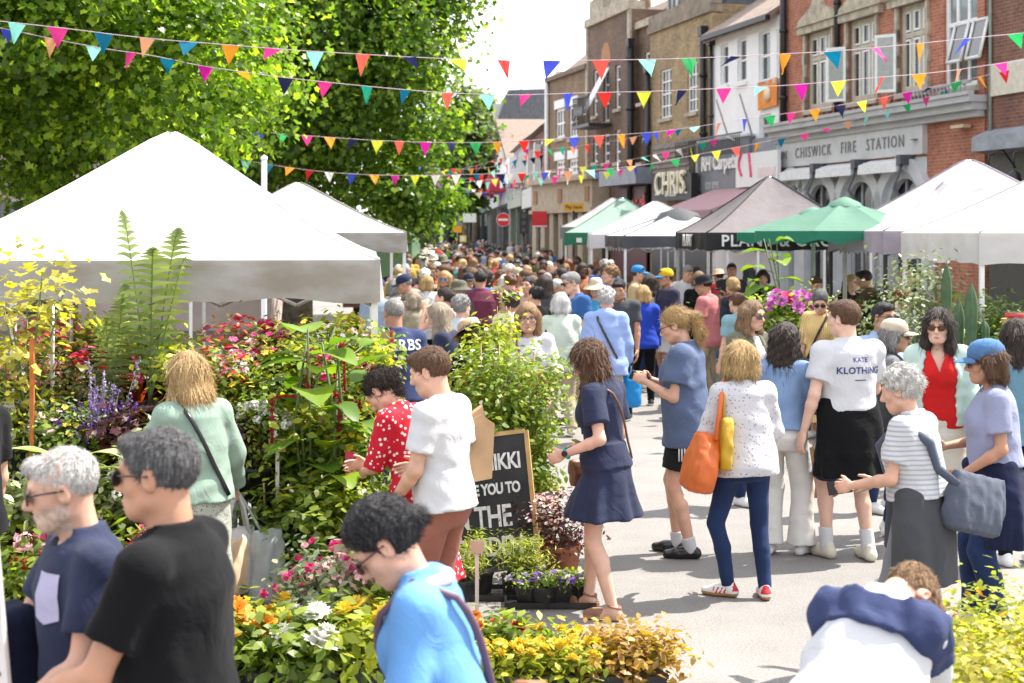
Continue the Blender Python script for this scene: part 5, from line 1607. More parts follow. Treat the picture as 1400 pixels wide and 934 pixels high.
part(t,'body',fabric('striped_woven',(.42,.33,.18),.8,.1,0,'stripes',(.02,.02,.02),22),lambda b:b.lathe([(.001,0),(.13,0),(.16,.5),(.15,.5),(.14,.46),(.001,.46)],seg=20))
t = thing('chalkboard','leaning black chalkboard with white hand lettering and pale wood frame','chalkboard',(gx(660,10.2),10.2,0),R(-10))
Rl = Matrix.Rotation(R(-13),3,'X')
SLATEB = plain('chalk_slate',(.028,.029,.031),.75,.5,3)
t.rotation_euler = (0,-R(8),-R(10));t.location.z = .045
part(t,'board',SLATEB,lambda b:b.box((0,.1,.44),(.74,.018,.86),0,Rl))
for sx in(-1,1):
 part(t,'side_frame',plain('honey_wood',(.5,.31,.12),.5,.2,8),lambda b:b.box((sx*.384,.1,.44),(.028,.03,.9),0,Rl))
part(t,'top_frame',plain('honey_wood',(.5,.31,.12)),lambda b:b.box((0,.1+.445*math.sin(R(13)),.44+.445*math.cos(R(13))),(.74,.03,.028),0,Rl))
part(t,'back_leg',WOOD,lambda b:b.box((0,.35,.4),(.6,.03,.82),0,Matrix.Rotation(R(14),3,'X')))
CHALK = plain('chalk',(.75,.75,.74),.9,.2,30)
for s_, zz, sz, xx in(('TROY & NIKKI',.69,.15,.0),('WELCOME YOU TO',.52,.10,.0),('IN THE',.34,.2,.02),('GARDEN',.15,.17,.06)):
 yy = .1+(zz-.44)*math.tan(R(13))-.013
 lettering(s_,sz,CHALK,t,(xx,yy,zz),rx=PI/2-R(13),depth=.001,bold=.004,spacing=.95,sx=.72)
t = bench('display_table','table with dark front holding vases of peonies on the right',gx(1050,18.2),gx(1118,18.2),18.2,.7,.92,WOOD,'table')
for i, (px,Y,lab)in enumerate(((1056,18.1,'vase of hot pink peonies at the left of the flower table'),(1075,18.0,'vase of deep pink and white peonies in the middle of the flower table'),(1096,18.2,'vase of pale and magenta peonies beside the yellow dress'))):
 t = thing('flower_vase',lab,'flowers',(gx(px,Y),Y,.92))
 part(t,'vase',glassm('vase_glass',(.10,.13,.12),.1),lambda b:b.lathe([(.001,0),(.07,0),(.085,.1),(.06,.24),(.075,.28),(.066,.28),(.001,.2)],seg=16))
 rs = np.random.default_rng(60+i)
 b = MB();leaves(b,np.array([0,0,.45])+rs.normal(size=(220,3))*[.15,.15,.11],.09,SIMPLE_LEAF,None,rs);b.build('foliage',L_MID,t)
 for k in range(9):
  d = rs.normal(size=3);d[2] = abs(d[2]);d/=np.linalg.norm(d)
  b = MB();blossom(b,np.array([0,0,.48])+d*[.24,.2,.2],.085*rs.uniform(.8,1.15),'ball',rs,0,d+[0,-.4,.3])
  b.build('flower_head',[P_MAUVE,P_HOT,P_PALE,P_MAUVE][k%4]if i!=1 else[P_MAUVE,P_MAUVE,P_WHITE,P_MAUVE][k%4],t)
bench('plant_bench','low staging of palms and foliage behind the flower table',gx(1022,19),gx(1158,19),19.0,.9,.75,WOOD)
PZ('palm',1125,19.0,.75,'bright green arching palm under the green parasol',1.0)
PZ('palm',1140,18.8,.75,'tall yellow green palm left of the lilac edged tent',.95)
PZ('monstera',1058,19.3,.75,'big leaved plant in front of the black tent',.95)
PZ('monstera',1036,19.3,.75,'leafy plant beside the black clad stallholder',.62)
PZ('grey_bush',1112,18.75,.75,'silvery foliage plant behind the flower table',1.5)
PZ('astilbe',1048,18.75,.75,'white flower bunch left of the peonies',1.2)
PZ('carex',1030,18.8,.75,'spiky green bunch behind the sunglasses woman',1.2)
bench('flower_table','small table with pale pink flowers beside the bucket hat',gx(970,22),gx(1000,22),22.0,.4,.75,WOOD,'table')
PZ('pink_bush',985,22.0,.75,'pale pink flower bunch beside the pink shirt man',1.2)
PZ('low_fern',1150,18.7,.75,'ferny plant at the right of the flower table',1.1)
t = thing('planter_box','pale grey planter box under the dark clipped bushes','planter',(gx(1210,21),21,0))
part(t,'box',plain('pale_planter',(.5,.5,.51),.7),lambda b:b.box2((-.45,-.35,0),(.45,.35,.6)))
part(t,'rim',plain('pale_planter',(.5,.5,.51)),lambda b:b.box2((-.48,-.38,.6),(.48,.38,.64)))
PZ('bay_bush',1218,20.9,.642,'clipped dark green bush behind the brown shirt man',.7)
PZ('bay_bush',1200,21.1,.642,'dark hedge like bush under the lilac edged tent',.68)
PZ('olive',1262,15.6,0,'silvery olive bush behind the cacti',1.35)
PZ('olive',1290,15.9,0,'second silvery olive bush behind the red polo woman',1.25)
PZ('olive',1238,16.2,0,'olive bush beside the girl with the hair bun',1.05)
PZ('bay_bush',1352,15.2,0,'dark leafy bush right of the tall cacti',1.25)
PZ('bay_bush',1382,15.4,0,'dark bush at the right edge behind the dark haired woman',1.2)
PZ('yellow_climber',1392,14.4,.5,'yellow leaved plant at the right edge under the white tent',.7)
PZ('carex',1283,13.7,.5,'pale spiky aloe behind the red polo woman',.9)
def cactus(label,px,Y,z,h,r,arms=()):
 t = thing('cactus',label,'cactus',(gx(px,Y),Y,z),0,'tall cacti on the right')
 link('pot',pot_mesh(.13,.22,POTT),t)
 m = plain('cactus_skin',(.045,.095,.035),.55,.25,14,.2)
 def column(b,base,h,r):
  seg, nz_ = 28, 16
  V = []
  for i in range(nz_+1):
   q = i/nz_
   rr = r*(1-max(0,(q-.8)/.2)**2.2*.95)*(.93+.07*math.sin(q*17))
   for j in range(seg):
    a = 2*PI*j/seg
    k = rr*(1+.16*math.cos(7*a))
    V.append((base[0]+k*math.cos(a),base[1]+k*math.sin(a),base[2]+h*q))
  F = [(i*seg+j,i*seg+(j+1)%seg,(i+1)*seg+(j+1)%seg,(i+1)*seg+j)for i in range(nz_)for j in range(seg)]
  b.add(V,np.array(F),0,True)
 b = MB();column(b,(0,0,.15),h,r);b.build('column',m,t)
 for(ax,az,ah)in arms:
  b = MB();b.tube([(0,0,az),(ax*.7,0,az+.02),(ax,0,az+.1)],r*.65,10);column(b,(ax,0,az+.06),ah,r*.75);b.build('arm',m,t)
cactus('tallest slim dark cactus at the left of the cactus group',1294,14.3,.5,1.38,.045)
cactus('tall thick green cactus in the middle of the cactus group',1328,13.8,.5,1.2,.055,((.12,.5,.45),))
cactus('pale branching cactus between the two tall ones',1311,14.0,.5,1.05,.045,((-.1,.45,.25),))
cactus('short round topped cactus at the right of the group',1347,13.7,.5,.72,.055)
cactus('small cactus at the front of the group',1316,13.6,.5,.42,.06)
bench('plant_bench','wooden bench under the cacti on the right',gx(1270,14),gx(1420,14),14.0,1.1,.5,WOOD)
t = thing('basket_stand','tall cane basket stand with a yellow and red pot at the right edge','stand',(gx(1393,13.2),13.2,0))
for i in range(4):
 part(t,'leg',CANE,lambda b:b.tube([(.16*math.cos(i*PI/2+.7),.16*math.sin(i*PI/2+.7),0),(.11*math.cos(i*PI/2+.7),.11*math.sin(i*PI/2+.7),1.55)],.012,6))
part(t,'basket',plain('wicker',(.42,.26,.1),.8,.3,30,.6),lambda b:b.lathe([(.02,1.42),(.1,1.45),(.15,1.56),(.14,1.56),(.02,1.46)],seg=16))
t = thing('flower_pot','small yellow pot with a red band on the cane stand','pot',(gx(1393,13.2),13.2,1.47))
part(t,'pot',plain('yellow_glaze',(.6,.42,.06),.4),lambda b:b.lathe([(.001,0),(.08,0),(.11,.13),(.10,.13),(.001,.1)],seg=16))
part(t,'soil',SOIL,lambda b:b.lathe([(.001,.146),(.104,.144)],seg=16))
part(t,'band',plain('red_glaze',(.5,.03,.04),.4),lambda b:b.lathe([(.108,.10),(.113,.10),(.116,.135),(.11,.135)],seg=16))
t = thing('chalkboard','dark chalkboard with pink handwriting below the peonies','chalkboard',(gx(1096,17.4),17.4,0),0)
part(t,'board',SLATEB,lambda b:b.box2((-.33,0,.18),(.33,.02,.9)))
for sx in(-1,1):
 part(t,'leg',WOOD,lambda b:b.box2((sx*.345-.014,-.003,0),(sx*.345+.014,.03,.92)))
for s_, zz, xx in(('You',.76,-.1),('buy it',.58,0),('flowers',.4,0)):
 lettering(s_,.17,plain('pink_chalk',(.5,.12,.45),.9),t,(xx,-.003,zz),depth=.001,bold=.001)
for px, Y, z, key, s, lab in((1352,5.7,.0,'yellow_shrub',1.0,'yellow and orange leaved shrub at the lower right beside the bending person'),(1410,5.9,0,'yellow_shrub',1.05,'yellow leaved shrub in the lower right corner'),(1322,6.3,0,'yellow_shrub_light',.85,'lime shrub with gold flowers behind the bending person'),(1378,6.5,0,'yellow_shrub_light',.95,'pale lime shrub at the right below the navy jumper'),(1415,5.3,0,'yellow_shrub_light',.9,'lime shrub cut by the lower right corner')):
 PZ(key,px,Y,z,lab,s)
bush('pink_wisp',L_YG,.05,.1,.55,60,pot=(.09,.16,None),ncl=6,flowers=[(P_PALE,4,.035,'cluster')],seed=71,z0=.55)
PZ('pink_wisp',1243,5.9,.0,'spindly pale pink flower poking up beside the bending person',.92)
from mathutils.bvhtree import BVHTree
def nrmz(v):
 v = np.asarray(v,float)
 return v/(np.linalg.norm(v)+1e-9)
def rx(a):
 c, s = math.cos(a), math.sin(a);return np.array([[1,0,0],[0,c,-s],[0,s,c]])
def ry(a):
 c, s = math.cos(a), math.sin(a);return np.array([[c,0,s],[0,1,0],[-s,0,c]])
def rzm(a):
 c, s = math.cos(a), math.sin(a);return np.array([[c,-s,0],[s,c,0],[0,0,1]])
class SDF:
 def __init__(s,lo,hi,h):
  s.h = h
  s.lo = np.array(lo,float)-3*h
  n = np.ceil((np.array(hi)-s.lo)/h).astype(int)+4
  s.n = n
  s.a = np.ones(n,np.float32)
  s.ax = [(s.lo[i]+h*np.arange(n[i])).astype(np.float32)for i in range(3)]
 def reg(s,lo,hi,fn,k=0.0,op='u'):
  m = k+2.6*s.h
  i0 = np.clip(np.floor((np.array(lo)-m-s.lo)/s.h).astype(int),0,s.n)
  i1 = np.clip(np.ceil((np.array(hi)+m-s.lo)/s.h).astype(int)+1,0,s.n)
  if(i1<=i0).any():
   return s
  X = s.ax[0][i0[0]:i1[0]][:,None,None];Y = s.ax[1][i0[1]:i1[1]][None,:,None];Z = s.ax[2][i0[2]:i1[2]][None,None,:]
  d = fn(X,Y,Z)
  v = s.a[i0[0]:i1[0],i0[1]:i1[1],i0[2]:i1[2]]
  if op=='u':
   if k>0:
    t = np.clip(.5+.5*(v-d)/k,0,1)
    r = v*(1-t)+d*t-k*t*(1-t)
   else:
    r = np.minimum(v,d)
  elif op=='s':
   if k>0:
    t = np.clip(.5-.5*(v+d)/k,0,1)
    r = v*(1-t)-d*t+k*t*(1-t)
   else:
    r = np.maximum(v,-d)
  else:
   r = np.maximum(v,d)
  s.a[i0[0]:i1[0],i0[1]:i1[1],i0[2]:i1[2]] = r
  return s
 def cap(s,a,b,r1,r2=None,k=0.0,op='u',cut=None):
  a = np.asarray(a,float);b = np.asarray(b,float)
  r2 = r1 if r2 is None else r2
  R_ = max(r1,r2)
  ba = b-a
  L2 = float(ba@ba)+1e-9
  def fn(X,Y,Z):
   px, py, pz = X-a[0], Y-a[1], Z-a[2]
   t0 = (px*ba[0]+py*ba[1]+pz*ba[2])/L2
   t = np.clip(t0,0,1)
   d = np.sqrt((px-t*ba[0])**2+(py-t*ba[1])**2+(pz-t*ba[2])**2)-(r1+(r2-r1)*t)
   if cut is not None:
    d = np.maximum(d,(t0-cut)*math.sqrt(L2))
   return d
  return s.reg(np.minimum(a,b)-R_,np.maximum(a,b)+R_,fn,k,op)
 def ell(s,c,r,M=None,k=0.0,op='u'):
  c = np.asarray(c,float);r = np.asarray(r,float)
  Rm = max(r)
  def fn(X,Y,Z):
   px, py, pz = X-c[0], Y-c[1], Z-c[2]
   if M is not None:
    px, py, pz = [M[0,i]*px+M[1,i]*py+M[2,i]*pz for i in range(3)]
   k0 = np.sqrt((px/r[0])**2+(py/r[1])**2+(pz/r[2])**2)
   k1 = np.sqrt((px/r[0]**2)**2+(py/r[1]**2)**2+(pz/r[2]**2)**2)+1e-6
   return k0*(k0-1)/k1
  e = Rm if M is not None else r
  return s.reg(c-e,c+e,fn,k,op)
 def loft(s,o,M,zs,A,B,Yc=None,k=0.0,folds=None,op='u',Xc=None,power=2.0):
  """elliptic sections stacked along M's z axis from origin o"""
  o = np.asarray(o,float)
  zs = np.asarray(zs,float);A = np.asarray(A,float);B = np.asarray(B,float)
  Yc = np.zeros_like(zs)if Yc is None else np.asarray(Yc,float)
  Xc = np.zeros_like(zs)if Xc is None else np.asarray(Xc,float)
  ext = max(A.max(),B.max())+np.abs(Yc).max()+np.abs(Xc).max()
  e0, e1 = o+M[:,2]*zs[0], o+M[:,2]*zs[-1]
  def fn(X,Y,Z):
   px, py, pz = X-o[0], Y-o[1], Z-o[2]
   x, y, z = [M[0,i]*px+M[1,i]*py+M[2,i]*pz for i in range(3)]
   a = np.interp(z.ravel(),zs,A).reshape(z.shape);b = np.interp(z.ravel(),zs,B).reshape(z.shape)
   yy = y-np.interp(z.ravel(),zs,Yc).reshape(z.shape)
   xx = x-np.interp(z.ravel(),zs,Xc).reshape(z.shape)
   q = ((np.abs(xx)/a)**power+(np.abs(yy)/b)**power)**(1/power)
   if folds:
    n, amp, z0, z1 = folds
    ph = np.arctan2(yy/b,xx/a)
    q = q/(1+amp*np.clip((z-z0)/(z1-z0),0,1.3)*(np.sin(n*ph+6*z)+.6*np.sin((n*1.7)*ph+2)))
   d = (q-1)*np.minimum(a,b)
   return np.maximum(d,np.maximum(z-zs[-1],zs[0]-z))
  return s.reg(np.minimum(e0,e1)-ext,np.maximum(e0,e1)+ext,fn,k,op)
 def plane(s,p,n):
  """remove everything on the n side of p"""
  p = np.asarray(p,float);n = nrmz(n)
  X, Y, Z = s.ax[0][:,None,None], s.ax[1][None,:,None], s.ax[2][None,None,:]
  s.a = np.maximum(s.a,((X-p[0])*n[0]+(Y-p[1])*n[1]+(Z-p[2])*n[2]).astype(np.float32))
  return s
 def wrinkle(s,amp,wl=.11,seed=0,flat=.6):
  r = np.random.default_rng(seed)
  X, Y, Z = s.ax[0][:,None,None], s.ax[1][None,:,None], s.ax[2][None,None,:]
  t = 0
  for i in range(6):
   k = r.normal(size=3);k[2]*=(1.3-flat);k = nrmz(k)*2*PI/(wl*r.uniform(.6,1.7))
   t = t+np.sin(X*k[0]+Y*k[1]+Z*k[2]+r.uniform(0,6)+1.5*np.sin(Z*14+r.uniform(0,6)))
  s.a = s.a+(amp*(np.clip(t/2.6,-1,1)-1)*.62).astype(np.float32)
  return s
 def mesh(s):
  F = s.a
  F[0] = F[-1] = 1;F[:,0] = F[:,-1] = 1;F[:,:,0] = F[:,:,-1] = 1
  S = F<0
  n = np.array(F.shape)-1
  cor = [(i,j,k)for i in(0,1)for j in(0,1)for k in(0,1)]
  cnt = sum(S[i:i+n[0],j:j+n[1],k:k+n[2]].astype(np.int8)for i,j,k in cor)
  act = np.argwhere((cnt>0)&(cnt<8))
  if len(act)==0:
   return np.zeros((0,3)), np.zeros((0,4),int)
  vals = np.stack([F[act[:,0]+i,act[:,1]+j,act[:,2]+k]for i,j,k in cor],1)
  C8 = np.array(cor,float)
  P = np.zeros((len(act),3));N = np.zeros(len(act))
  for a in range(8):
   for b in range(a+1,8):
    if np.abs(C8[a]-C8[b]).sum()!=1:
     continue
    va, vb = vals[:,a], vals[:,b]
    cr = (va<0)!=(vb<0)
    t = np.where(cr,va/np.where(cr,va-vb,1),0)
    P+=np.where(cr[:,None],C8[a]+t[:,None]*(C8[b]-C8[a]),0)
    N+=cr
  V = (act+P/N[:,None])*s.h+s.lo
  vid = np.full(n,-1,np.int64)
  vid[act[:,0],act[:,1],act[:,2]] = np.arange(len(act))
  Q = []
  for ax in range(3):
   o = [(1,2),(2,0),(0,1)][ax]
   sa = [slice(1,-1)]*3;sb = [slice(1,-1)]*3
   sa[ax] = slice(0,-1);sb[ax] = slice(1,None)
   A, B = S[tuple(sa)], S[tuple(sb)]
   e = np.argwhere(A!=B)
   if len(e)==0:
    continue
   base = e.copy()
   for q in o:
    base[:,q]+=1
   inside = A[e[:,0],e[:,1],e[:,2]]
   c = []
   for(du,dv)in((-1,-1),(0,-1),(0,0),(-1,0)):
    x = base.copy();x[:,o[0]]+=du;x[:,o[1]]+=dv
    c.append(vid[x[:,0],x[:,1],x[:,2]])
   c = np.stack(c,1)
   c[~inside] = c[~inside][:,::-1]
   Q.append(c)
  Q = np.concatenate(Q)
  return V, Q[(Q>=0).all(1)]
TZ = np.array([-.14,-.05,.05,.16,.27,.37,.44,.485,.515,.545,.58])
TM = (np.array([.125,.168,.166,.152,.162,.178,.180,.150,.090,.062,.058]),np.array([.095,.120,.118,.108,.118,.124,.108,.085,.068,.062,.058]),np.array([-.005,-.015,.0,.006,.004,.0,-.008,-.012,-.012,-.008,.0]))
TF = (np.array([.125,.174,.166,.128,.138,.150,.150,.122,.074,.052,.048]),np.array([.095,.122,.115,.094,.106,.112,.098,.076,.060,.052,.048]),np.array([-.005,-.018,-.004,.004,.006,.002,-.008,-.012,-.012,-.008,.0]))
def pose(sp):
 """joint places for a figure that stands at the origin and faces +y"""
 h = sp.get('h',1.72);S = h/1.75
 f = sp.get('sex','f')=='f'
 fat = sp.get('fat',1.0)
 J = {'S':S,'f':f,'fat':fat}
 lean = R(sp.get('lean',2));side = R(sp.get('side',0));tw = R(sp.get('twist',0))
 hipz = .925*S-sp.get('drop',0)
 J['hip'] = np.array([sp.get('hipx',0.0),sp.get('hipy',0.0),hipz])
 T = ry(side)@rx(-lean)@rzm(tw)
 J['T'] = T
 o = J['hip']
 J['neck'] = o+T@np.array([0,-.008,.535*S])
 hy, hp, hr = [R(v)for v in sp.get('head',(0,0,0))]
 H = T@rzm(hy)@rx(-hp)@ry(hr)
 if sp.get('headabs'):
  H = rzm(hy)@rx(-hp)@ry(hr)
 J['H'] = H
 J['head'] = J['neck']+T@np.array([0,.012,.045])*S+H@np.array([0,.022,.088])*S
 J['hs'] = S*sp.get('heads',1.0)**1*(.5+.5/S)
 sw = (.158 if f else.182)*S*(1+(fat-1)*.4)
 for sgn, nm in((1,'R'),(-1,'L')):
  sh = o+T@np.array([sgn*sw,-.012*S,.452*S])
  fl, ab, el, inn = sp.get('arm'+nm,(4,8,12,.3))
  fl, ab, el = R(fl), R(ab), R(el)
  u = np.array([sgn*math.sin(ab),math.sin(fl)*math.cos(ab),-math.cos(fl)*math.cos(ab)])
  if sp.get('armworld',True)is False:
   u = T@u
  hint = np.array([-sgn*inn,1-abs(inn)*.5,.25 if inn<.9 else 0])
  pb = nrmz(hint-u*(hint@u))
  fd = nrmz(u*math.cos(el)+pb*math.sin(el))
  e = sh+u*.285*S
  w_ = e+fd*.25*S
  J['sh'+nm], J['el'+nm], J['wr'+nm], J['fd'+nm] = sh, e, w_, fd
  inw = np.array([-sgn,.25,-.1])
  pn = sp.get('palm'+nm)
  n = np.array(pn,float)if pn is not None else inw
  J['pn'+nm] = nrmz(n-fd*(n@fd))
  hp_ = o+np.array([sgn*.088*S*(1+(fat-1)*.4),0,-.01])
  dx, dy, fy, lift = sp.get('foot'+nm,(.02,0,8,0))
  an = np.array([sgn*(.085*S+dx),dy,.078*S+lift])
  fw = np.array([math.sin(R(fy)*sgn),math.cos(R(fy)),0])
  v = an-hp_
  d = np.linalg.norm(v)
  l1, l2 = .435*S, .425*S
  if d>(l1+l2)*.998:
   an = hp_+v/d*(l1+l2)*.998
   d = (l1+l2)*.998;v = an-hp_
  a = (l1*l1-l2*l2+d*d)/(2*d)
  hh = math.sqrt(max(0,l1*l1-a*a))
  vd = v/d
  kh = fw-vd*(fw@vd)
  kn = hp_+vd*a+nrmz(kh)*hh
  J['hp'+nm], J['kn'+nm], J['an'+nm], J['fw'+nm] = hp_, kn, an, fw
 return J
def bounds(J,m=.22):
 P = np.array([v for k,v in J.items()if isinstance(v,np.ndarray)and v.shape==(3,)and not k.startswith(('fd','pn','fw'))])
 lo, hi = P.min(0)-m, P.max(0)+m
 lo[2] = min(lo[2],-.03)
 return lo, hi
def torso_sections(J,infl=0.0,straight=0.0,hemA=None):
 S = J['S'];A, B, Y = (TF if J['f']else TM)
 z = TZ*S
 w_ = np.where(TZ<.4,J['fat'],1+(J['fat']-1)*.3)
 A = A*S*w_+infl;B = B*S*(1+(w_-1)*1.6)+infl
 if straight:
  ca, cb = A[5], B[5]
  low = TZ<.37
  ma = max(ca,A[1]);mb = max(cb,B[1])
  A = np.where(low,np.maximum(A,A+(ma-A)*straight),A);B = np.where(low,np.maximum(B,B+(mb-B)*straight),B)
 return z, A, B, Y*S
def hand(J,nm,sgn,curl,h,b,mat=0,grip=None):
 S = J['S']*(.93 if J['f']else 1.0)
 w_, d, n = J['wr'+nm], J['fd'+nm], J['pn'+nm]
 t = nrmz(sgn*np.cross(d,n))
 r = .115*S
 c = w_+d*.1*S
 g = SDF(c-r*1.25,c+r*1.25,h)
 g.cap(w_-d*.03*S,w_+d*.02*S,.026*S,.024*S)
 M = np.stack([t,n,d],1)
 g.ell(w_+d*.06*S,(.040*S,.018*S,.055*S),M,.012)
 for i, (ln,off)in enumerate(((.072,.029),(.080,.010),(.074,-.009),(.058,-.027))):
  p = w_+d*(.098-.004*abs(i-1))*S+t*off*S
  dd = d+t*(off*1.6)
  ang = 0
  for k, (fr,cu)in enumerate(((.45,.55),(.3,.75),(.25,.5))):
   ang+=curl*cu
   v = nrmz(nrmz(dd)*math.cos(ang)+n*math.sin(ang))
   q = p+v*ln*fr*S
   g.cap(p,q,(.0098-.0010*k)*S,(.0092-.0012*k)*S,.003)
   p = q
 p = w_+d*.028*S+t*.026*S
 v = nrmz(d*.75+t*.65+n*(.15+.35*min(curl,1)))
 q = p+v*.045*S
 g.cap(p,q,.015*S,.0115*S,.012)
 v2 = nrmz(v+d*.5+n*.3*curl)
 g.cap(q,q+v2*.032*S,.0112*S,.008*S,.004)
 V, Q = g.mesh()
 b.add(V,Q,mat,True)
def build_body(J,sp,res=.011,hres=.0055):
 """skin: head with face, neck, torso, limbs and hands in one mesh"""
 S = J['S'];f = J['f'];fat = J['fat']
 lo, hi = bounds(J,.2)
 hi[2] = J['neck'][2]+.1*S if sp.get('lean',0)<40 else hi[2]
 g = SDF(lo,hi,res)
 ks = [q['k']for q in sp.get('wear',[])]
 cut = -.009 if('top' in ks or 'dress' in ks)else 0
 lc = .010 if any(q['k']=='legs' and q.get('length',1)>.5 for q in sp.get('wear',[]))else 0
 uc = .010 if lc or 'legs' in ks or 'skirt' in ks or 'dress' in ks else 0
 z, A, B, Y = torso_sections(J,cut)
 g.loft(J['hip'],J['T'],z[:-1],A[:-1],B[:-1],Y[:-1])
 nr = (.047 if f else.057)*S
 ln = 1.0 if not f else.9
 for sgn, nm in((1,'R'),(-1,'L')):
  g.cap(J['sh'+nm],J['el'+nm],.050*S*ln,.038*S*ln,.05)
  g.cap(J['sh'+nm]-J['T']@np.array([sgn*.03,0,-.01])*S,J['sh'+nm],.052*S*ln,.054*S*ln,.05)
  mid = J['el'+nm]+(J['wr'+nm]-J['el'+nm])*.3
  g.cap(J['el'+nm],mid,.038*S*ln,.039*S*ln,.02)
  g.cap(mid,J['wr'+nm],.039*S*ln,.025*S*ln,.015)
  g.cap(J['hp'+nm],J['kn'+nm],.083*S*fat-uc,.052*S-lc,.03)
  m2 = J['kn'+nm]+(J['an'+nm]-J['kn'+nm])*.32-J['fw'+nm]*.012
  g.cap(J['kn'+nm],m2,.049*S-lc,.052*S-lc,.014)
  g.cap(m2,J['an'+nm],.052*S-lc,.033*S-lc*.6,.014)
  a = J['an'+nm];fw = J['fw'+nm]
  zf = np.array([0,0,-.078*S])
  g.cap(a-fw*.03+zf*.45,a+fw*.11*S+zf*.62,.034*S,.026*S,.03)
  g.cap(a+fw*.10*S+zf*.6,a+fw*.165*S+zf*.72,.03*S,.02*S,.02)
 if f:
  for sgn in(1,-1):
   g.ell(J['hip']+J['T']@np.array([sgn*.068,.088,.325])*S,np.array([.06,.05,.06])*S,None,.04)
 V, Q = g.mesh()
 b = MB();b.add(V,Q,0,True)
 hs = J['hs'];H = J['H'];c = J['head']
 def P(x,y,zz):
  return c+H@np.array([x,y,zz])*hs
 r3 = np.array([.2,.2,.22])*hs
 g = SDF(c-r3,c+r3,hres)
 w_ = .95 if f else 1.0
 g.ell(P(0,-.018,.035),np.array([.076,.098,.088])*hs,H)
 g.ell(P(0,.018,-.03),np.array([.064*w_,.076,.088])*hs,H,.03)
 g.cap(P(-.026*w_,.05,-.088),P(.026*w_,.05,-.088),.024*hs*w_,None,.03)
 g.ell(P(0,.066,-.094),np.array([.022,.022,.018])*hs,H,.02)
 for sgn in(1,-1):
  g.ell(P(sgn*.046,.05,-.022),np.array([.022,.024,.024])*hs,H,.025)
  g.cap(P(sgn*.055,.01,-.065),P(sgn*.02,.055,-.088),.02*hs*w_,.02*hs,.03)
 if hres<.012:
  g.cap(P(-.038,.074,.03),P(.038,.074,.03),.014*hs,None,.02)
  for sgn in(1,-1):
   g.ell(P(sgn*.032,.098,.008),np.array([.017,.016,.012])*hs,H,.010,'s')
   g.ell(P(sgn*.0315,.0745,.008),np.array([.0145,.013,.0105])*hs,H)
  g.cap(P(-.019,.0865,-.062),P(.019,.0865,-.062),.0085*hs,None,.008)
  g.cap(P(-.016,.0845,-.073),P(.016,.0845,-.073),.0085*hs,None,.008)
 g.cap(P(0,.086,.014),P(0,.110,-.026),.0085*hs,.0125*hs,.014)
 g.ell(P(0,.097,-.032),np.array([.018,.013,.010])*hs,H,.008)
 for sgn in(1,-1):
  g.ell(P(sgn*.078,-.008,-.005),np.array([.010,.02,.033])*hs,H@rzm(-sgn*.35),.006)
  if hres<.012:
   g.ell(P(sgn*.087,.0,.0),np.array([.006,.011,.018])*hs,H@rzm(-sgn*.35),.004,'s')
 nb = J['neck']-J['T']@np.array([0,.0,.03])*S
 g.cap(nb,P(0,-.024,-.055),nr*1.08,nr,.03)
 V, Q = g.mesh()
 ctr = (V[Q].mean(1)-c)@H/hs
 mi = np.zeros(len(Q),int)
 x, y, zz = ctr.T
 ax = np.abs(x)
 if hres<.012:
  mi[(ax<.021)&(y>.078)&(np.abs(zz+.068)<.010-.3*ax)] = 1
  mi[(ax>.014)&(ax<.05)&(y>.055)&(zz>.026-.1*np.abs(ax-.03))&(zz<.035-.25*np.abs(ax-.03))] = 2
  eye = (np.abs(ax-.0315)<.013)&(np.abs(zz-.008)<.0075-.22*np.abs(ax-.0315))&(y>.06)
  mi[eye] = 3
  mi[eye&(np.abs(ax-.0315)<.0062)] = 4
  if sp.get('beard'):
   wob = .004*np.sin(x*210)*np.sin(y*170)
   mi[(zz<-.048+.35*np.clip(ax-.03,0,.1)+wob)&(y>-.012+wob)&(mi==0)&(zz>-.125)] = 5
 b.add(V,Q,mi,True)
 hc = sp.get('curl',.5)
 hh = min(res*.5,.0055)
 if res<.016:
  for sgn, nm in((1,'R'),(-1,'L')):
   cc = sp.get('curl'+nm,hc)
   hand(J,nm,sgn,cc,hh,b)
 else:
  g = SDF(np.minimum(J['wrR'],J['wrL'])-.2,np.maximum(J['wrR'],J['wrL'])+.2,res*.8)
  for nm in 'RL':
   g.cap(J['wr'+nm],J['wr'+nm]+J['fd'+nm]*.09*S,.03*S,.035*S,.0)
   g.cap(J['wr'+nm]+J['fd'+nm]*.08*S,J['wr'+nm]+nrmz(J['fd'+nm]+J['pn'+nm]*.5)*.16*S,.03*S,.018*S,.0)
  V, Q = g.mesh();b.add(V,Q,0,True)
 return b
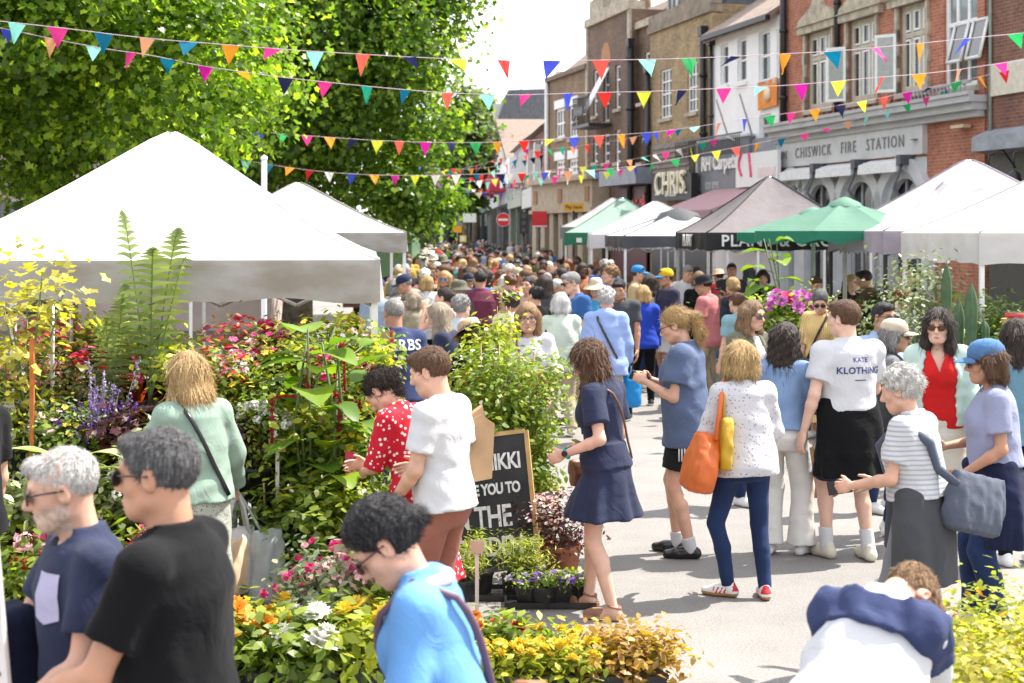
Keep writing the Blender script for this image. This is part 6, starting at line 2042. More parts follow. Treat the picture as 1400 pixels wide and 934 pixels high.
def garment_top(J,g,res,infl=.019,sleeve='short',hem=-.06,straight=.6,neck='crew',loose=.012,flare=0.0,slack=0.0):
 infl*=.62;loose*=.8;flare*=.8
 S = J['S'];T = J['T'];o = J['hip']
 z, A, B, Y = torso_sections(J,infl,straight)
 low_ = np.clip((.2-TZ)/.2,0,1)*.017
 A = A+low_;B = B+low_
 if flare:
  A = A+flare*np.clip((.35-TZ)/.4,0,1.3);B = B+flare*np.clip((.35-TZ)/.4,0,1.3)
 hz = hem*S
 zs = np.concatenate([[hz],z[z>hz+.01]])
 A = np.interp(zs,z,A);B = np.interp(zs,z,B);Y = np.interp(zs,z,Y)
 if hz<z[0]:
  pass
 m = zs<.56*S
 zs, A, B, Y = zs[m], A[m], B[m], Y[m]
 g.loft(o,T,zs,A,B,Y)
 if J['f']:
  for sgn in(1,-1):
   g.ell(o+T@np.array([sgn*.062,.085,.322])*S,np.array([.066,.052,.066])*S+infl*.7,None,.05)
 L = {'none':None,'cap':.28,'short':.66,'elbow':1.05,'threeq':1.55,'long':1.97}[sleeve]
 for sgn, nm in((1,'R'),(-1,'L')):
  sh, el, wr = J['sh'+nm], J['el'+nm], J['wr'+nm]
  if L is None:
   continue
  r0 = .054*S+infl*.75
  g.cap(sh-T@np.array([sgn*.05,0,-.012])*S,sh,r0*.9,r0,.03)
  if L<=1.1:
   g.cap(sh,sh+(el-sh)*1.0,r0,r0*(.80 if loose<.02 else.92)+loose,.03,'u',min(L,1.04))
  else:
   g.cap(sh,el,r0,.042*S+infl*.7+loose*.5,.03)
   ex = (L-1.0)
   g.cap(el,el+(wr-el),.042*S+infl*.6+loose*.5,.031*S+infl*.5+loose*.3,.02,'u',ex)
 nk = J['neck']
 if neck=='crew':
  g.ell(nk+T@np.array([0,.045,.0])*S,np.array([.078,.07,.05])*S,T,.01,'s')
 elif neck=='wide':
  g.ell(nk+T@np.array([0,.05,.0])*S,np.array([.10,.085,.075])*S,T,.01,'s')
 elif neck=='v':
  for q in np.linspace(0,1,6):
   g.ell(nk+T@np.array([0,.06+.05*q,-.02-.13*q])*S,np.array([.075*(1-.8*q),.075,.05])*S,T,.006,'s')
 elif neck=='high':
  g.cap(nk-T[:,2]*.04*S,nk+T[:,2]*.03*S+T[:,1]*.01,.066*S,.064*S,.02)
  g.cap(nk+T[:,2]*.02*S,nk+T[:,2]*.09*S+T[:,1]*.03,.056*S,.058*S,.0,'s')
 elif neck=='hood':
  g.ell(nk+T@np.array([0,-.065,-.045])*S,np.array([.125,.07,.085])*S,T,.03)
  g.ell(nk+T@np.array([0,.03,.03])*S,np.array([.085,.08,.07])*S,T,.02,'s')
 return g
def garment_legs(J,g,length=1.0,infl=.010,loose=.004,flare=0.0,rise=.10):
 """length: 0.35 shorts .. 1.0 ankle"""
 infl*=.6;loose*=.85
 S = J['S'];fat = J['fat']
 z, A, B, Y = torso_sections(J,infl)
 m = (z<rise*S)
 zs = np.concatenate([z[m],[rise*S]])
 g.loft(J['hip'],J['T'],zs,np.interp(zs,z,A),np.interp(zs,z,B),np.interp(zs,z,Y))
 for sgn, nm in((1,'R'),(-1,'L')):
  hp, kn, an = J['hp'+nm], J['kn'+nm], J['an'+nm]
  if length<=.5:
   e = hp+(kn-hp)*min(1,length*2)
   g.cap(hp,e,.086*S*fat+infl+loose*.3,(.086-(.086-.054)*length*2)*S*fat+infl+loose,.04,'u',1.0)
  else:
   g.cap(hp,kn,.085*S*fat+infl,.054*S+infl+loose,.025)
   q = (length-.5)*2
   e = kn+(an-kn)*q
   e = e+(kn*0)
   m_ = kn+(e-kn)*.4-J['fw'+nm]*.010
   g.cap(kn,m_,.053*S+infl+loose,.050*S+infl+loose,.012,'u')
   g.cap(m_,e,.050*S+infl+loose,.037*S+infl+loose*1.2+flare,.012,'u',1.0)
 return g
def skirt(J,g,top=.12,bottom=-.5,wa=None,flare=.08,folds=9,amp=.06,infl=.02):
 S = J['S']
 z, A, B, Y = torso_sections(J,infl)
 zs = np.array([bottom,(bottom+-.05)/2,-.05,.05,top])*S
 a1, b1 = np.interp(-.05*S,z,A), np.interp(-.05*S,z,B)
 Aa = np.array([a1+flare,a1+flare*.5,a1,np.interp(.05*S,z,A),np.interp(top*S,z,A)])
 Bb = np.array([b1+flare,b1+flare*.5,b1,np.interp(.05*S,z,B),np.interp(top*S,z,B)])
 mx = (J['anR']+J['anL'])/2
 dy = (mx[1]-J['hip'][1])*.45
 Yy = np.array([dy,dy*.5,-.012,0,0])
 g.loft(J['hip'],np.eye(3)*1.0,zs,Aa,Bb,Yy,.02,(folds,amp,.05*S,bottom*S)if folds else None)
 return g
def hair_mesh(J,sp,res=.007):
 hs = J['hs'];H = J['H'];c = J['head']
 st = sp['hair']
 def P(x,y,z):
  return c+H@np.array([x,y,z])*hs
 dn = np.array([0,0,-1.0])
 back = -H[:,1];back[2] = min(back[2],.2)
 ext = {'long':.5,'wavy':.5,'pony':.45,'mid':.36}.get(st,.24)
 lo = c-np.array([.27,.27,ext+.04]);hi = c+np.array([.27,.27,.24])
 g = SDF(lo,hi,res)
 th = sp.get('hairvol',0.0)
 def cap_hair(v=0.0):
  g.ell(P(0,-.02,.034),(np.array([.082,.104,.094])+v)*hs,H)
  g.plane(P(0,.084 if sp.get('fringe')else.076,.052 if sp.get('fringe')else.068),H@np.array([0,.78,-.62]))
  for sgn in(1,-1):
   g.ell(P(sgn*.088,.028,-.035),np.array([.022,.045,.052])*hs,H,.01,'s')
   g.ell(P(sgn*.084,-.006,-.004),np.array([.02,.026,.036])*hs,H,.006,'s')
 if st=='short':
  cap_hair(th)
  g.ell(P(.01,.055,.088),(np.array([.058,.04,.03])+th)*hs,H,.02)
 elif st=='curly':
  cap_hair(th+.006)
  rr = np.random.default_rng(5)
  for i in range(40):
   d = rr.normal(size=3);d[2] = abs(d[2])-.15;d = nrmz(d)
   if d[1]>.55 and d[2]<.55:
    continue
   g.ell(P(*(np.array([0,-.02,.036])+d*np.array([.082,.104,.096]))),np.array([.024]*3)*hs,None,.012)
 elif st in('bob','mid'):
  low = -.10 if st=='bob' else-.2
  g.ell(P(0,-.018,.036),(np.array([.09,.108,.1])+th)*hs,H)
  for sgn in(1,-1):
   a = P(sgn*.078,-.01,.02)
   g.cap(a,a+(dn*abs(low+.02)+back*.015+H[:,0]*sgn*.012)*hs,(.034+th)*hs,(.036+th)*hs,.03)
   a = P(sgn*.045,-.085,.02)
   g.cap(a,a+(dn*abs(low)+back*.01)*hs,(.046+th)*hs,(.045+th)*hs,.03)
  g.ell(P(0,.115,-.03),np.array([.066,.085,.115])*hs,H,.012,'s')
  if sp.get('fringe'):
   g.ell(P(0,.074,.078),np.array([.066,.03,.035])*hs,H,.012)
 elif st in('long','wavy'):
  g.ell(P(0,-.018,.036),(np.array([.089,.107,.099])+th)*hs,H)
  ll = sp.get('hairlen',.34)
  for x in(-.07,-.035,0,.035,.07):
   a = P(x,-.075+6*x*x,.03)
   m = a+(dn*ll*.45+back*.035)*hs
   e = a+(dn*ll*(1-2*abs(x))+back*.02+H[:,0]*x*.5)*hs
   g.cap(a,m,.046*hs,(.042+th)*hs,.03);g.cap(m,e,(.042+th)*hs,.018*hs,.03)
  for sgn in(1,-1):
   a = P(sgn*.078,.0,.03)
   m = a+(dn*.17+H[:,0]*sgn*.012-back*.0)*hs
   e = m+(dn*(ll*.45)-back*sp.get('front',.0)+H[:,0]*sgn*.01)*hs
   g.cap(a,m,.027*hs,(.032+th)*hs,.03);g.cap(m,e,(.032+th)*hs,.014*hs,.02)
  g.ell(P(0,.115,-.03),np.array([.064,.085,.118])*hs,H,.012,'s')
 elif st=='pony':
  cap_hair(th)
  a = P(0,-.108,.045)
  g.cap(P(0,-.09,.04),a,.03*hs,.02*hs,.02)
  m = a+(back*.06+dn*.03)*hs
  e = m+(dn*sp.get('hairlen',.22)+back*.03)*hs
  g.cap(a,m,.021*hs,.03*hs,.01);g.cap(m,(m+e)/2+back*.02,.032*hs,.034*hs,.02);g.cap((m+e)/2+back*.02,e,.034*hs,.012*hs,.02)
 elif st in('bun','updo'):
  cap_hair(th+(.012 if st=='updo' else 0))
  if st=='updo':
   g.ell(P(0,-.01,.085),np.array([.078,.09,.06])*hs,H,.03)
   g.ell(P(.0,-.125,-.005),np.array([.04,.035,.038])*hs,H,.012)
  else:
   g.ell(P(0,-.10,.075),np.array([.045,.04,.042])*hs,H,.012)
 X, Y, Z = g.ax[0][:,None,None], g.ax[1][None,:,None], g.ax[2][None,None,:]
 px, py, pz = X-c[0], Y-c[1], Z-c[2]
 x, y, z = [H[0,i]*px+H[1,i]*py+H[2,i]*pz for i in range(3)]
 a = np.arctan2(x,y+.02)
 wv = sp.get('wave',1.0 if st not in('wavy','curly')else 2.0)
 n = np.sin(a*19+2.5*np.sin(z*24*wv))*.4+np.sin(a*37+3*np.sin(z*33)+1.3)*.35+np.sin(z*52*wv+a*6)*.25*wv
 g.a = g.a+(n*(.0026 if st=='short' else.0042)*min(wv,1.6)).astype(np.float32)
 V, Q = g.mesh()
 b = MB();b.add(V,Q,0,True)
 ns = sp.get('strands',0)
 if ns:
  rr = np.random.default_rng(3)
  pk = Q[rr.integers(0,len(Q),ns)]
  p = V[pk].mean(1)
  nn = np.cross(V[pk[:,1]]-V[pk[:,0]],V[pk[:,2]]-V[pk[:,0]]);nn/=np.linalg.norm(nn,axis=1)[:,None]+1e-9
  lng = {'short':.022,'curly':.03,'bob':.06,'mid':.07,'long':.10,'wavy':.10,'pony':.06,'bun':.045,'updo':.03}[st]*hs
  flow = np.array([0,0,-1.0])if st in('long','wavy','bob','mid')else-H[:,1]*.8+np.array([0,0,-.5])
  if st=='short':
   flow = np.array([0,0,-.5])+H[:,1]*.5
  t = flow+rr.normal(size=(ns,3))*.25
  t = t-nn*(t*nn).sum(1)[:,None];t/=np.linalg.norm(t,axis=1)[:,None]+1e-9
  sd_ = np.cross(t,nn)
  L_ = lng*rr.uniform(.5,1.3,ns)[:,None]
  rows = []
  for q, lift, wd in((0,-.002,1),(.35,.003,.9),(.7,.006,.6),(1,.010,.1)):
   cc = p+t*L_*q+nn*(lift*(.35 if st=='short' else.8)*rr.uniform(.3,1.3,ns)[:,None])+sd_*(np.sin(q*4+rr.uniform(0,6,ns))[:,None]*(.001 if st=='short' else.003))
   rows+=[cc+sd_*.0016*wd,cc-sd_*.0016*wd]
  VV = np.stack(rows,1).reshape(-1,3)
  base = np.arange(ns)[:,None]*8
  FF = np.concatenate([base+np.array([2*i,2*i+1,2*i+3,2*i+2])for i in range(3)])
  b.add(VV,FF,0,True)
 return b
def shoe(J,nm,kind,mats,par,res=.007):
 S = J['S']*(.93 if J['f']else 1.0)
 a = J['an'+nm];fw = J['fw'+nm]
 sd = np.array([fw[1],-fw[0],0])
 up = np.array([0,0,1.0])
 tilt = J.get('tilt'+nm,0.0)
 z0 = a[2]-.078*J['S']
 base = np.array([a[0],a[1],z0])
 def P(x,y,z):
  return base+sd*x*S+fw*y*S+up*z*S
 lo = np.minimum.reduce([P(-.07,-.1,-.01),P(.07,.24,-.01),P(.07,-.1,.15),P(-.07,.24,.15)])-.04
 hi = np.maximum.reduce([P(-.07,-.1,-.01),P(.07,.24,-.01),P(.07,-.1,.15),P(-.07,.24,.15)])+.04
 g = SDF(lo,hi,res)
 sole_h = {'sneaker':.030,'loafer':.022,'wedge':.05,'boot':.03}[kind]
 if kind=='wedge':
  for(y0,y1,z,r0,r1)in((-.045,.10,.028,.036,.042),(.09,.17,.016,.042,.034)):
   g.cap(P(0,y0,z),P(0,y1,z*.8),r0*S,r1*S,.02)
  g.plane(P(0,0,.045),nrmz(up*1+fw*.24))
  g.cap(P(0,.10,.045),P(0,.165,.028),.046*S,.036*S,.01)
  g.plane(P(0,.12,.075),up)
 else:
  g.cap(P(0,-.04,.036),P(0,.09,.034),.040*S,.043*S,.02)
  g.cap(P(0,.09,.034),P(-.004 if nm=='R' else.004,.172,.03),.043*S,.033*S,.03)
  g.cap(P(0,-.03,.05),P(0,-.02,{'sneaker':.085,'loafer':.06,'boot':.15}[kind]),.039*S,.037*S,.02)
  g.cap(P(0,.0,.06),P(0,.09,.045),.034*S,.03*S,.025)
  g.cap(P(0,-.005,.10),P(0,.0,.16),.028*S,.04*S,.01,'s')
 g.plane(P(0,0,.004),-up)
 V, Q = g.mesh()
 zz = V[Q].mean(1)[:,2]-z0
 mi = np.where(zz<sole_h*S,1,0)
 if kind=='wedge':
  yy = (V[Q].mean(1)-base)@fw/S
  mi = np.where((zz<.05*S)&~((yy>.075)&(zz>.028*S)),1,0)
 if len(mats)>2:
  rel = (V[Q].mean(1)-base)
  yy = rel@fw/S
  xx = np.abs(rel@sd)/S
  st = (zz>.034*S)&(zz<.072*S)&(xx>.026)&(yy>.0)&(yy<.10)&(((yy+zz/S*.5)/.03)%1.0<.42)
  mi[st] = 2
  mi[(yy<-.045)&(zz>.05*S)] = 2
 b = MB();b.add(V,Q,mi,True)
 if kind=='wedge':
  an = P(0,-.01,.095)
  pts = [an+sd*.04*S*math.cos(t)+fw*.046*S*math.sin(t)+up*.008*math.sin(t)for t in np.linspace(0,2*PI,18)]
  b.tube(pts,.006,6,0)
  b.tube([P(0,-.055,.05),P(0,-.05,.095)],.011,6,0)
 b.build('shoe',mats,par)
def head_frame(J):
 M = Matrix.Identity(4)
 H = J['H']
 for i in range(3):
  for j in range(3):
   M[i][j] = H[i,j]*J['hs']
  M[i][3] = J['head'][i]
 return M
def glasses(J,par,dark=True,m=None):
 b = MB()
 for sgn in(1,-1):
  pts = [(sgn*.034+.031*math.cos(t),.103-.012*abs(math.cos(t))*(1 if math.cos(t)*sgn>0 else 0),.004+.024*math.sin(t)*(1 if math.sin(t)<0 else.8))for t in np.linspace(0,2*PI,16,endpoint=False)]
  c = MB()
  if dark:
   b.prism([(p[0],p[2])for p in pts],(0,.098,0),(1,0,0),(0,0,1),(0,.005,0),0)
  else:
   b.tube(pts+[pts[0]],.0024,5)
  b.tube([(sgn*.057,.096,.012),(sgn*.077,.06,.012),(sgn*.083,-.01,.006)],.003,5)
 b.tube([(-.012,.104,.012),(.012,.104,.012)],.003,5)
 o = b.build('sunglasses' if dark else 'glasses',m or plain('dark_lens',(.008,.008,.009),.12,.2,5,0,0,.7),par)
 o.matrix_local = head_frame(J)
def cap_hat(J,par,m,brim=True,backwards=False,m2=None):
 b = MB()
 b.lathe([(.092,.028),(.098,.05),(.092,.09),(.07,.124),(.035,.14),(.001,.143)],(0,-.014,0),22,0,True,.96,1.15)
 if brim:
  s = -1 if backwards else 1
  V, F = [], []
  n = 14
  for i in range(n+1):
   t = PI*i/n
   x = .082*math.cos(t)
   for q, (k,dz)in enumerate(((.0,0),(.5,-.004),(1,-.016))):
    V.append((x*(1+.04*k),s*(.062+.03*math.sin(t)+.085*k*math.sin(t)**.6),.042+dz-.012*(1-math.sin(t))))
  for i in range(n):
   for q in range(2):
    p = i*3+q
    F.append((p,p+1,p+4,p+3))
  V = np.array(V)
  b.add(np.concatenate([V,V-[0,0,.004]]),np.array(F+[tuple(x+len(V)for x in f[::-1])for f in F]),1 if m2 else 0,True)
 o = b.build('cap',[m,m2]if m2 else m,par)
 o.matrix_local = head_frame(J)
def brim_hat(J,par,m,r=.17,crown=.13,droop=.03,name='hat'):
 b = MB()
 seg = 30
 prof = [(r,.045-droop),(r*.8,.05-droop*.4),(.098,.05),(.095,.08),(.085,crown),(.05,crown+.02),(.001,crown+.022)]
 b.lathe(prof,(0,-.012,0),seg,0,True,.97,1.12)
 o = b.build(name,m,par)
 o.matrix_local = head_frame(J)
SKINS = {'fair':skin('skin_fair',(.60,.36,.26)),'pale':skin('skin_pale',(.66,.43,.33)),'tan':skin('skin_tan',(.46,.25,.16)),'olive':skin('skin_olive',(.42,.24,.15)),'brown':skin('skin_brown',(.24,.12,.07)),'dark':skin('skin_dark',(.11,.055,.035))}
LIPS = plain('lips',(.46,.19,.15),.4);BROW = plain('eyebrow',(.10,.06,.035),.7);EYEW = plain('eye_white',(.6,.58,.55),.2);IRIS = plain('iris',(.03,.02,.015),.1)
STUBBLE = plain('grey_stubble',(.47,.34,.27),.7,.25,60)
HAIR = {'brown':hairm('hair_brown',(.105,.050,.024)),'dark':hairm('hair_dark',(.026,.016,.012),(.09,.06,.045)),'black':hairm('hair_black',(.010,.009,.010),(.055,.055,.065)),'blonde':hairm('hair_blonde',(.42,.27,.11),(.68,.48,.24)),'white':hairm('hair_white',(.56,.54,.51),(.78,.77,.74)),'grey':hairm('hair_grey',(.24,.23,.22),(.5,.49,.48)),'darkgrey':hairm('hair_dark_grey',(.07,.068,.07),(.26,.26,.26)),'light':hairm('hair_light_brown',(.22,.125,.06),(.40,.25,.13)),'red':hairm('hair_auburn',(.20,.06,.02),(.36,.13,.05)),'ash':hairm('hair_ash',(.30,.24,.17),(.52,.46,.37))}
SOLEW = plain('white_sole',(.70,.69,.66),.6);SOLEG = plain('gum_sole',(.42,.22,.09),.6);SOLEB = plain('black_sole',(.02,.02,.02),.5);WLEA = plain('white_leather',(.70,.69,.68),.5,.05);BLEA = plain('black_leather',(.014,.014,.016),.25)
SHOES = {'white':('sneaker',[WLEA,SOLEW]),'stripe':('sneaker',[WLEA,SOLEG,plain('red_suede',(.50,.02,.03),.7)]),'loafer':('loafer',[BLEA,SOLEB]),'black':('sneaker',[plain('black_mesh',(.02,.02,.022),.7),SOLEW]),'wedge':('wedge',[plain('tan_suede',(.27,.14,.085),.8),plain('espadrille',(.45,.30,.17),.85,.2,40)]),'brown':('loafer',[plain('brown_leather',(.12,.06,.03),.45),SOLEB]),'cream':('sneaker',[plain('cream_leather',(.58,.54,.44),.6),plain('cream_sole',(.55,.5,.4),.7)])}
def mesh_of(b,name,m):
 return b.mesh(name,m)
def make_person(label,loc,yaw,sp,group=None,cat='person'):
 """loc: where the feet stand; yaw: degrees, 0 looks away from the camera, 90 to the left, 180 to the camera, -90 to the right"""
 J = pose(sp)
 res = sp.get('res',.011)
 t = thing('person',label,cat,loc,R(yaw),group)
 bm = build_body(J,sp,res,sp.get('hres',.0058))
 hc = HAIR[sp.get('haircol','brown')]
 me = bm.mesh('body',[SKINS[sp.get('skin','fair')],LIPS,BROW if sp.get('haircol')not in('white','grey')else plain('eyebrow_grey',(.25,.22,.2),.7),EYEW,IRIS,STUBBLE])
 link('body',me,t)
 lo, hi = bounds(J,.26)
 out = {}
 for i, gd in enumerate(sp.get('wear',[])):
  g = SDF(lo,hi,gd.get('res',res))
  k = gd['k']
  if k=='top':
   garment_top(J,g,res,**{q:gd[q]for q in('infl','sleeve','hem','straight','neck','loose','flare')if q in gd})
   if gd.get('open'):
    S = J['S']
    for q in np.linspace(-.2,.55,12):
     g.ell(J['hip']+J['T']@np.array([0,.2,q])*S,np.array([gd['open'],.2,.09]),J['T'],.0,'s')
  elif k=='legs':
   garment_legs(J,g,**{q:gd[q]for q in('length','infl','loose','flare','rise')if q in gd})
  elif k=='skirt':
   skirt(J,g,**{q:gd[q]for q in('top','bottom','flare','folds','amp','infl')if q in gd})
  elif k=='dress':
   garment_top(J,g,res,**{q:gd[q]for q in('infl','sleeve','neck','loose')if q in gd},hem=.0,straight=gd.get('straight',.1))
   skirt(J,g,.14,gd.get('bottom',-.45),None,gd.get('flare',.08),gd.get('folds',9),gd.get('amp',.05),gd.get('infl',.02))
  elif k=='socks':
   for nm in 'RL':
    a, kn = J['an'+nm], J['kn'+nm]
    g.cap(a-[0,0,.02],a+(kn-a)*gd.get('up',.25),.043*J['S'],.046*J['S'],0,'u',1.0)
  elif k=='wrap':
   S = J['S']
   z, A, B, Y = torso_sections(J,.05)
   bt = gd.get('bottom',-.38)
   zs = np.array([bt,-.2,-.05,.08,.15])*S
   a1 = np.interp(-.05*S,z,A)
   Aa = np.array([a1+.03,a1+.025,a1+.01,np.interp(.08*S,z,A),np.interp(.15*S,z,A)-.01]);Bb = np.array([.15*S,.15*S,.145*S,.135*S,.11*S])
   g.loft(J['hip'],np.eye(3),zs,Aa,Bb,np.array([-.03,-.03,-.02,-.005,0]),0,(6,.05,.1*S,bt*S))
   if not gd.get('full'):
    for q in np.linspace(bt-.1,-.02,8):
     g.ell(J['hip']+np.array([0,.17,q*S]),(.15,.13,.08),None,.01,'s')
   g.cap(J['hip']+np.array([-.14,.06,.10])*S,J['hip']+np.array([.0,.145,.06])*S,.04*S,.035*S,.03)
   g.cap(J['hip']+np.array([.14,.06,.10])*S,J['hip']+np.array([.0,.145,.06])*S,.04*S,.035*S,.03)
   g.cap(J['hip']+np.array([.02,.15,.06])*S,J['hip']+np.array([.08,.15,-.25])*S,.035*S,.03*S,.02)
   g.cap(J['hip']+np.array([-.02,.15,.06])*S,J['hip']+np.array([-.07,.15,-.22])*S,.035*S,.03*S,.02)
  elif k=='shawl':
   S = J['S']
   z, A, B, Y = torso_sections(J,.034,.4)
   m = (z>.33*S)&(z<.50*S)
   g.loft(J['hip'],J['T'],z[m],A[m]+np.linspace(.002,.024,m.sum()),B[m]+np.linspace(-.004,.016,m.sum()),Y[m]-.008)
   for sgn, nm in((1,'R'),(-1,'L')):
    g.cap(J['sh'+nm],J['sh'+nm]+(J['el'+nm]-J['sh'+nm])*.45,.088*S,.086*S,.04,'u',1)
    g.cap(J['sh'+nm]+J['T']@np.array([-sgn*.05,.06,.05])*S,J['hip']+J['T']@np.array([sgn*.05,.15,.28])*S,.05*S,.04*S,.03)
   g.ell(J['neck']+J['T']@np.array([0,.05,.02])*S,np.array([.085,.09,.08])*S,J['T'],.02,'s')
  elif k=='apron':
   S = J['S']
   z, A, B, Y = torso_sections(J,.022,.4)
   m = z<.42*S
   zs = np.concatenate([[-.45*S],z[m]])
   g.loft(J['hip'],J['T'],zs,np.interp(zs,z,A),np.interp(zs,z,B),np.interp(zs,z,Y))
   g.plane(J['hip']+J['T']@np.array([0,.02,0]),-J['T'][:,1])
  g.wrinkle(gd.get('wr',{'legs':.004,'socks':.002,'skirt':.006}.get(k,.0062)),gd.get('wl',.15),i*7+len(label))
  V, Q = g.mesh()
  if len(V)==0:
   continue
  b = MB();b.add(V,Q,0,True)
  ob = b.build(gd.get('name',{'top':'shirt','legs':'trousers','skirt':'skirt','dress':'dress','socks':'socks','wrap':'tied_jumper','shawl':'shoulder_jumper','apron':'apron'}[k]),gd['m'],t)
  out[ob.name.split('.')[0]] = ob
  out[k+str(i)] = (V,Q)
  if gd.get('text'):
   bv = BVHTree.FromPolygons([tuple(v)for v in V],[tuple(q)for q in Q])
   for(s_,size,tx,tz,side,col)in gd['text']:
    tm = text_mesh(s_,size,0.0,col,bold=size*.02,name='shirt_lettering',spacing=1.05)
    S = J['S'];o = J['hip'];T = J['T']
    for v in tm.vertices:
     x, y = v.co.x*(1 if side>0 else-1)*-1, v.co.y
     src = o+T@np.array([(tx-v.co.x)if side>0 else(tx+v.co.x),side*.5,tz*S+y])
     hit = bv.ray_cast(Vector(src),Vector(T@np.array([0,-side,0])))
     p = hit[0]+Vector(T@np.array([0,side*.004,0]))if hit[0]is not None else Vector(src)
     v.co = p
    link('shirt_lettering',tm,t)
  if gd.get('patch'):
   bv = BVHTree.FromPolygons([tuple(v)for v in V],[tuple(q)for q in Q])
   px_, pz_, pw, phh, pm = gd['patch']
   n = 8
   VV, FF = [], []
   for i2 in range(n+1):
    for j2 in range(n+1):
     x = px_+(i2/n-.5)*pw;zz = pz_+(j2/n-.5)*phh-(.12*phh*(1-abs(i2/n-.5)*2)if j2==0 else 0)
     src = J['hip']+J['T']@np.array([x,.5,zz*J['S']])
     hit = bv.ray_cast(Vector(src),Vector(J['T']@np.array([0,-1,0])))
     VV.append(tuple(hit[0]+Vector(J['T']@np.array([0,.006,0])))if hit[0]is not None else tuple(src))
   for i2 in range(n):
    for j2 in range(n):
     p = i2*(n+1)+j2
     FF.append((p,p+n+1,p+n+2,p+1))
   b2 = MB();b2.add(VV,FF,0,True);b2.build('pocket',pm,t)
 if sp.get('hair'):
  hair_mesh(J,sp,sp.get('hairres',.0075)).build('hair',hc,t)
 if sp.get('shoes'):
  kd, ms = SHOES[sp['shoes']]
  for nm in 'RL':
   shoe(J,nm,kd,ms,t,sp.get('shres',.008))
 if sp.get('glasses'):
  glasses(J,t,sp['glasses']=='dark',sp.get('gmat'))
 if sp.get('cap'):
  cap_hat(J,t,*sp['cap'])
 if sp.get('hat'):
  brim_hat(J,t,*sp['hat'])
 if sp.get('watch'):
  nm, wm = sp['watch']
  w_, d = J['wr'+nm], J['fd'+nm]
  b = MB()
  p = w_-d*.012
  a_ = nrmz(np.cross(d,J['pn'+nm]));n_ = J['pn'+nm]
  b.tube([p+a_*.031*math.cos(q)+n_*.031*math.sin(q)for q in np.linspace(0,2*PI,20)],.008,6)
  c = p-n_*.034
  b.tube([c+n_*.004,c-n_*.007],.018,14,1)
  b.build('watch',[wm,BLEA],t)
 return t, J, out
def world(t,p):
 """a point of the figure in scene space"""
 a = t.rotation_euler.z
 c, s = math.cos(a), math.sin(a)
 return Vector((t.location.x+c*p[0]-s*p[1],t.location.y+s*p[0]+c*p[1],t.location.z+p[2]))
def F(n,c,**k):
 return fabric('cloth_'+n,c,**k)
NAVY = F('navy',(.020,.026,.060));BLACKC = F('black',(.006,.006,.007));WHITEC = F('white',(.66,.66,.68),var=.04);JEAN = F('jeans',(.013,.028,.085),var=.3);LJEAN = F('light_jeans',(.10,.17,.30),var=.2)
DGREY = F('dark_grey',(.055,.057,.064));GREYC = F('grey',(.16,.165,.18));BEIGE = F('beige',(.42,.34,.24));SAGE = F('sage',(.25,.345,.28));RUST = F('terracotta',(.26,.10,.075));REDDOT = F('red_dots',(.50,.010,.025),pattern='dots',col2=(.75,.70,.68),scale=34)
CARD = F('sky_blue',(.125,.31,.62));LILAC = F('lilac',(.42,.40,.56));SLATE_T = F('slate_blue',(.085,.115,.20));BLOUSE = F('floral_white',(.66,.65,.67),pattern='floral',col2=(.30,.25,.34),scale=42,var=.04);DENIM = F('denim',(.19,.29,.47),var=.2);OFFWC = F('off_white',(.62,.60,.57),var=.05)
REDP = F('red_polo',(.55,.012,.012));MINT = F('mint',(.47,.60,.54));CREAMC = F('cream_knit',(.60,.56,.48));STRIPET = F('striped_tee',(.62,.62,.64),pattern='stripes',col2=(.34,.35,.39),scale=40);LAV = F('lavender_grey',(.25,.27,.39));TEALD = F('teal_denim',(.11,.22,.29))
YSTR = F('yellow_stripes',(.56,.32,.07),pattern='vstripes',col2=(.64,.52,.30),scale=9);TIED = F('tie_dye',(.58,.60,.66),pattern='patch',col2=(.44,.30,.56),scale=5);PINKT = F('pink_tee',(.48,.155,.165));BRIGHTB = F('royal_blue',(.015,.05,.40));POLO = F('blue_polo',(.025,.09,.26));RAINB = F('pale_blue_raincoat',(.27,.37,.66));PGREEN = F('pale_green',(.50,.56,.46));OLIVE = F('olive',(.12,.125,.085));MAROON = F('maroon',(.12,.025,.05));BROWNC = F('brown',(.20,.095,.085));REDC = F('bright_red',(.62,.03,.01));SKF = F('fleck_skirt',(.38,.40,.34),pattern='floral',col2=(.10,.11,.08),scale=60);KHAKI = F('khaki',(.27,.24,.17));BLUSH = F('blush',(.55,.38,.32));TEALC = F('teal_top',(.12,.27,.32));GREYB = F('blue_grey',(.20,.23,.30));PSHORT = F('black_shorts',(.015,.015,.016))
TEXTN = plain('navy_print',(.03,.035,.16),.8);TEXTW = plain('white_print',(.7,.7,.7),.8)
def top(m,**k):
 return dict(k='top',m=m,**k)
def legs(m,**k):
 return dict(k='legs',m=m,**k)
def cast(px,Y,yaw,label,**sp):
 g = sp.pop('group',None)
 if Y<6:
  sp.setdefault('res',.0095);sp.setdefault('hres',.0042);sp.setdefault('hairres',.0055);sp.setdefault('strands',4500)
 elif Y<12.5:
  sp.setdefault('res',.0095);sp.setdefault('hres',.0048);sp.setdefault('hairres',.006);sp.setdefault('strands',2600)
 else:
  sp.setdefault('res',.013);sp.setdefault('hres',.0065);sp.setdefault('hairres',.009);sp.setdefault('shres',.012);sp.setdefault('strands',600)
 return make_person(label,(gx(px,Y),Y,0),yaw,sp,g)
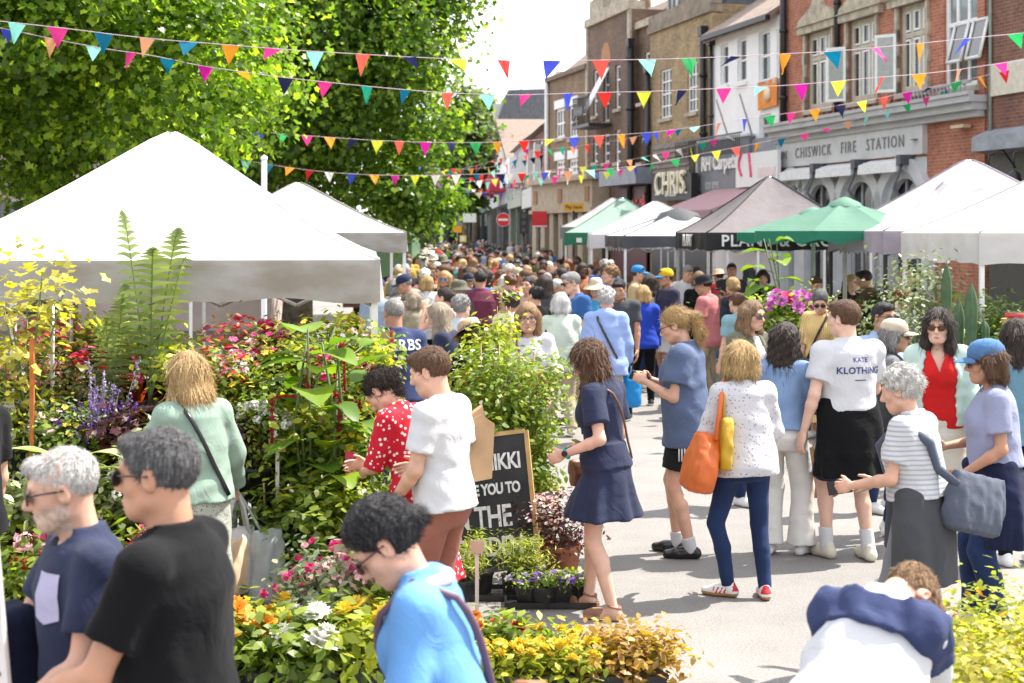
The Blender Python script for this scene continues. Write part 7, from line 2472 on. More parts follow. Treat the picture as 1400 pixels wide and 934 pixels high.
def torso_pt(J,x,z,front,off=.03):
 zz, A, B, Yc = torso_sections(J,off,.5)
 S = J['S']
 a, b, y = np.interp(z,TZ,A), np.interp(z,TZ,B), np.interp(z,TZ,Yc)
 q = max(-1,min(1,x*S/a))
 return J['hip']+J['T']@np.array([a*q,y+(1 if front else-1)*b*math.sqrt(max(0,1-q*q)),z*S])
def carried(per,name,label,cat,group=None):
 return thing(name,label,cat,per.location,per.rotation_euler.z,group)
def pouch(b,c,size,mat=0,power=3.2,wr=.006,taper=.85,seed=1,M=None,res=.009,open_top=False):
 c = np.asarray(c,float)
 M = np.eye(3)if M is None else M
 w_, d_, h_ = size
 r = max(size)*.75
 g = SDF(c-r,c+r,res)
 zs = np.array([-.5,-.46,-.3,0,.3,.46,.5])*h_
 k = np.array([.75,.93,1.0,1.0,.5+.5*taper,taper,taper*.9])
 kd = np.array([.5,.9,1.0,.95,.7,.45,.3])
 g.loft(c,M,zs,w_/2*k,d_/2*kd,None,0,None,'u',None,power)
 g.wrinkle(wr,.09,seed)
 V, Q = g.mesh()
 b.add(V,Q,mat,True)
def strap(b,J,s,r=.011,hipz=.02,off=.034,mat=0,flat=True):
 f = [torso_pt(J,-s*.13+s*.22*q,hipz+(.45-hipz)*q,True,off)for q in np.linspace(0,1,9)]
 k = [torso_pt(J,s*.09-s*.22*q,.45+(hipz-.45)*q,False,off)for q in np.linspace(0,1,9)]
 mid = [J['hip']+J['T']@np.array([s*.095,-.01,.495+off*.8])*J['S']]
 b.tube(np.array(f+mid+k),r,6,mat)
def phone(per,J,label,nm='L',screen=False):
 t = carried(per,'phone',label,'phone')
 p = J['wr'+nm]+J['fd'+nm]*.10+J['pn'+nm]*.03
 M = np.stack([nrmz(np.cross(J['fd'+nm],J['pn'+nm])),nrmz(J['pn'+nm]),J['fd'+nm]],1)
 b = MB();b.box(p,(.072,.009,.145),0,M);b.build('body',plain('phone_case',(.02,.02,.025),.3),t)
 b = MB();b.box(p+M[:,1]*.0055,(.064,.002,.135),0,M);b.build('screen',plain('phone_glass',(.05,.06,.08),.08),t)
LEATH = plain('brown_leather_bag',(.16,.065,.03),.4,.2,8,.2);TAN = plain('tan_leather_bag',(.30,.12,.05),.45,.2,8,.2);CANV = fabric('canvas_bag',(.55,.49,.40),.8,.1);WBAG = canvas('white_bag',(.70,.70,.69),.3,.05);KRAFT = plain('kraft_paper',(.40,.25,.13),.75,.15,6,.3)
p, J, _ = cast(127,4.6,118,'grey haired man in sunglasses and navy t-shirt with a pale chest pocket',h=1.70,sex='m',hair='short',haircol='white',hairvol=-.005,skin='fair',beard=True,glasses='dark',lean=5,head=(-12,8,0),fat=1.02,armR=(28,8,62,.5),armL=(12,10,50,.6),wear=[top(NAVY,loose=.022,patch=(-.085,.37,.105,.135,LILAC)),legs(JEAN)],shoes='white',footR=(.02,.1,8,0))
t = carried(p,'jacket','navy jacket hanging over the arm of the grey haired man','jacket')
c = (J['elR']+J['wrR'])/2
g = SDF(c-.45,c+.35,.011)
for q in np.linspace(-.10,.13,6):
 o = c+J['fdR']*q
 for sd_ in(-1,1):
  s_ = np.array([-J['fdR'][1],J['fdR'][0],0]);s_ = nrmz(s_)
  g.cap(o+[0,0,.035]+s_*.03*sd_,o+s_*.06*sd_+[0,0,-.30-.05*math.sin(9*q)],.042,.034,.02)
g.wrinkle(.006,.07,4);V, Q = g.mesh();b = MB();b.add(V,Q,0,True);b.build('cloth',F('dark_navy',(.010,.013,.032)),t)
t = carried(p,'tote_bag','cream canvas tote with rope handles held by the grey haired man','bag')
c = J['wrR']+J['fdR']*.1+[0,0,-.42]
b = MB();pouch(b,c,(.34,.12,.42),M=rzm(1.1));b.build('body',CANV,t)
for sd_ in(-1,1):
 b = MB();k = c+[0,0,.2];b.tube([k+[-.08,sd_*.03,0],k+[-.06,sd_*.05,.12],k+[0,sd_*.04,.20],k+[.06,sd_*.05,.12],k+[.08,sd_*.03,0]],.012,7);b.build('handle',fabric('rope',(.62,.57,.48)),t)
p, J, _ = cast(240,4.2,78,'man in a plain black t-shirt and sunglasses with cropped dark grey hair',h=1.80,sex='m',hair='short',haircol='darkgrey',skin='tan',glasses='dark',lean=2,head=(4,3,0),fat=1.1,armL=(22,10,48,.25),armR=(10,8,30,.3),wear=[top(BLACKC,loose=.022),legs(JEAN)],shoes='white',watch=('L',plain('steel',(.5,.5,.5),.3,.1,5,0,.9)),footR=(.02,.12,8,0))
p, J, _ = cast(622,4.4,84,'woman in a sky blue cardigan with black pinned up hair and sunglasses',h=1.60,sex='f',hair='updo',haircol='black',skin='fair',strands=1300,glasses='dark',gmat=plain('dark_red_frame',(.05,.008,.012),.2),lean=14,head=(6,30,0),armL=(6,14,35,.2),armR=(-18,14,55,.2),wear=[top(CARD,sleeve='long',neck='v',loose=.012,infl=.024,wr=.006,hem=-.12),legs(JEAN)],shoes='white',footR=(.02,.15,8,0),footL=(.02,-.12,8,0))
part(p,'collar',F('white_scarf',(.55,.53,.60)),lambda b:b.tube([J['neck']+J['T']@np.array([.085*math.cos(a),.085*math.sin(a)-.0,-.03-.05*max(0,math.sin(a))])for a in np.linspace(0,2*PI,24)],.022,8))
t = carried(p,'shoulder_bag','brown leather bag hanging behind the woman in the blue cardigan','bag')
b = MB();c = torso_pt(J,.1,.0,False,.12)+[.02,-.05,-.05];pouch(b,c,(.30,.15,.24),M=rzm(.9),wr=.005);b.build('body',TAN,t)
b = MB();strap(b,J,-1,.012,.04,.042);b.build('strap',plain('plum_strap',(.12,.07,.11),.6),t)
p, J, _ = cast(1172,4.6,-36,'bending person in a white top with a navy jumper over the shoulders',h=1.54,sex='f',hair='short',haircol='light',skin='fair',lean=46,head=(-26,50,0),fat=1.05,armL=(45,-4,25,.3),armR=(42,-10,20,.3),wear=[top(WHITEC,sleeve='long',hem=-.2,loose=.03,infl=.035,neck='crew',straight=1.0,wr=.012,wl=.2),legs(OFFWC,loose=.02),dict(k='shawl',m=F('shawl_navy',(.03,.042,.11)),wr=.013,wl=.11)],shoes='white',hipy=-.12)
p, J, _ = cast(266,8.25,38,'blonde woman in a loose sage green jumper seen from behind at the stall',h=1.68,sex='f',hair='long',haircol='blonde',skin='pale',hairlen=.32,hairvol=.006,lean=4,head=(22,8,0),armR=(14,24,18,.1),armL=(28,12,60,.6),wear=[top(SAGE,sleeve='long',infl=.04,loose=.03,straight=1.0,hem=-.03,wr=.008),dict(k='skirt',m=SKF,bottom=-.62,flare=.03,folds=6,amp=.02)],shoes='white')
t = carried(p,'crossbody_bag','small black bag with a thin strap across the green jumper','bag')
b = MB();strap(b,J,-1,.012,.0,.058);b.build('strap',BLEA,t)
b = MB();pouch(b,torso_pt(J,.12,-.06,True,.09)+[.06,-.03,-.02],(.09,.17,.22));b.build('body',BLEA,t)
t = carried(p,'tote_bag','big white tote with beige stuff carried by the blonde woman','bag')
h_ = J['wrR']+J['fdR']*.09
b = MB();pouch(b,h_+[.0,.0,-.38],(.30,.16,.36),M=rzm(.5),wr=.007,taper=1.0);b.build('body',WBAG,t)
b = MB();pouch(b,h_+[-.03,-.075,-.39],(.17,.06,.30),M=rzm(.5));b.build('paper_parcel',plain('peach_paper',(.62,.45,.30),.7),t)
for sd_ in(-1,1):
 b = MB();b.tube([h_+[-.07,sd_*.02,-.22],h_+[-.04,sd_*.012,-.08],h_+[0,0,.015],h_+[.04,sd_*.012,-.08],h_+[.07,sd_*.02,-.22]],.011,6);b.build('handle',WBAG,t)
t = carried(p,'carrier_bag','thin translucent plastic carrier bag beside the white tote','bag')
b = MB();pouch(b,h_+[.16,-.06,-.42],(.2,.12,.40),wr=.010,taper=.7);b.build('body',canvas('thin_plastic',(.62,.66,.66),.5,.05),t)
b = MB();b.tube([h_+[.14,-.05,-.24],h_+[.04,-.01,-.04],h_+[.01,0,.01]],.008,6);b.build('handle',canvas('thin_plastic',(.62,.66,.66)),t)
p, J, _ = cast(607,8.0,66,'man in a white t-shirt and terracotta shorts seen from his left side',h=1.74,sex='m',hair='short',haircol='brown',skin='fair',lean=3,head=(8,16,0),armL=(8,9,42,.6),armR=(-8,12,90,.3),hairvol=.004,wear=[top(WHITEC,hem=-.05,loose=.02),legs(RUST,length=.47,loose=.022)],shoes='white')
t = carried(p,'paper_bag','crumpled brown paper bag tucked under the arm of the white t-shirt man','bag')
b = MB();k = J['elR']+[-.05,.0,.07];b.prism([(-.15,-.17),(.0,-.2),(.13,-.15),(.17,.1),(.1,.14),(.02,.12),(-.09,.17),(-.16,.12)],k,(-.35,.93,0),(.25,.1,.96),(.09,.05,-.01));b.prism([(-.13,.1),(.12,.09),(.09,.17),(-.02,.15),(-.1,.21)],k+[.03,.02,.0],(-.35,.93,0),(.25,.1,.96),(.03,.02,.01));b.build('body',KRAFT,t)
t = carried(p,'handbag','small red leather handbag hanging at the side of the white t-shirt man','bag')
b = MB();pouch(b,J['hip']+np.array([.25,.02,.17]),(.12,.2,.17),wr=.004);b.build('body',plain('red_leather',(.38,.018,.025),.4,.15),t)
b = MB();b.tube([J['hip']+np.array([.25,-.05,.24]),J['hip']+np.array([.26,-.03,.36]),J['hip']+np.array([.24,.05,.38]),J['hip']+np.array([.25,.09,.24])],.009,6);b.build('handle',plain('red_leather',(.38,.018,.025)),t)
cast(572,8.5,62,'woman in a red polka dot dress with a dark ponytail bending over the plants',h=1.63,sex='f',hair='pony',haircol='dark',skin='fair',lean=17,head=(6,38,0),armL=(14,6,70,.75),armR=(14,6,80,.7),wear=[dict(k='dress',m=REDDOT,bottom=-.52,flare=.10,sleeve='elbow',neck='crew',folds=8)],shoes='white',hipx=.0)
p, J, _ = cast(827,9.25,62,'woman in a short navy dress with wavy brown hair looking down',h=1.70,sex='f',hair='wavy',haircol='brown',skin='pale',hairlen=.26,hairvol=.004,lean=3,head=(24,30,0),armL=(-18,15,84,.12),armR=(-6,10,86,.7),curl=.9,wear=[dict(k='dress',m=NAVY,bottom=-.31,flare=.085,sleeve='short',neck='v',folds=8,amp=.05,loose=.03)],shoes='wedge',watch=('L',plain('teal_strap',(.03,.30,.36),.5)),footL=(.03,-.10,10,0),footR=(.03,.16,6,0))
part(p,'lapel',NAVY,lambda b:[b.tube([J['neck']+J['T']@np.array([s_*.07,-.02,.0]),J['neck']+J['T']@np.array([s_*.075,.07,-.07]),J['neck']+J['T']@np.array([s_*.03,.115,-.2]),J['neck']+J['T']@np.array([s_*.045,.12,-.33])],[.03,.035,.03,.012],8)for s_ in(1,-1)])
t = carried(p,'crossbody_bag','small brown leather saddle bag hanging on the navy dress','bag')
b = MB();strap(b,J,-1,.008,.03,.034);b.build('strap',LEATH,t)
c = torso_pt(J,.11,-.02,True,.07)+[.03,.04,-.05]
M = rzm(-.6)
b = MB();pouch(b,c,(.21,.085,.16),M=M,wr=.001,power=3.6,taper=.95,res=.006);b.build('body',LEATH,t)
b = MB();pouch(b,c+M@np.array([0,.012,.035]),(.216,.088,.10),M=M,wr=.001,power=3.6,taper=.95,res=.006);b.build('flap',LEATH,t)
b = MB();b.tube([c+M@np.array([0,.05,-.01]),c+M@np.array([0,.062,-.01])],.014,12);b.build('clasp',plain('gold',(.6,.4,.12),.3,.1,5,0,.9),t)
p, J, _ = cast(938,10.93,72,'girl with a blonde ponytail in an oversized slate blue t-shirt and black shorts',h=1.82,sex='f',hair='pony',haircol='blonde',skin='fair',hairlen=.24,lean=2,head=(4,22,0),glasses='thin',gmat=plain('thin_frame',(.05,.03,.03),.3),armL=(8,10,108,.35),armR=(14,10,104,.5),curlL=.9,curlR=.8,wear=[legs(PSHORT,length=.36,loose=.03),top(SLATE_T,infl=.045,loose=.04,straight=1.0,sleeve='short',hem=-.16,wr=.008),dict(k='socks',m=WHITEC,up=.16)],shoes='loafer',footL=(.0,-.05,12,0),footR=(.0,.08,8,0))
for i in range(3):
 part(p,'side_stripe',WLEA,lambda b:b.tube([J['hpL']+np.array([-.128,-.035+.02*i,-.11]),J['hpL']+np.array([-.128,-.035+.02*i,-.25])],.006,5))
phone(p,J,'dark phone held up by the ponytail girl in slate blue','R')
p, J, _ = cast(1018,9.72,10,'blonde bob woman in a white floral blouse and dark blue jeans from behind',h=1.63,sex='f',hair='bob',haircol='blonde',skin='pale',hairvol=.008,lean=5,head=(8,8,0),armL=(8,16,62,.5),armR=(10,14,30,.4),wear=[legs(JEAN,infl=.006,loose=.0),top(BLOUSE,sleeve='long',infl=.03,loose=.03,straight=.9,hem=-.10,flare=.02)],shoes='stripe',footL=(.03,.0,55,0),footR=(.02,-.10,10,0))
t = carried(p,'shoulder_bag','slouchy orange shoulder bag on the floral blouse woman','bag')
ORB = plain('orange_leather',(.62,.13,.02),.5,.15,7,.2)
b = MB();pouch(b,J['hip']+np.array([-.30,-.05,.0]),(.16,.36,.36),M=ry(.25),wr=.008);b.build('body',ORB,t)
b = MB();b.tube([J['hip']+np.array([-.24,.1,.15]),J['shL']+np.array([-.02,.07,.0]),J['shL']+np.array([.02,.0,.075]),J['shL']+np.array([-.02,-.075,.0]),J['hip']+np.array([-.24,-.16,.15])],.016,7);b.build('strap',ORB,t)
t = carried(p,'tote_bag','mustard yellow bag squeezed beside the orange bag','bag')
b = MB();pouch(b,J['hip']+np.array([-.17,-.12,.12]),(.07,.18,.32),M=ry(.1),wr=.006);b.build('body',plain('mustard',(.50,.30,.015),.6,.1),t)
b = MB();b.tube([J['hip']+np.array([-.17,-.09,.26]),J['shL']+np.array([-.0,-.07,.0]),J['shL']+np.array([.03,.0,.068])],.01,6);b.build('handle',plain('mustard',(.50,.30,.015)),t)
p, J, _ = cast(1070,10.95,-28,'long dark haired woman in a pale denim jacket and white trousers',h=1.68,sex='f',hair='wavy',haircol='dark',skin='fair',hairlen=.5,hairvol=.004,lean=3,head=(-12,6,0),armL=(18,12,70,.6),armR=(18,14,70,.4),wear=[legs(OFFWC,loose=.03,flare=.03),top(DENIM,sleeve='long',infl=.026,loose=.016,hem=.02,neck='high')],shoes='white',footR=(.03,.08,8,0))
p, J, _ = cast(1160,10.8,12,'tall young man in a white printed t-shirt with a black jumper round his waist',h=1.86,sex='m',hair='short',haircol='brown',skin='pale',hairvol=.006,lean=2,head=(34,2,0),armL=(-6,14,14,.1),armR=(20,10,60,.5),wear=[legs(NAVY,length=.46,loose=.025),top(WHITEC,infl=.03,loose=.03,hem=.07,text=[('KLOTHING',.064,.03,.33,-1,TEXTN),('KATE',.045,.03,.40,-1,TEXTN),('~~~',.05,.03,.27,-1,TEXTN)]),dict(k='wrap',m=BLACKC,bottom=-.36,full=True),dict(k='socks',m=WHITEC,up=.30)],shoes='cream',footL=(.03,.10,14,.0),footR=(.04,-.05,4,0))
t = carried(p,'paper_bag','brown paper carrier bag held in front of the tall white t-shirt man','bag')
b = MB();pouch(b,J['hip']+np.array([-.06,.36,-.42]),(.26,.14,.36),power=8,taper=1.0,wr=.003);b.build('body',KRAFT,t)
b = MB();b.tube([J['hip']+np.array([-.12,.36,-.25]),J['hip']+np.array([-.06,.34,-.08]),J['hip']+np.array([0,.36,-.25])],.006,5);b.build('handle',KRAFT,t)
p, J, _ = cast(1258,8.1,52,'short grey haired woman in a striped t-shirt with a dark jumper round her waist',h=1.62,sex='f',hair='curly',haircol='white',skin='fair',hairvol=.004,lean=7,head=(10,10,0),fat=1.1,armL=(6,14,72,.2),armR=(14,10,60,.4),curlL=.9,wear=[legs(GREYC,loose=.03),top(STRIPET,infl=.026,loose=.02,straight=.8,hem=.06),dict(k='wrap',m=DGREY,bottom=-.42,full=True)],shoes='white')
t = carried(p,'shoulder_bag','big slate nylon shoulder bag on the back of the striped t-shirt woman','bag')
NYL = F('slate_nylon',(.075,.088,.12))
b = MB();pouch(b,J['hip']+np.array([.13,-.24,.02]),(.40,.15,.30),M=rzm(-.3)@ry(.25),wr=.007);b.build('body',NYL,t)
b = MB();b.tube([J['hip']+np.array([-.03,-.22,.14]),torso_pt(J,-.06,.22,False,.035),torso_pt(J,-.1,.36,False,.04),J['hip']+J['T']@np.array([-.13,-.0,.50])*J['S'],torso_pt(J,-.08,.36,True,.045),torso_pt(J,.02,.2,True,.05),torso_pt(J,.14,.06,True,.05),J['hip']+np.array([.24,-.1,.05])],.024,8);b.build('strap',NYL,t)
phone(p,J,'white edged phone in the hand of the striped t-shirt woman','L')
p, J, _ = cast(1362,8.9,78,'woman in a blue baseball cap with a navy jumper tied over her jeans',h=1.70,sex='f',hair='bob',haircol='brown',skin='tan',lean=3,head=(2,3,0),glasses='dark',fat=1.08,cap=(F('blue_cap',(.065,.16,.33)),),armL=(-4,14,62,.3),armR=(10,12,80,.5),hairvol=-.004,wear=[legs(JEAN,loose=.02),top(LAV,infl=.026,loose=.02,straight=.8,hem=.06),dict(k='wrap',m=F('ink_navy',(.013,.017,.045)),bottom=-.40,full=True)],shoes='white',footR=(.02,.12,8,0))
p, J, _ = cast(1283,11.3,168,'dark haired woman in a red polo shirt under an open mint jacket',h=1.77,sex='f',hair='long',haircol='dark',skin='pale',hairlen=.34,hairvol=.008,front=-.0,lean=1,head=(-10,3,0),glasses='dark',gmat=plain('amber_lens',(.07,.03,.008),.12),armL=(4,13,20,.2),armR=(4,12,25,.3),wear=[dict(k='skirt',m=CREAMC,bottom=-.36,flare=.04,folds=0),top(REDP,neck='v',sleeve='short'),top(MINT,sleeve='long',infl=.045,loose=.03,hem=-.04,open=.14,name='jacket')],shoes='white')
t = carried(p,'basket_bag','round straw basket bag beside the red polo woman','bag')
b = MB();pouch(b,J['wrL']+np.array([-.06,.04,-.05]),(.14,.26,.22),wr=.003,taper=1.0);b.build('body',plain('straw',(.48,.33,.16),.85,.3,40,.7),t)
b = MB();b.tube([J['wrL']+np.array([-.06,-.05,.05]),J['wrL']+np.array([-.02,.0,.2]),J['wrL']+np.array([-.06,.12,.05])],.008,6);b.build('handle',plain('straw',(.48,.33,.16)),t)
cast(1216,11.7,-100,'woman in a beige cap and sunglasses wearing a dark grey waistcoat',h=1.66,sex='f',hair='bob',haircol='grey',skin='tan',glasses='dark',cap=(F('beige_cap',(.52,.44,.33)),),head=(-4,0,0),wear=[legs(JEAN),top(GREYC,sleeve='long'),top(DGREY,sleeve='none',infl=.045,hem=-.06,open=.07,name='waistcoat')],shoes='white',hairvol=-.006)
cast(1203,12.7,-150,'man with slick black hair and sunglasses behind the beige cap woman',h=1.76,sex='m',hair='short',haircol='black',skin='olive',glasses='dark',wear=[legs(JEAN),top(F('pale_blue',(.30,.40,.62)),sleeve='long')],shoes='white')
cast(1394,10.6,8,'woman with glossy dark hair in a teal denim jacket at the right edge',h=1.72,sex='f',hair='mid',haircol='dark',skin='fair',hairvol=.012,wear=[legs(BLACKC),top(TEALD,sleeve='long',infl=.03,loose=.02)],shoes='white')
p, J, _ = cast(1022,13.0,-138,'woman with sunglasses and long light brown hair in an olive jacket',h=1.76,sex='f',hair='long',haircol='light',skin='fair',glasses='dark',hairlen=.3,head=(4,4,0),armL=(20,12,95,.5),armR=(15,12,90,.5),wear=[legs(JEAN),top(WHITEC),top(OLIVE,sleeve='long',infl=.035,loose=.02,open=.06,name='jacket')],shoes='white')
p, J, _ = cast(1124,17.2,150,'woman in a yellow striped dress with a crossbody strap by the peonies',h=1.70,sex='f',hair='bun',haircol='darkgrey',skin='fair',glasses='dark',lean=5,head=(16,22,0),hairvol=.008,wear=[dict(k='dress',m=YSTR,bottom=-.72,flare=.07,sleeve='elbow',folds=7,infl=.035)],shoes='white',armR=(5,10,30,.3))
t = carried(p,'crossbody_bag','dark strap bag across the yellow striped dress','bag')
b = MB();strap(b,J,-1,.014,.0,.06);b.build('strap',BLEA,t)
b = MB();pouch(b,torso_pt(J,-.02,-.06,True,.1)+[.15,-.03,0],(.2,.09,.16));b.build('body',BLEA,t)
cast(1226,16.0,-42,'girl with an auburn hair bun in a white and lilac tie dye sweatshirt',h=1.74,sex='f',hair='bun',haircol='red',skin='pale',head=(-4,18,0),lean=6,wear=[legs(LJEAN),top(TIED,sleeve='long',infl=.04,loose=.03)],shoes='white')
cast(1188,21.3,72,'bearded man in a dusty brown shirt standing under the lilac edged tent',h=1.82,sex='m',hair='short',haircol='dark',skin='fair',head=(0,12,0),armL=(20,12,70,.6),armR=(20,10,70,.6),wear=[legs(BLACKC),top(BROWNC,sleeve='elbow',infl=.03)],shoes='black')
cast(1163,22.4,-152,'blonde woman in black facing the brown shirt man',h=1.72,sex='f',hair='bun',haircol='blonde',skin='pale',wear=[legs(BLACKC),top(BLACKC,sleeve='short')],shoes='black')
cast(1043,24.6,165,'stallholder in black with dark hair under the black tent',h=1.74,sex='f',hair='bob',haircol='dark',skin='fair',wear=[legs(BLACKC),top(BLACKC,sleeve='elbow')],shoes='black',head=(10,14,0))
cast(1000,26.2,178,'stallholder in a charcoal polo shirt standing beneath the black tent',h=1.82,sex='m',hair='short',haircol='dark',skin='fair',wear=[legs(JEAN),top(DGREY,sleeve='short',neck='v')],shoes='black')
cast(1113,21.2,-165,'dark haired man half hidden by palms behind the flower table',h=1.74,sex='m',hair='short',haircol='brown',skin='fair',wear=[legs(BLACKC),top(NAVY)],shoes='black',head=(0,16,0),beard=False)
p, J, _ = cast(-48,7.2,60,'person in a dark t-shirt cut off by the left edge of the photo',h=1.78,sex='m',hair='short',haircol='dark',skin='fair',wear=[legs(JEAN),top(BLACKC)],shoes='white',armR=(6,10,20,.2))
cast(541,13.0,14,'stallholder in a navy t-shirt lettered on the back',h=1.78,sex='m',hair='short',haircol='grey',skin='tan',head=(14,8,0),fat=1.12,wear=[legs(JEAN),top(F('herb_navy',(.028,.042,.115)),infl=.026,loose=.02,text=[('HERBS',.125,.02,.40,-1,TEXTW)])],shoes='black')
cast(616,14.0,76,'woman with very long ash blonde hair in a navy top',h=1.70,sex='f',hair='long',haircol='ash',skin='fair',hairlen=.42,head=(8,16,0),lean=6,armL=(20,12,70,.5),wear=[legs(JEAN),top(NAVY,sleeve='short')],shoes='white')
p, J, _ = cast(656,11.8,24,'person in dark denim with a straw sun hat behind the climbers',h=1.66,sex='f',hair='mid',haircol='dark',skin='fair',lean=8,head=(16,22,0),hat=(plain('straw_hat',(.52,.37,.24),.8,.2,40,.5),.15,.13,.015,'straw_hat'),armL=(20,14,60,.4),wear=[legs(F('dark_denim',(.03,.045,.07))),top(BLACKC,sleeve='elbow'),dict(k='apron',m=F('dark_denim',(.03,.045,.07)))],shoes='black')
t = carried(p,'tote_bag','green and white leaf print bag carried by the straw hat person','bag')
b = MB();pouch(b,J['wrL']+np.array([-.06,.02,-.14]),(.30,.16,.28),M=rzm(.6));b.build('body',fabric('leaf_print',(.60,.62,.56),.8,.1,0,'patch',(.06,.30,.17),16),t)
b = MB();b.tube([J['wrL']+np.array([-.1,.02,-.02]),J['wrL']+np.array([-.05,.04,.1]),J['wrL']+np.array([0,.02,-.02])],.01,6);b.build('handle',CANV,t)
p, J, _ = cast(722,13.3,172,'woman with glasses and auburn hair in a white t-shirt facing the camera',h=1.72,sex='f',hair='mid',haircol='light',skin='fair',glasses='thin',gmat=plain('black_frame',(.015,.012,.012),.3),hairvol=.006,head=(8,4,0),fat=1.1,wear=[legs(JEAN),top(F('soft_white',(.56,.55,.62),var=.04),infl=.028,loose=.03,sleeve='elbow')],shoes='white',armL=(6,14,40,.4),armR=(10,12,60,.5))
t = carried(p,'crossbody_bag','reddish brown bag worn on the front of the glasses woman','bag')
b = MB();strap(b,J,1,.01,.05,.04);b.build('strap',LEATH,t)
b = MB();pouch(b,torso_pt(J,-.08,.1,True,.06),(.24,.1,.24),M=ry(-.3));b.build('body',plain('russet_leather',(.22,.06,.035),.5,.2),t)
p, J, _ = cast(767,17.4,8,'white haired woman in a pale green jacket and beige trousers from behind',h=1.64,sex='f',hair='bob',haircol='white',skin='fair',fat=1.12,hairvol=.002,wear=[legs(BEIGE,loose=.02),top(PGREEN,sleeve='long',infl=.035,loose=.02,straight=1,hem=-.14)],shoes='cream',footL=(.0,.22,0,0),footR=(.02,-.14,0,.02),armR=(10,12,50,.5))
t = carried(p,'shoulder_bag','navy bag under the arm of the pale green jacket woman','bag')
b = MB();pouch(b,J['shL']+np.array([-.05,-.04,-.33]),(.12,.26,.2));b.build('body',NAVY,t)
b = MB();b.tube([J['shL']+np.array([-.05,.07,-.25]),J['shL']+np.array([0,0,.075]),J['shL']+np.array([-.05,-.12,-.25])],.012,6);b.build('strap',NAVY,t)
p, J, _ = cast(829,16.8,-6,'white haired person in a pale blue hooded raincoat with a black strap',h=1.72,sex='f',hair='curly',haircol='white',skin='fair',fat=1.1,wear=[legs(BEIGE),top(RAINB,sleeve='long',infl=.045,loose=.03,straight=1,hem=-.16,neck='hood',wr=.01)],shoes='white',armR=(5,12,30,.3),armL=(5,12,30,.3))
t = carried(p,'crossbody_bag','black strap bag across the pale blue raincoat','bag')
b = MB();strap(b,J,-1,.014,.02,.068);b.build('strap',BLEA,t)
b = MB();pouch(b,torso_pt(J,.1,-.06,True,.1)+[.06,-.05,0],(.2,.1,.18));b.build('body',BLEA,t)
t = carried(p,'carrier_bag','bright blue carrier bag in the hand of the raincoat person','bag')
b = MB();pouch(b,J['wrR']+np.array([.04,.06,-.32]),(.2,.26,.36),wr=.01,taper=.8);b.build('body',canvas('bright_blue_plastic',(.03,.30,.62),.4,.05),t)
b = MB();b.tube([J['wrR']+np.array([.03,.02,-.18]),J['wrR']+np.array([.03,.06,-.06]),J['wrR']+np.array([.03,.12,-.18])],.01,6);b.build('handle',canvas('bright_blue_plastic',(.03,.30,.62)),t)
cast(788,18.3,118,'grey haired man in sunglasses and a dark blue polo shirt',h=1.88,sex='m',hair='short',haircol='grey',skin='fair',glasses='dark',head=(-10,12,0),fat=1.1,wear=[legs(BEIGE),top(POLO,infl=.03,loose=.02,neck='v')],shoes='brown')
cast(848,18.9,158,'young man with black hair in a charcoal printed t-shirt looking down',h=1.78,sex='m',hair='short',haircol='black',skin='tan',head=(10,20,0),wear=[legs(BLACKC),top(DGREY,infl=.03,patch=(0,.3,.2,.16,F('tan_print',(.36,.26,.16))))],shoes='black')
cast(838,22.0,100,'man with thick brown hair in a navy jacket',h=1.86,sex='m',hair='curly',haircol='light',skin='fair',wear=[legs(JEAN),top(F('navy_jacket',(.07,.075,.13)),sleeve='long',infl=.035)],shoes='black')
cast(815,21.0,170,'person in a floppy cream sun hat between the blue polo and the raincoat',h=1.70,sex='f',hair='bob',haircol='light',skin='fair',hat=(F('cream_hat',(.52,.46,.36)),.18,.12,.06,'sun_hat'),wear=[legs(BEIGE),top(F('cyan_top',(.05,.30,.52)))],shoes='white')
cast(869,24.5,-100,'man in a bright blue cap near the white tent',h=1.80,sex='m',hair='short',haircol='brown',skin='fair',cap=(F('azure_cap',(.03,.20,.50)),),wear=[legs(JEAN),top(F('pale_yellow',(.55,.42,.24)))],shoes='white')
cast(880,20.4,4,'blonde woman in a royal blue cardigan and black trousers from behind',h=1.62,sex='f',hair='bob',haircol='blonde',skin='pale',wear=[legs(BLACKC),top(BRIGHTB,sleeve='long',infl=.035,loose=.02,hem=-.1)],shoes='black')
cast(889,22.6,12,'woman with very long straight dark hair beside the royal blue cardigan',h=1.72,sex='f',hair='long',haircol='dark',skin='tan',hairlen=.46,wear=[legs(JEAN),top(WHITEC)],shoes='white')
p, J, _ = cast(914,22.4,112,'man in a yellow and blue cap with navy t-shirt and white shorts',h=1.80,sex='m',hair='short',haircol='brown',skin='tan',cap=(F('yellow_cap',(.68,.42,.01)),True,False,F('cap_blue_peak',(.04,.16,.42))),fat=1.05,wear=[legs(OFFWC,length=.45,loose=.03),top(F('plum_navy',(.035,.032,.065)),infl=.03,loose=.03),dict(k='socks',m=BLACKC,up=.35)],shoes='white',armL=(0,12,20,.2))
t = carried(p,'handbag','small black bag at the side of the yellow cap man','bag')
b = MB();pouch(b,torso_pt(J,-.16,.0,True,.1),(.1,.16,.2));b.build('body',BLEA,t)
b = MB();strap(b,J,1,.012,.02,.045);b.build('strap',BLEA,t)
cast(938,25.0,-160,'grey haired man in a white shirt behind the pink shirt',h=1.82,sex='m',hair='short',haircol='grey',skin='fair',head=(0,20,0),wear=[legs(JEAN),top(WHITEC,sleeve='long')],shoes='brown')
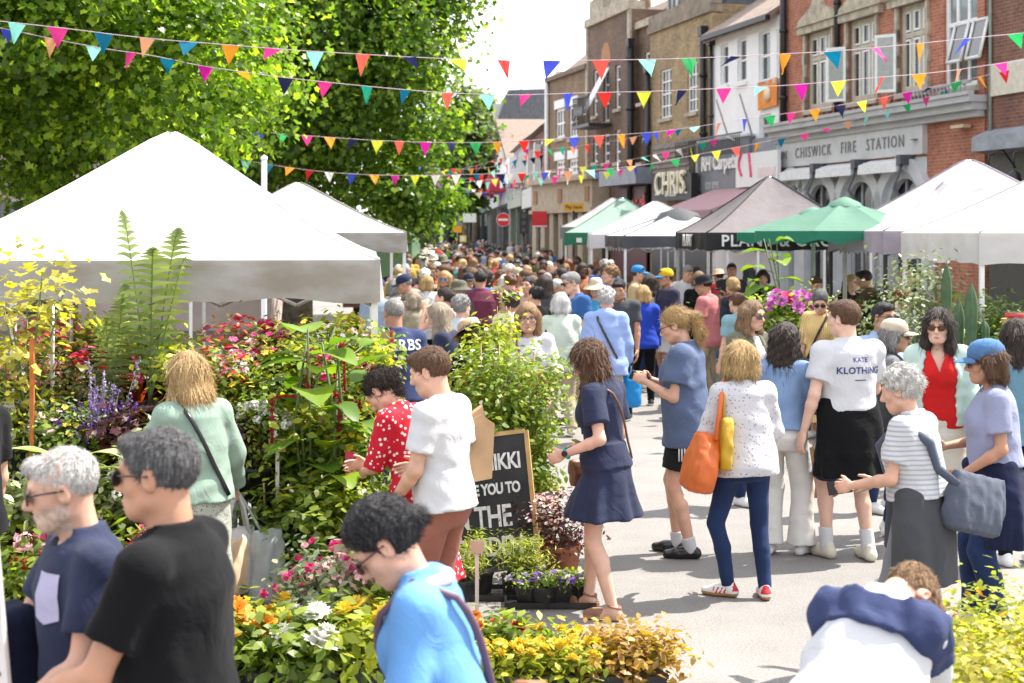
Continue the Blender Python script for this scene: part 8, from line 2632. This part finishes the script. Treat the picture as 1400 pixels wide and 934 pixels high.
cast(968,20.0,62,'man in a faded pink t-shirt and black bucket hat',h=1.78,sex='m',hair='short',haircol='dark',skin='tan',head=(4,10,0),hat=(F('bucket_black',(.02,.02,.024)),.125,.115,.03,'bucket_hat'),fat=1.05,wear=[legs(BEIGE),top(PINKT,infl=.03,loose=.03,hem=-.12)],shoes='white')
cast(956,23.4,168,'woman in sunglasses and black top behind the bucket hat',h=1.74,sex='f',hair='bob',haircol='light',skin='fair',glasses='dark',wear=[legs(BLACKC),top(BLACKC)],shoes='black')
cast(1004,21.6,30,'blonde woman with pinned hair in a dark jacket left of the peonies',h=1.68,sex='f',hair='updo',haircol='blonde',skin='fair',wear=[legs(BLACKC),top(F('dark_jacket',(.035,.04,.055)),sleeve='long')],shoes='black')
cast(1010,17.6,25,'brown haired woman in a pale teal top beside the olive jacket',h=1.64,sex='f',hair='bun',haircol='brown',skin='fair',wear=[legs(JEAN),top(F('pale_teal',(.20,.34,.38)),sleeve='short')],shoes='white')
p, J, _ = cast(560,21.0,92,'man in a navy cap and olive green shirt looking at his phone',h=1.76,sex='m',hair='short',haircol='grey',skin='tan',cap=(NAVY,),head=(0,18,0),wear=[legs(JEAN),top(OLIVE,sleeve='elbow',infl=.03)],shoes='black',armL=(22,10,70,.3),armR=(22,10,75,.4))
phone(p,J,'dark phone held by the olive shirt man in the navy cap','L')
cast(538,22.0,-60,'grey haired woman in a pale patterned jacket by the second white tent',h=1.66,sex='f',hair='bob',haircol='grey',skin='fair',wear=[legs(BEIGE),top(F('pale_pattern',(.46,.46,.42),pattern='floral',col2=(.3,.32,.3),scale=30),sleeve='long',infl=.03)],shoes='white')
p, J, _ = cast(583,22.8,6,'blonde woman in a long white speckled blouse carrying a white bag',h=1.70,sex='f',hair='bob',haircol='blonde',skin='fair',wear=[legs(BLACKC),top(BLOUSE,sleeve='elbow',infl=.04,loose=.03,hem=-.18,straight=1)],shoes='black')
t = carried(p,'carrier_bag','white plastic bag hanging from the speckled blouse woman','bag')
b = MB();pouch(b,J['wrR']+np.array([-.05,.0,-.32]),(.26,.18,.34),wr=.01);b.build('body',WBAG,t)
b = MB();b.tube([J['wrR']+np.array([-.06,.0,-.2]),J['wrR']+np.array([0,.04,-.05])],.01,6);b.build('handle',WBAG,t)
t = thing('paper_bag','open brown paper bag among the people left of the speckled blouse','bag',(gx(567,20),20,0),.4)
b = MB();pouch(b,(0,0,1.25),(.3,.18,.32),power=8,taper=1,wr=.003);b.build('body',KRAFT,t)
cast(566,19.8,40,'woman in black trousers and stone top holding the open paper bag',h=1.56,sex='f',hair='bob',haircol='ash',skin='fair',wear=[legs(BLACKC),top(KHAKI,sleeve='long')],shoes='black',armR=(60,10,60,.6),armL=(50,10,60,.6))
cast(597,30,-8,'white haired person in a bright red orange top',h=1.76,sex='m',hair='short',haircol='white',skin='fair',wear=[legs(LJEAN),top(REDC,infl=.035)],shoes='white')
cast(657,21.6,4,'broad man in a maroon t-shirt with cropped black hair from behind',h=1.80,sex='m',hair='short',haircol='black',skin='tan',fat=1.2,wear=[legs(BLACKC),top(MAROON,infl=.03)],shoes='black')
cast(631,19.4,60,'person in a dark olive bucket hat and black top',h=1.72,sex='m',hair='short',haircol='grey',skin='tan',hat=(F('olive_hat',(.10,.10,.07)),.15,.115,.035,'bucket_hat'),wear=[legs(BLACKC),top(BLACKC)],shoes='black')
cast(609,23.6,168,'woman in blue mirrored sunglasses and a black top',h=1.74,sex='f',hair='long',haircol='blonde',skin='tan',glasses='dark',gmat=plain('blue_mirror',(.03,.16,.34),.1),wear=[legs(JEAN),top(BLACKC)],shoes='white')
cast(628,16.6,-40,'woman with curly silver hair in a pale top beside the ash blonde woman',h=1.64,sex='f',hair='curly',haircol='grey',skin='fair',wear=[legs(LJEAN),top(F('ice_blue',(.46,.52,.58)),sleeve='elbow')],shoes='white',hairvol=.008)
cast(612,17.6,70,'dark haired woman resting a hand on her face near the silver hair',h=1.70,sex='f',hair='pony',haircol='dark',skin='fair',armL=(60,10,120,.2),wear=[legs(BLACKC),top(BLUSH)],shoes='white')
cast(735,18.6,40,'woman in black with a low black hair bun facing away',h=1.68,sex='f',hair='bun',haircol='black',skin='fair',wear=[legs(BLACKC),top(BLACKC,sleeve='elbow')],shoes='black')
cast(744,20.8,-20,'woman with long dark hair in a charcoal cardigan',h=1.76,sex='f',hair='long',haircol='dark',skin='fair',hairlen=.4,wear=[legs(JEAN),top(DGREY,sleeve='long')],shoes='white')
cast(700,17.4,20,'dark curly haired woman in a cream jacket behind the golden climber',h=1.66,sex='f',hair='curly',haircol='dark',skin='tan',hairvol=.012,wear=[legs(JEAN),top(CREAMC,sleeve='long',infl=.035)],shoes='white')
p, J, _ = cast(724,21.4,150,'dark haired person in pale pink holding a baby',h=1.72,sex='f',hair='pony',haircol='black',skin='fair',wear=[legs(LJEAN),top(BLUSH,sleeve='elbow')],shoes='white',armR=(35,14,100,.7),armL=(30,10,100,.8))
cast(518,20.0,20,'person in a navy cap at the corner of the big white tent',h=1.72,sex='m',hair='short',haircol='grey',skin='tan',cap=(F('cap_navy',(.03,.045,.12)),),wear=[legs(JEAN),top(F('steel_blue',(.24,.30,.38)))],shoes='white')
cast(770,24.0,30,'dark haired person in a pale mint top behind the blue polo',h=1.78,sex='m',hair='short',haircol='black',skin='tan',wear=[legs(JEAN),top(F('pale_mint',(.48,.58,.52)))],shoes='white')
cast(708,25.5,178,'woman in a beige cap and dark sunglasses in a white top',h=1.74,sex='f',hair='mid',haircol='blonde',skin='fair',glasses='dark',cap=(BEIGE,),wear=[legs(LJEAN),top(WHITEC)],shoes='white')
cast(640,25.0,-165,'smiling woman with black hair and a dark cap',h=1.66,sex='f',hair='mid',haircol='black',skin='fair',cap=(F('navy_cap2',(.03,.035,.06)),),wear=[legs(BLACKC),top(CREAMC)],shoes='white')
t = thing('step_ladder','pale metal ladder leg with round holes at the lower left edge','ladder',(gx(16,4.0)+.065,4.0,0))
LAD = plain('ladder_alloy',(.62,.58,.56),.4,.1,9)
for dx in(0,-.45):
 part(t,'rail',LAD,lambda b:b.prism([(dx-.13-.022,1.5),(dx-.13+.022,1.5),(dx+.022,0),(dx-.022,0)],(0,0,0),(1,0,0),(0,0,1),(0,.028,0)))
for i in range(4):
 part(t,'rung',LAD,lambda b:b.box((-.2475-.026*i,.014,.3+.3*i),(.40,.026,.03)))
for z in np.arange(1.0,1.5,.075):
 part(t,'rail_hole',BLACK,lambda b:b.prism([(.007*math.cos(a),.007*math.sin(a))for a in np.linspace(0,2*PI,9)[:-1]],(-.0867*z,-.002,z),(1,0,0),(0,0,1),(0,.003,0)))
part(t,'locking_ring',plain('red_plastic',(.62,.05,.03),.4),lambda b:b.tube([(-.0867*1.33-.012+.026*math.cos(a),-.008,1.33+.026*math.sin(a))for a in np.linspace(0,2*PI,16)],.006,6))
def post_sign(px,Y,py0,py1,name,label,fn,r=.04,m=None):
 t = thing(name,label,'sign',(gx(px,Y),Y,0))
 z1, z0 = at(px,py0,Y).z, at(px,py1,Y).z
 part(t,'post',m or plain('dark_post',(.05,.05,.055),.5),lambda b:b.tube([(0,0,0),(0,0,z1)],r,8))
 fn(t,z0,z1)
 return t
def disc(z,rad,y0,y1):
 return lambda b:b.prism([(rad*math.cos(a),rad*math.sin(a))for a in np.linspace(0,2*PI,33)[:-1]],(0,y0,z),(1,0,0),(0,0,1),(0,y1-y0,0))
SRED = plain('sign_red',(.62,.015,.02),.4,.05)
def noentry(t,z0,z1):
 c = (z0+z1)/2;r = (z1-z0)/2
 part(t,'disc',WHITE,disc(c,r,-.07,-.05));part(t,'red_face',SRED,disc(c,r*.94,-.078,-.0705));part(t,'white_bar',WHITE,lambda b:b.box2((-r*.72,-.085,c-r*.16),(r*.72,-.0785,c+r*.16)))
post_sign(688,56,291,310,'road_sign','round red no entry sign with a white bar above the crowd',noentry)
def payhere(t,z0,z1):
 part(t,'panel',plain('sign_yellow',(.72,.36,.01),.5,.05),lambda b:b.box2((-.34,-.08,z0),(.36,-.05,z1)))
 lettering('Pay here',.17,BLACK,t,(.01,-.083,(z0+z1)/2),depth=.003,bold=.004,sx=.92)
post_sign(784,52,278,288.5,'road_sign','yellow pay here sign on a dark post before the stone shopfront',payhere)
post_sign(737,62,289,311,'shop_sign','plain square red sign board left of the stone shopfront',lambda t,z0,z1:(part(t,'panel',SRED,lambda b:b.box2((-.28,-.1,z0),(.32,-.05,z1))),part(t,'edge',WHITE,lambda b:b.box2((-.28,-.11,z0+.02),(.32,-.1005,z0+.07)))))
post_sign(642,82,292,304,'shop_sign','white rectangular hanging board far down the street',lambda t,z0,z1:part(t,'panel',WHITE,lambda b:b.box2((-.36,-.1,z0),(.36,-.05,z1))))
post_sign(625,78,309,318,'road_sign','amber diversion sign far down the street',lambda t,z0,z1:part(t,'panel',plain('sign_amber',(.75,.34,.01),.5),lambda b:b.box2((-.24,-.1,z0),(.24,-.05,z1))))
post_sign(633,74,322,331,'road_sign','small yellow and white notice above the far crowd',lambda t,z0,z1:(part(t,'panel',plain('sign_lemon',(.75,.6,.02),.5),lambda b:b.box2((-.16,-.1,z0),(.16,-.05,z1))),part(t,'notice',WHITE,lambda b:b.box2((-.1,-.106,z0+.06),(.1,-.101,z1-.05)))))
t = thing('traffic_light','dark traffic signal on a post left of the plain red sign','traffic light',(gx(716,60),60,0))
part(t,'post',plain('dark_post',(.05,.05,.055)),lambda b:b.tube([(0,0,0),(0,0,2.45)],.05,8))
part(t,'head',BLACK,lambda b:b.box2((-.17,-.15,2.25),(.17,.15,3.1)))
for z in(2.4,2.67,2.94):
 part(t,'lamp',plain('dark_lens_grey',(.05,.05,.05),.2),lambda b:b.prism([(.09*math.cos(a),.09*math.sin(a))for a in np.linspace(0,2*PI,13)[:-1]],(0,-.17,z),(1,0,0),(0,0,1),(0,.019,0)))
for px, Y, pt, lab in((592,95,262,'double arm black lamp post beside the dark corner pub'),(604,100,300,'white post standing at the far end of the street')):
 t = thing('street_lamp' if px==592 else 'post',lab,'street lamp' if px==592 else 'post',(gx(px,Y),Y,0))
 zz = at(px,pt,Y).z
 part(t,'shaft',BLACK if px==592 else WHITE,lambda b:b.tube([(0,0,0),(0,0,zz)],[.11,.07],8))
 if px==592:
  part(t,'arm',BLACK,lambda b:b.tube([(-.6,0,zz-.3),(-.5,0,zz),(.5,0,zz),(.6,0,zz-.3)],.04,6))
  for s_ in(-1,1):
   part(t,'lantern',BLACK,lambda b:b.lathe([(.05,.0),(.2,-.25),(.12,-.55),(.02,-.6)],(s_*.6,0,zz-.25),8))
 else:
  part(t,'cap',WHITE,lambda b:b.lathe([(.1,zz),(.1,zz+.06),(.001,zz+.1)],(0,0,0),8))
t = thing('food_van','sage green van with a rounded roof behind the smaller white tent','van',(gx(541,40),40,0))
VG = plain('van_green',(.13,.25,.145),.35,.06,2)
part(t,'body',VG,lambda b:b.prism([(-1.4,.5),(.42,.5),(.42,2.05),(.36,2.3),(.2,2.44),(-.02,2.5),(-1.0,2.5),(-1.3,2.4),(-1.4,2.1)],(0,0,0),(1,0,0),(0,0,1),(0,3.6,0)))
part(t,'rear_door',VG,lambda b:b.box2((-.6,-.03,.7),(-.1,-.001,2.3)))
part(t,'roof_rail',plain('van_dark',(.04,.08,.05),.5),lambda b:b.box2((-1.35,-.04,1.98),(.42,-.002,2.02)))
part(t,'skirt',plain('van_brown',(.14,.06,.04),.7),lambda b:b.box2((-1.38,-.02,.35),(.40,3.5,.499)))
for sx in(-1.05,.1):
 for y in(.7,2.9):
  part(t,'wheel',BLACK,lambda b:b.tube([(sx-.1,y,.33),(sx+.1,y,.33)],.33,16))
t = thing('hanging_banner','pale lilac street banner at the left far end of the street','banner',(gx(559,70),70,0))
part(t,'pole',BLACK,lambda b:b.tube([(0,0,0),(0,0,3.6)],.04,6))
part(t,'cloth',canvas('pale_banner',(.5,.5,.6),.3),lambda b:b.prism([(.04,1.9),(.3,1.75),(.34,3.5),(.06,3.5)],(0,0,0),(1,0,0),(0,0,1),(0,.02,0)))
for(px,Y,lab,w_)in((800,37.6,'stall table with pink and orange flowers under the green tent',1.3),(850,32.6,'stall table with dark pots under the clean white tent',1.4),(905,28.9,'stall table under the low navy edged tent',1.6),(1010,25.4,'stall table under the black tent',1.4),(508,22.4,'stall shelves with orange flowers under the smaller white tent',.8)):
 t = thing('stall_table',lab,'table',(gx(px,Y)+(.5 if Y>25 else 0),Y,0))
 part(t,'top',WOOD,lambda b:b.box2((-w_/2,-.3,.72),(w_/2,.3,.76)))
 for sx in(-1,1):
  part(t,'leg',WOOD,lambda b:b.box2((sx*(w_/2-.06)-.03,-.25,0),(sx*(w_/2-.06)+.03,.25,.72)))
 x0 = t.location.x
 for i in range(3):
  plant(('pink_bush','geranium_red','dark_bush')[i]if Y!=22.4 else 'marigold',(x0-w_/3+i*w_/3,Y,.762),f'{("left", "middle", "right hand")[i]} potted plant on the '+('small table under '+lab.split('under ')[-1]),s=.85 if Y!=22.4 else 1.3)
CTOP = [('white',(.64,.63,.63)),('black',(.014,.014,.016)),('navy',(.022,.03,.07)),('cream',(.58,.52,.42)),('grey',(.18,.185,.2)),('pale blue',(.32,.43,.62)),('beige',(.45,.36,.26)),('pink',(.58,.26,.28)),('olive',(.13,.14,.08)),('teal',(.05,.2,.22)),('red',(.5,.03,.03)),('blue',(.04,.12,.38)),('rust',(.36,.13,.06)),('mustard',(.5,.32,.05))]
CHAIR = [('dark','dark haired'),('brown','brown haired'),('blonde','blonde'),('white','white haired'),('grey','grey haired'),('light','fair haired'),('black','black haired'),('red','auburn haired')]
CHAIR = CHAIR[:2]*3+CHAIR+[CHAIR[3],CHAIR[4],CHAIR[6]]
CT = {n:F('crowd_'+n.replace(' ','_'),c)for n,c in CTOP}
CL = [JEAN,BLACKC,BEIGE,LJEAN,GREYC]
CS = ['fair','pale','tan','fair','olive','brown','dark','fair']
def crowd_proto(hair,sex,sleeve,arms,step,hat=None,lean=2,bottom='legs'):
 """coarse figure; slots: skin, top, bottoms, hair, shoes -- one mesh per part, shared by its copies"""
 sp = dict(h=1.74 if sex=='m' else 1.67,sex=sex,hair=hair,lean=lean,head=(0,8,0),armL=arms[0],armR=arms[1],footR=(.02,step,6,0),footL=(.02,-step,6,0),fat=1.05)
 J = pose(sp)
 parts = []
 sp['wear'] = [dict(k='top'),dict(k=bottom)]
 parts.append(('body',build_body(J,sp,.019,.010).mesh('body',[SKINS['fair'],LIPS,BROW,EYEW,IRIS])))
 lo, hi = bounds(J,.24)
 for k in('shirt','trousers'):
  g = SDF(lo,hi,.019)
  if k=='shirt':
   garment_top(J,g,.019,infl=.045,sleeve=sleeve,hem=-.08,straight=.8,loose=.02)
  elif bottom=='legs':
   garment_legs(J,g,1.0,infl=.022,loose=.015)
  else:
   skirt(J,g,.12,-.5,None,.06,7,.03,.03)
  g.wrinkle(.006,.16,len(hair))
  V, Q = g.mesh();b = MB();b.add(V,Q,0,True);parts.append((k if bottom=='legs' or k=='shirt' else 'skirt',b.mesh(k,JEAN)))
 hm = hair_mesh(J,dict(sp,strands=0),.013)
 parts.append(('hair',hm.mesh('hair',HAIR['brown'])))
 if hat:
  b = MB()
  if hat=='cap':
   b.lathe([(.094,.03),(.1,.06),(.09,.1),(.06,.132),(.001,.145)],(0,-.012,0),12,0,True,.97,1.14);b.box((0,.14,.035),(.13,.1,.008))
  else:
   b.lathe([(.17,.035),(.1,.055),(.094,.12),(.05,.142),(.001,.144)],(0,-.012,0),14,0,True,.97,1.1)
  M = np.array(head_frame(J))
  b.v = [np.c_[v,np.ones(len(v))]@M.T for v in b.v];b.v = [v[:,:3]for v in b.v]
  parts.append(('cap' if hat=='cap' else 'hat',b.mesh('hat',NAVY)))
 b = MB()
 for nm in 'RL':
  a = J['an'+nm];f_ = J['fw'+nm]
  b.tube([a-f_*.06-[0,0,.04],a+f_*.06-[0,0,.045],a+f_*.17-[0,0,.055]],[.036,.042,.025],8)
 parts.append(('shoes',b.mesh('shoes',BLEA)))
 return parts, sex, hair, hat
A0 = ((4,9,15,.2),(4,9,15,.2));A1 = ((10,10,75,.5),(4,10,20,.3));A2 = ((15,10,80,.6),(15,10,80,.6))
PRO = [crowd_proto('short','m','short',A0,.06),crowd_proto('short','m','long',A1,.15),crowd_proto('short','m','short',A2,.03,'cap'),crowd_proto('curly','m','short',A0,.12),crowd_proto('long','f','short',A0,.05),crowd_proto('bob','f','long',A1,.14),crowd_proto('pony','f','short',A2,.04),crowd_proto('bun','f','elbow',A0,.1,None,4),crowd_proto('mid','f','short',A1,.08,None,3,'skirt'),crowd_proto('bob','f','long',A0,.05,'hat'),crowd_proto('wavy','f','elbow',A2,.12),crowd_proto('short','m','short',A1,.1,'hat')]
rc = random.Random(11)
used = set()
spots = [(o.location.x,o.location.y)for o in SC.objects if o.name.startswith('person')and o.parent is None]
GF = 'far crowd filling the end of the street'
def place_name(px,Y):
 if Y<34:
  z = 'near the second white tent' if px<590 else 'in the middle of the crowd' if px<690 else 'left of the blue polo man' if px<770 else 'in front of the green tent' if px<830 else 'by the white tents'
 elif Y<45:
  z = 'near the green van' if px<610 else 'in mid street under the bunting' if px<700 else 'below the red square sign' if px<760 else 'beside the green tent'
 else:
  z = 'left of the no entry sign' if px<680 else 'below the no entry sign' if px<715 else 'by the stone shopfront'
 return z
def crowd(px,Y):
 x = gx(px,Y)
 if any((x-a)**2+(Y-c)**2<.30 for a,c in spots):
  return False
 spots.append((x,Y))
 for tries in range(60):
  pi = rc.randrange(len(PRO));parts, sex, hs_, hat = PRO[pi]
  ck, cn = rc.choice(CHAIR);tn, _ = rc.choice(CTOP)
  who = 'man' if sex=='m' else 'woman'
  st = {'short':'cropped','curly':'curly','long':'long','bob':'bobbed','pony':'tied back','bun':'pinned up','mid':'loose','wavy':'wavy'}[hs_]
  hd = f'{cn} {who}' if not hat else f'{cn} {who} in a {"cap" if hat == "cap" else "brimmed hat"}'
  face = rc.choice((0,0,0,180,180,90,-90,30,150,-150,-30))
  lab = f'{hd}, {st} hair, {tn} top, {"seen from behind" if abs(face) < 60 else "facing the camera" if abs(face) > 120 else "seen side on"}, {place_name(px, Y)}'
  if Y>=47:
   lab = f'{tn} topped {cn} figure in the tightly packed far crowd'
   break
  if lab not in used and len(lab.split())<=18:
   break
 w_ = lab.split()
 if len(w_)>16:
  lab = f'{hd} in {tn}, {"back turned" if abs(face) < 60 else "facing us" if abs(face) > 120 else "side on"}, {place_name(px, Y)}'
 while lab in used and Y<47:
  tn, _ = rc.choice(CTOP);ck, cn = rc.choice(CHAIR)
  hd = f'{cn} {who}' if not hat else f'{cn} {who} in a {"cap" if hat == "cap" else "brimmed hat"}'
  lab = f'{hd} in {tn}, {"back turned" if abs(face) < 60 else "facing us" if abs(face) > 120 else "side on"}, {place_name(px, Y)}'
 used.add(lab)
 t = thing('person',lab,'person',(x,Y,0),R(face+rc.uniform(-15,15)),f'{GF}: {tn} top, {cn}' if Y>=47 else 'people filling the street')
 s = rc.uniform(.94,1.06)
 t.scale = (s,s,s)
 for nm, me in parts:
  if Y>47 and nm=='shoes':
   continue
  o = link(nm,me,t)
  m = {'body':SKINS[rc.choice(CS)],'shirt':CT[tn],'trousers':rc.choice(CL),'skirt':CT[rc.choice(CTOP)[0]],'hair':HAIR[ck],'cap':rc.choice((NAVY,WHITEC,BEIGE,REDC,DGREY)),'hat':rc.choice((BEIGE,CREAMC,OLIVE,plain('straw_hat',(.52,.37,.24)))),'shoes':rc.choice((WLEA,BLEA,WLEA))}[nm]
  o.material_slots[0].link = 'OBJECT'
  o.material_slots[0].material = m
 return True
n = 0
for Y0, Y1, a, c, k in((22.5,27,535,770,22),(27,34,535,830,42),(34,45,545,790,44),(45,60,570,752,44),(60,85,582,742,52),(85,120,588,735,40)):
 i = tries = 0
 while i<k and tries<900:
  tries+=1
  Y = rc.uniform(Y0,Y1)
  if crowd(rc.uniform(a,c),Y):
   i+=1
for px, Y in((865,27.5),(925,29),(950,30.5),(985,27.5),(1025,28),(800,40),(835,36.5),(1160,24),(1240,19.8)):
 crowd(px,Y)
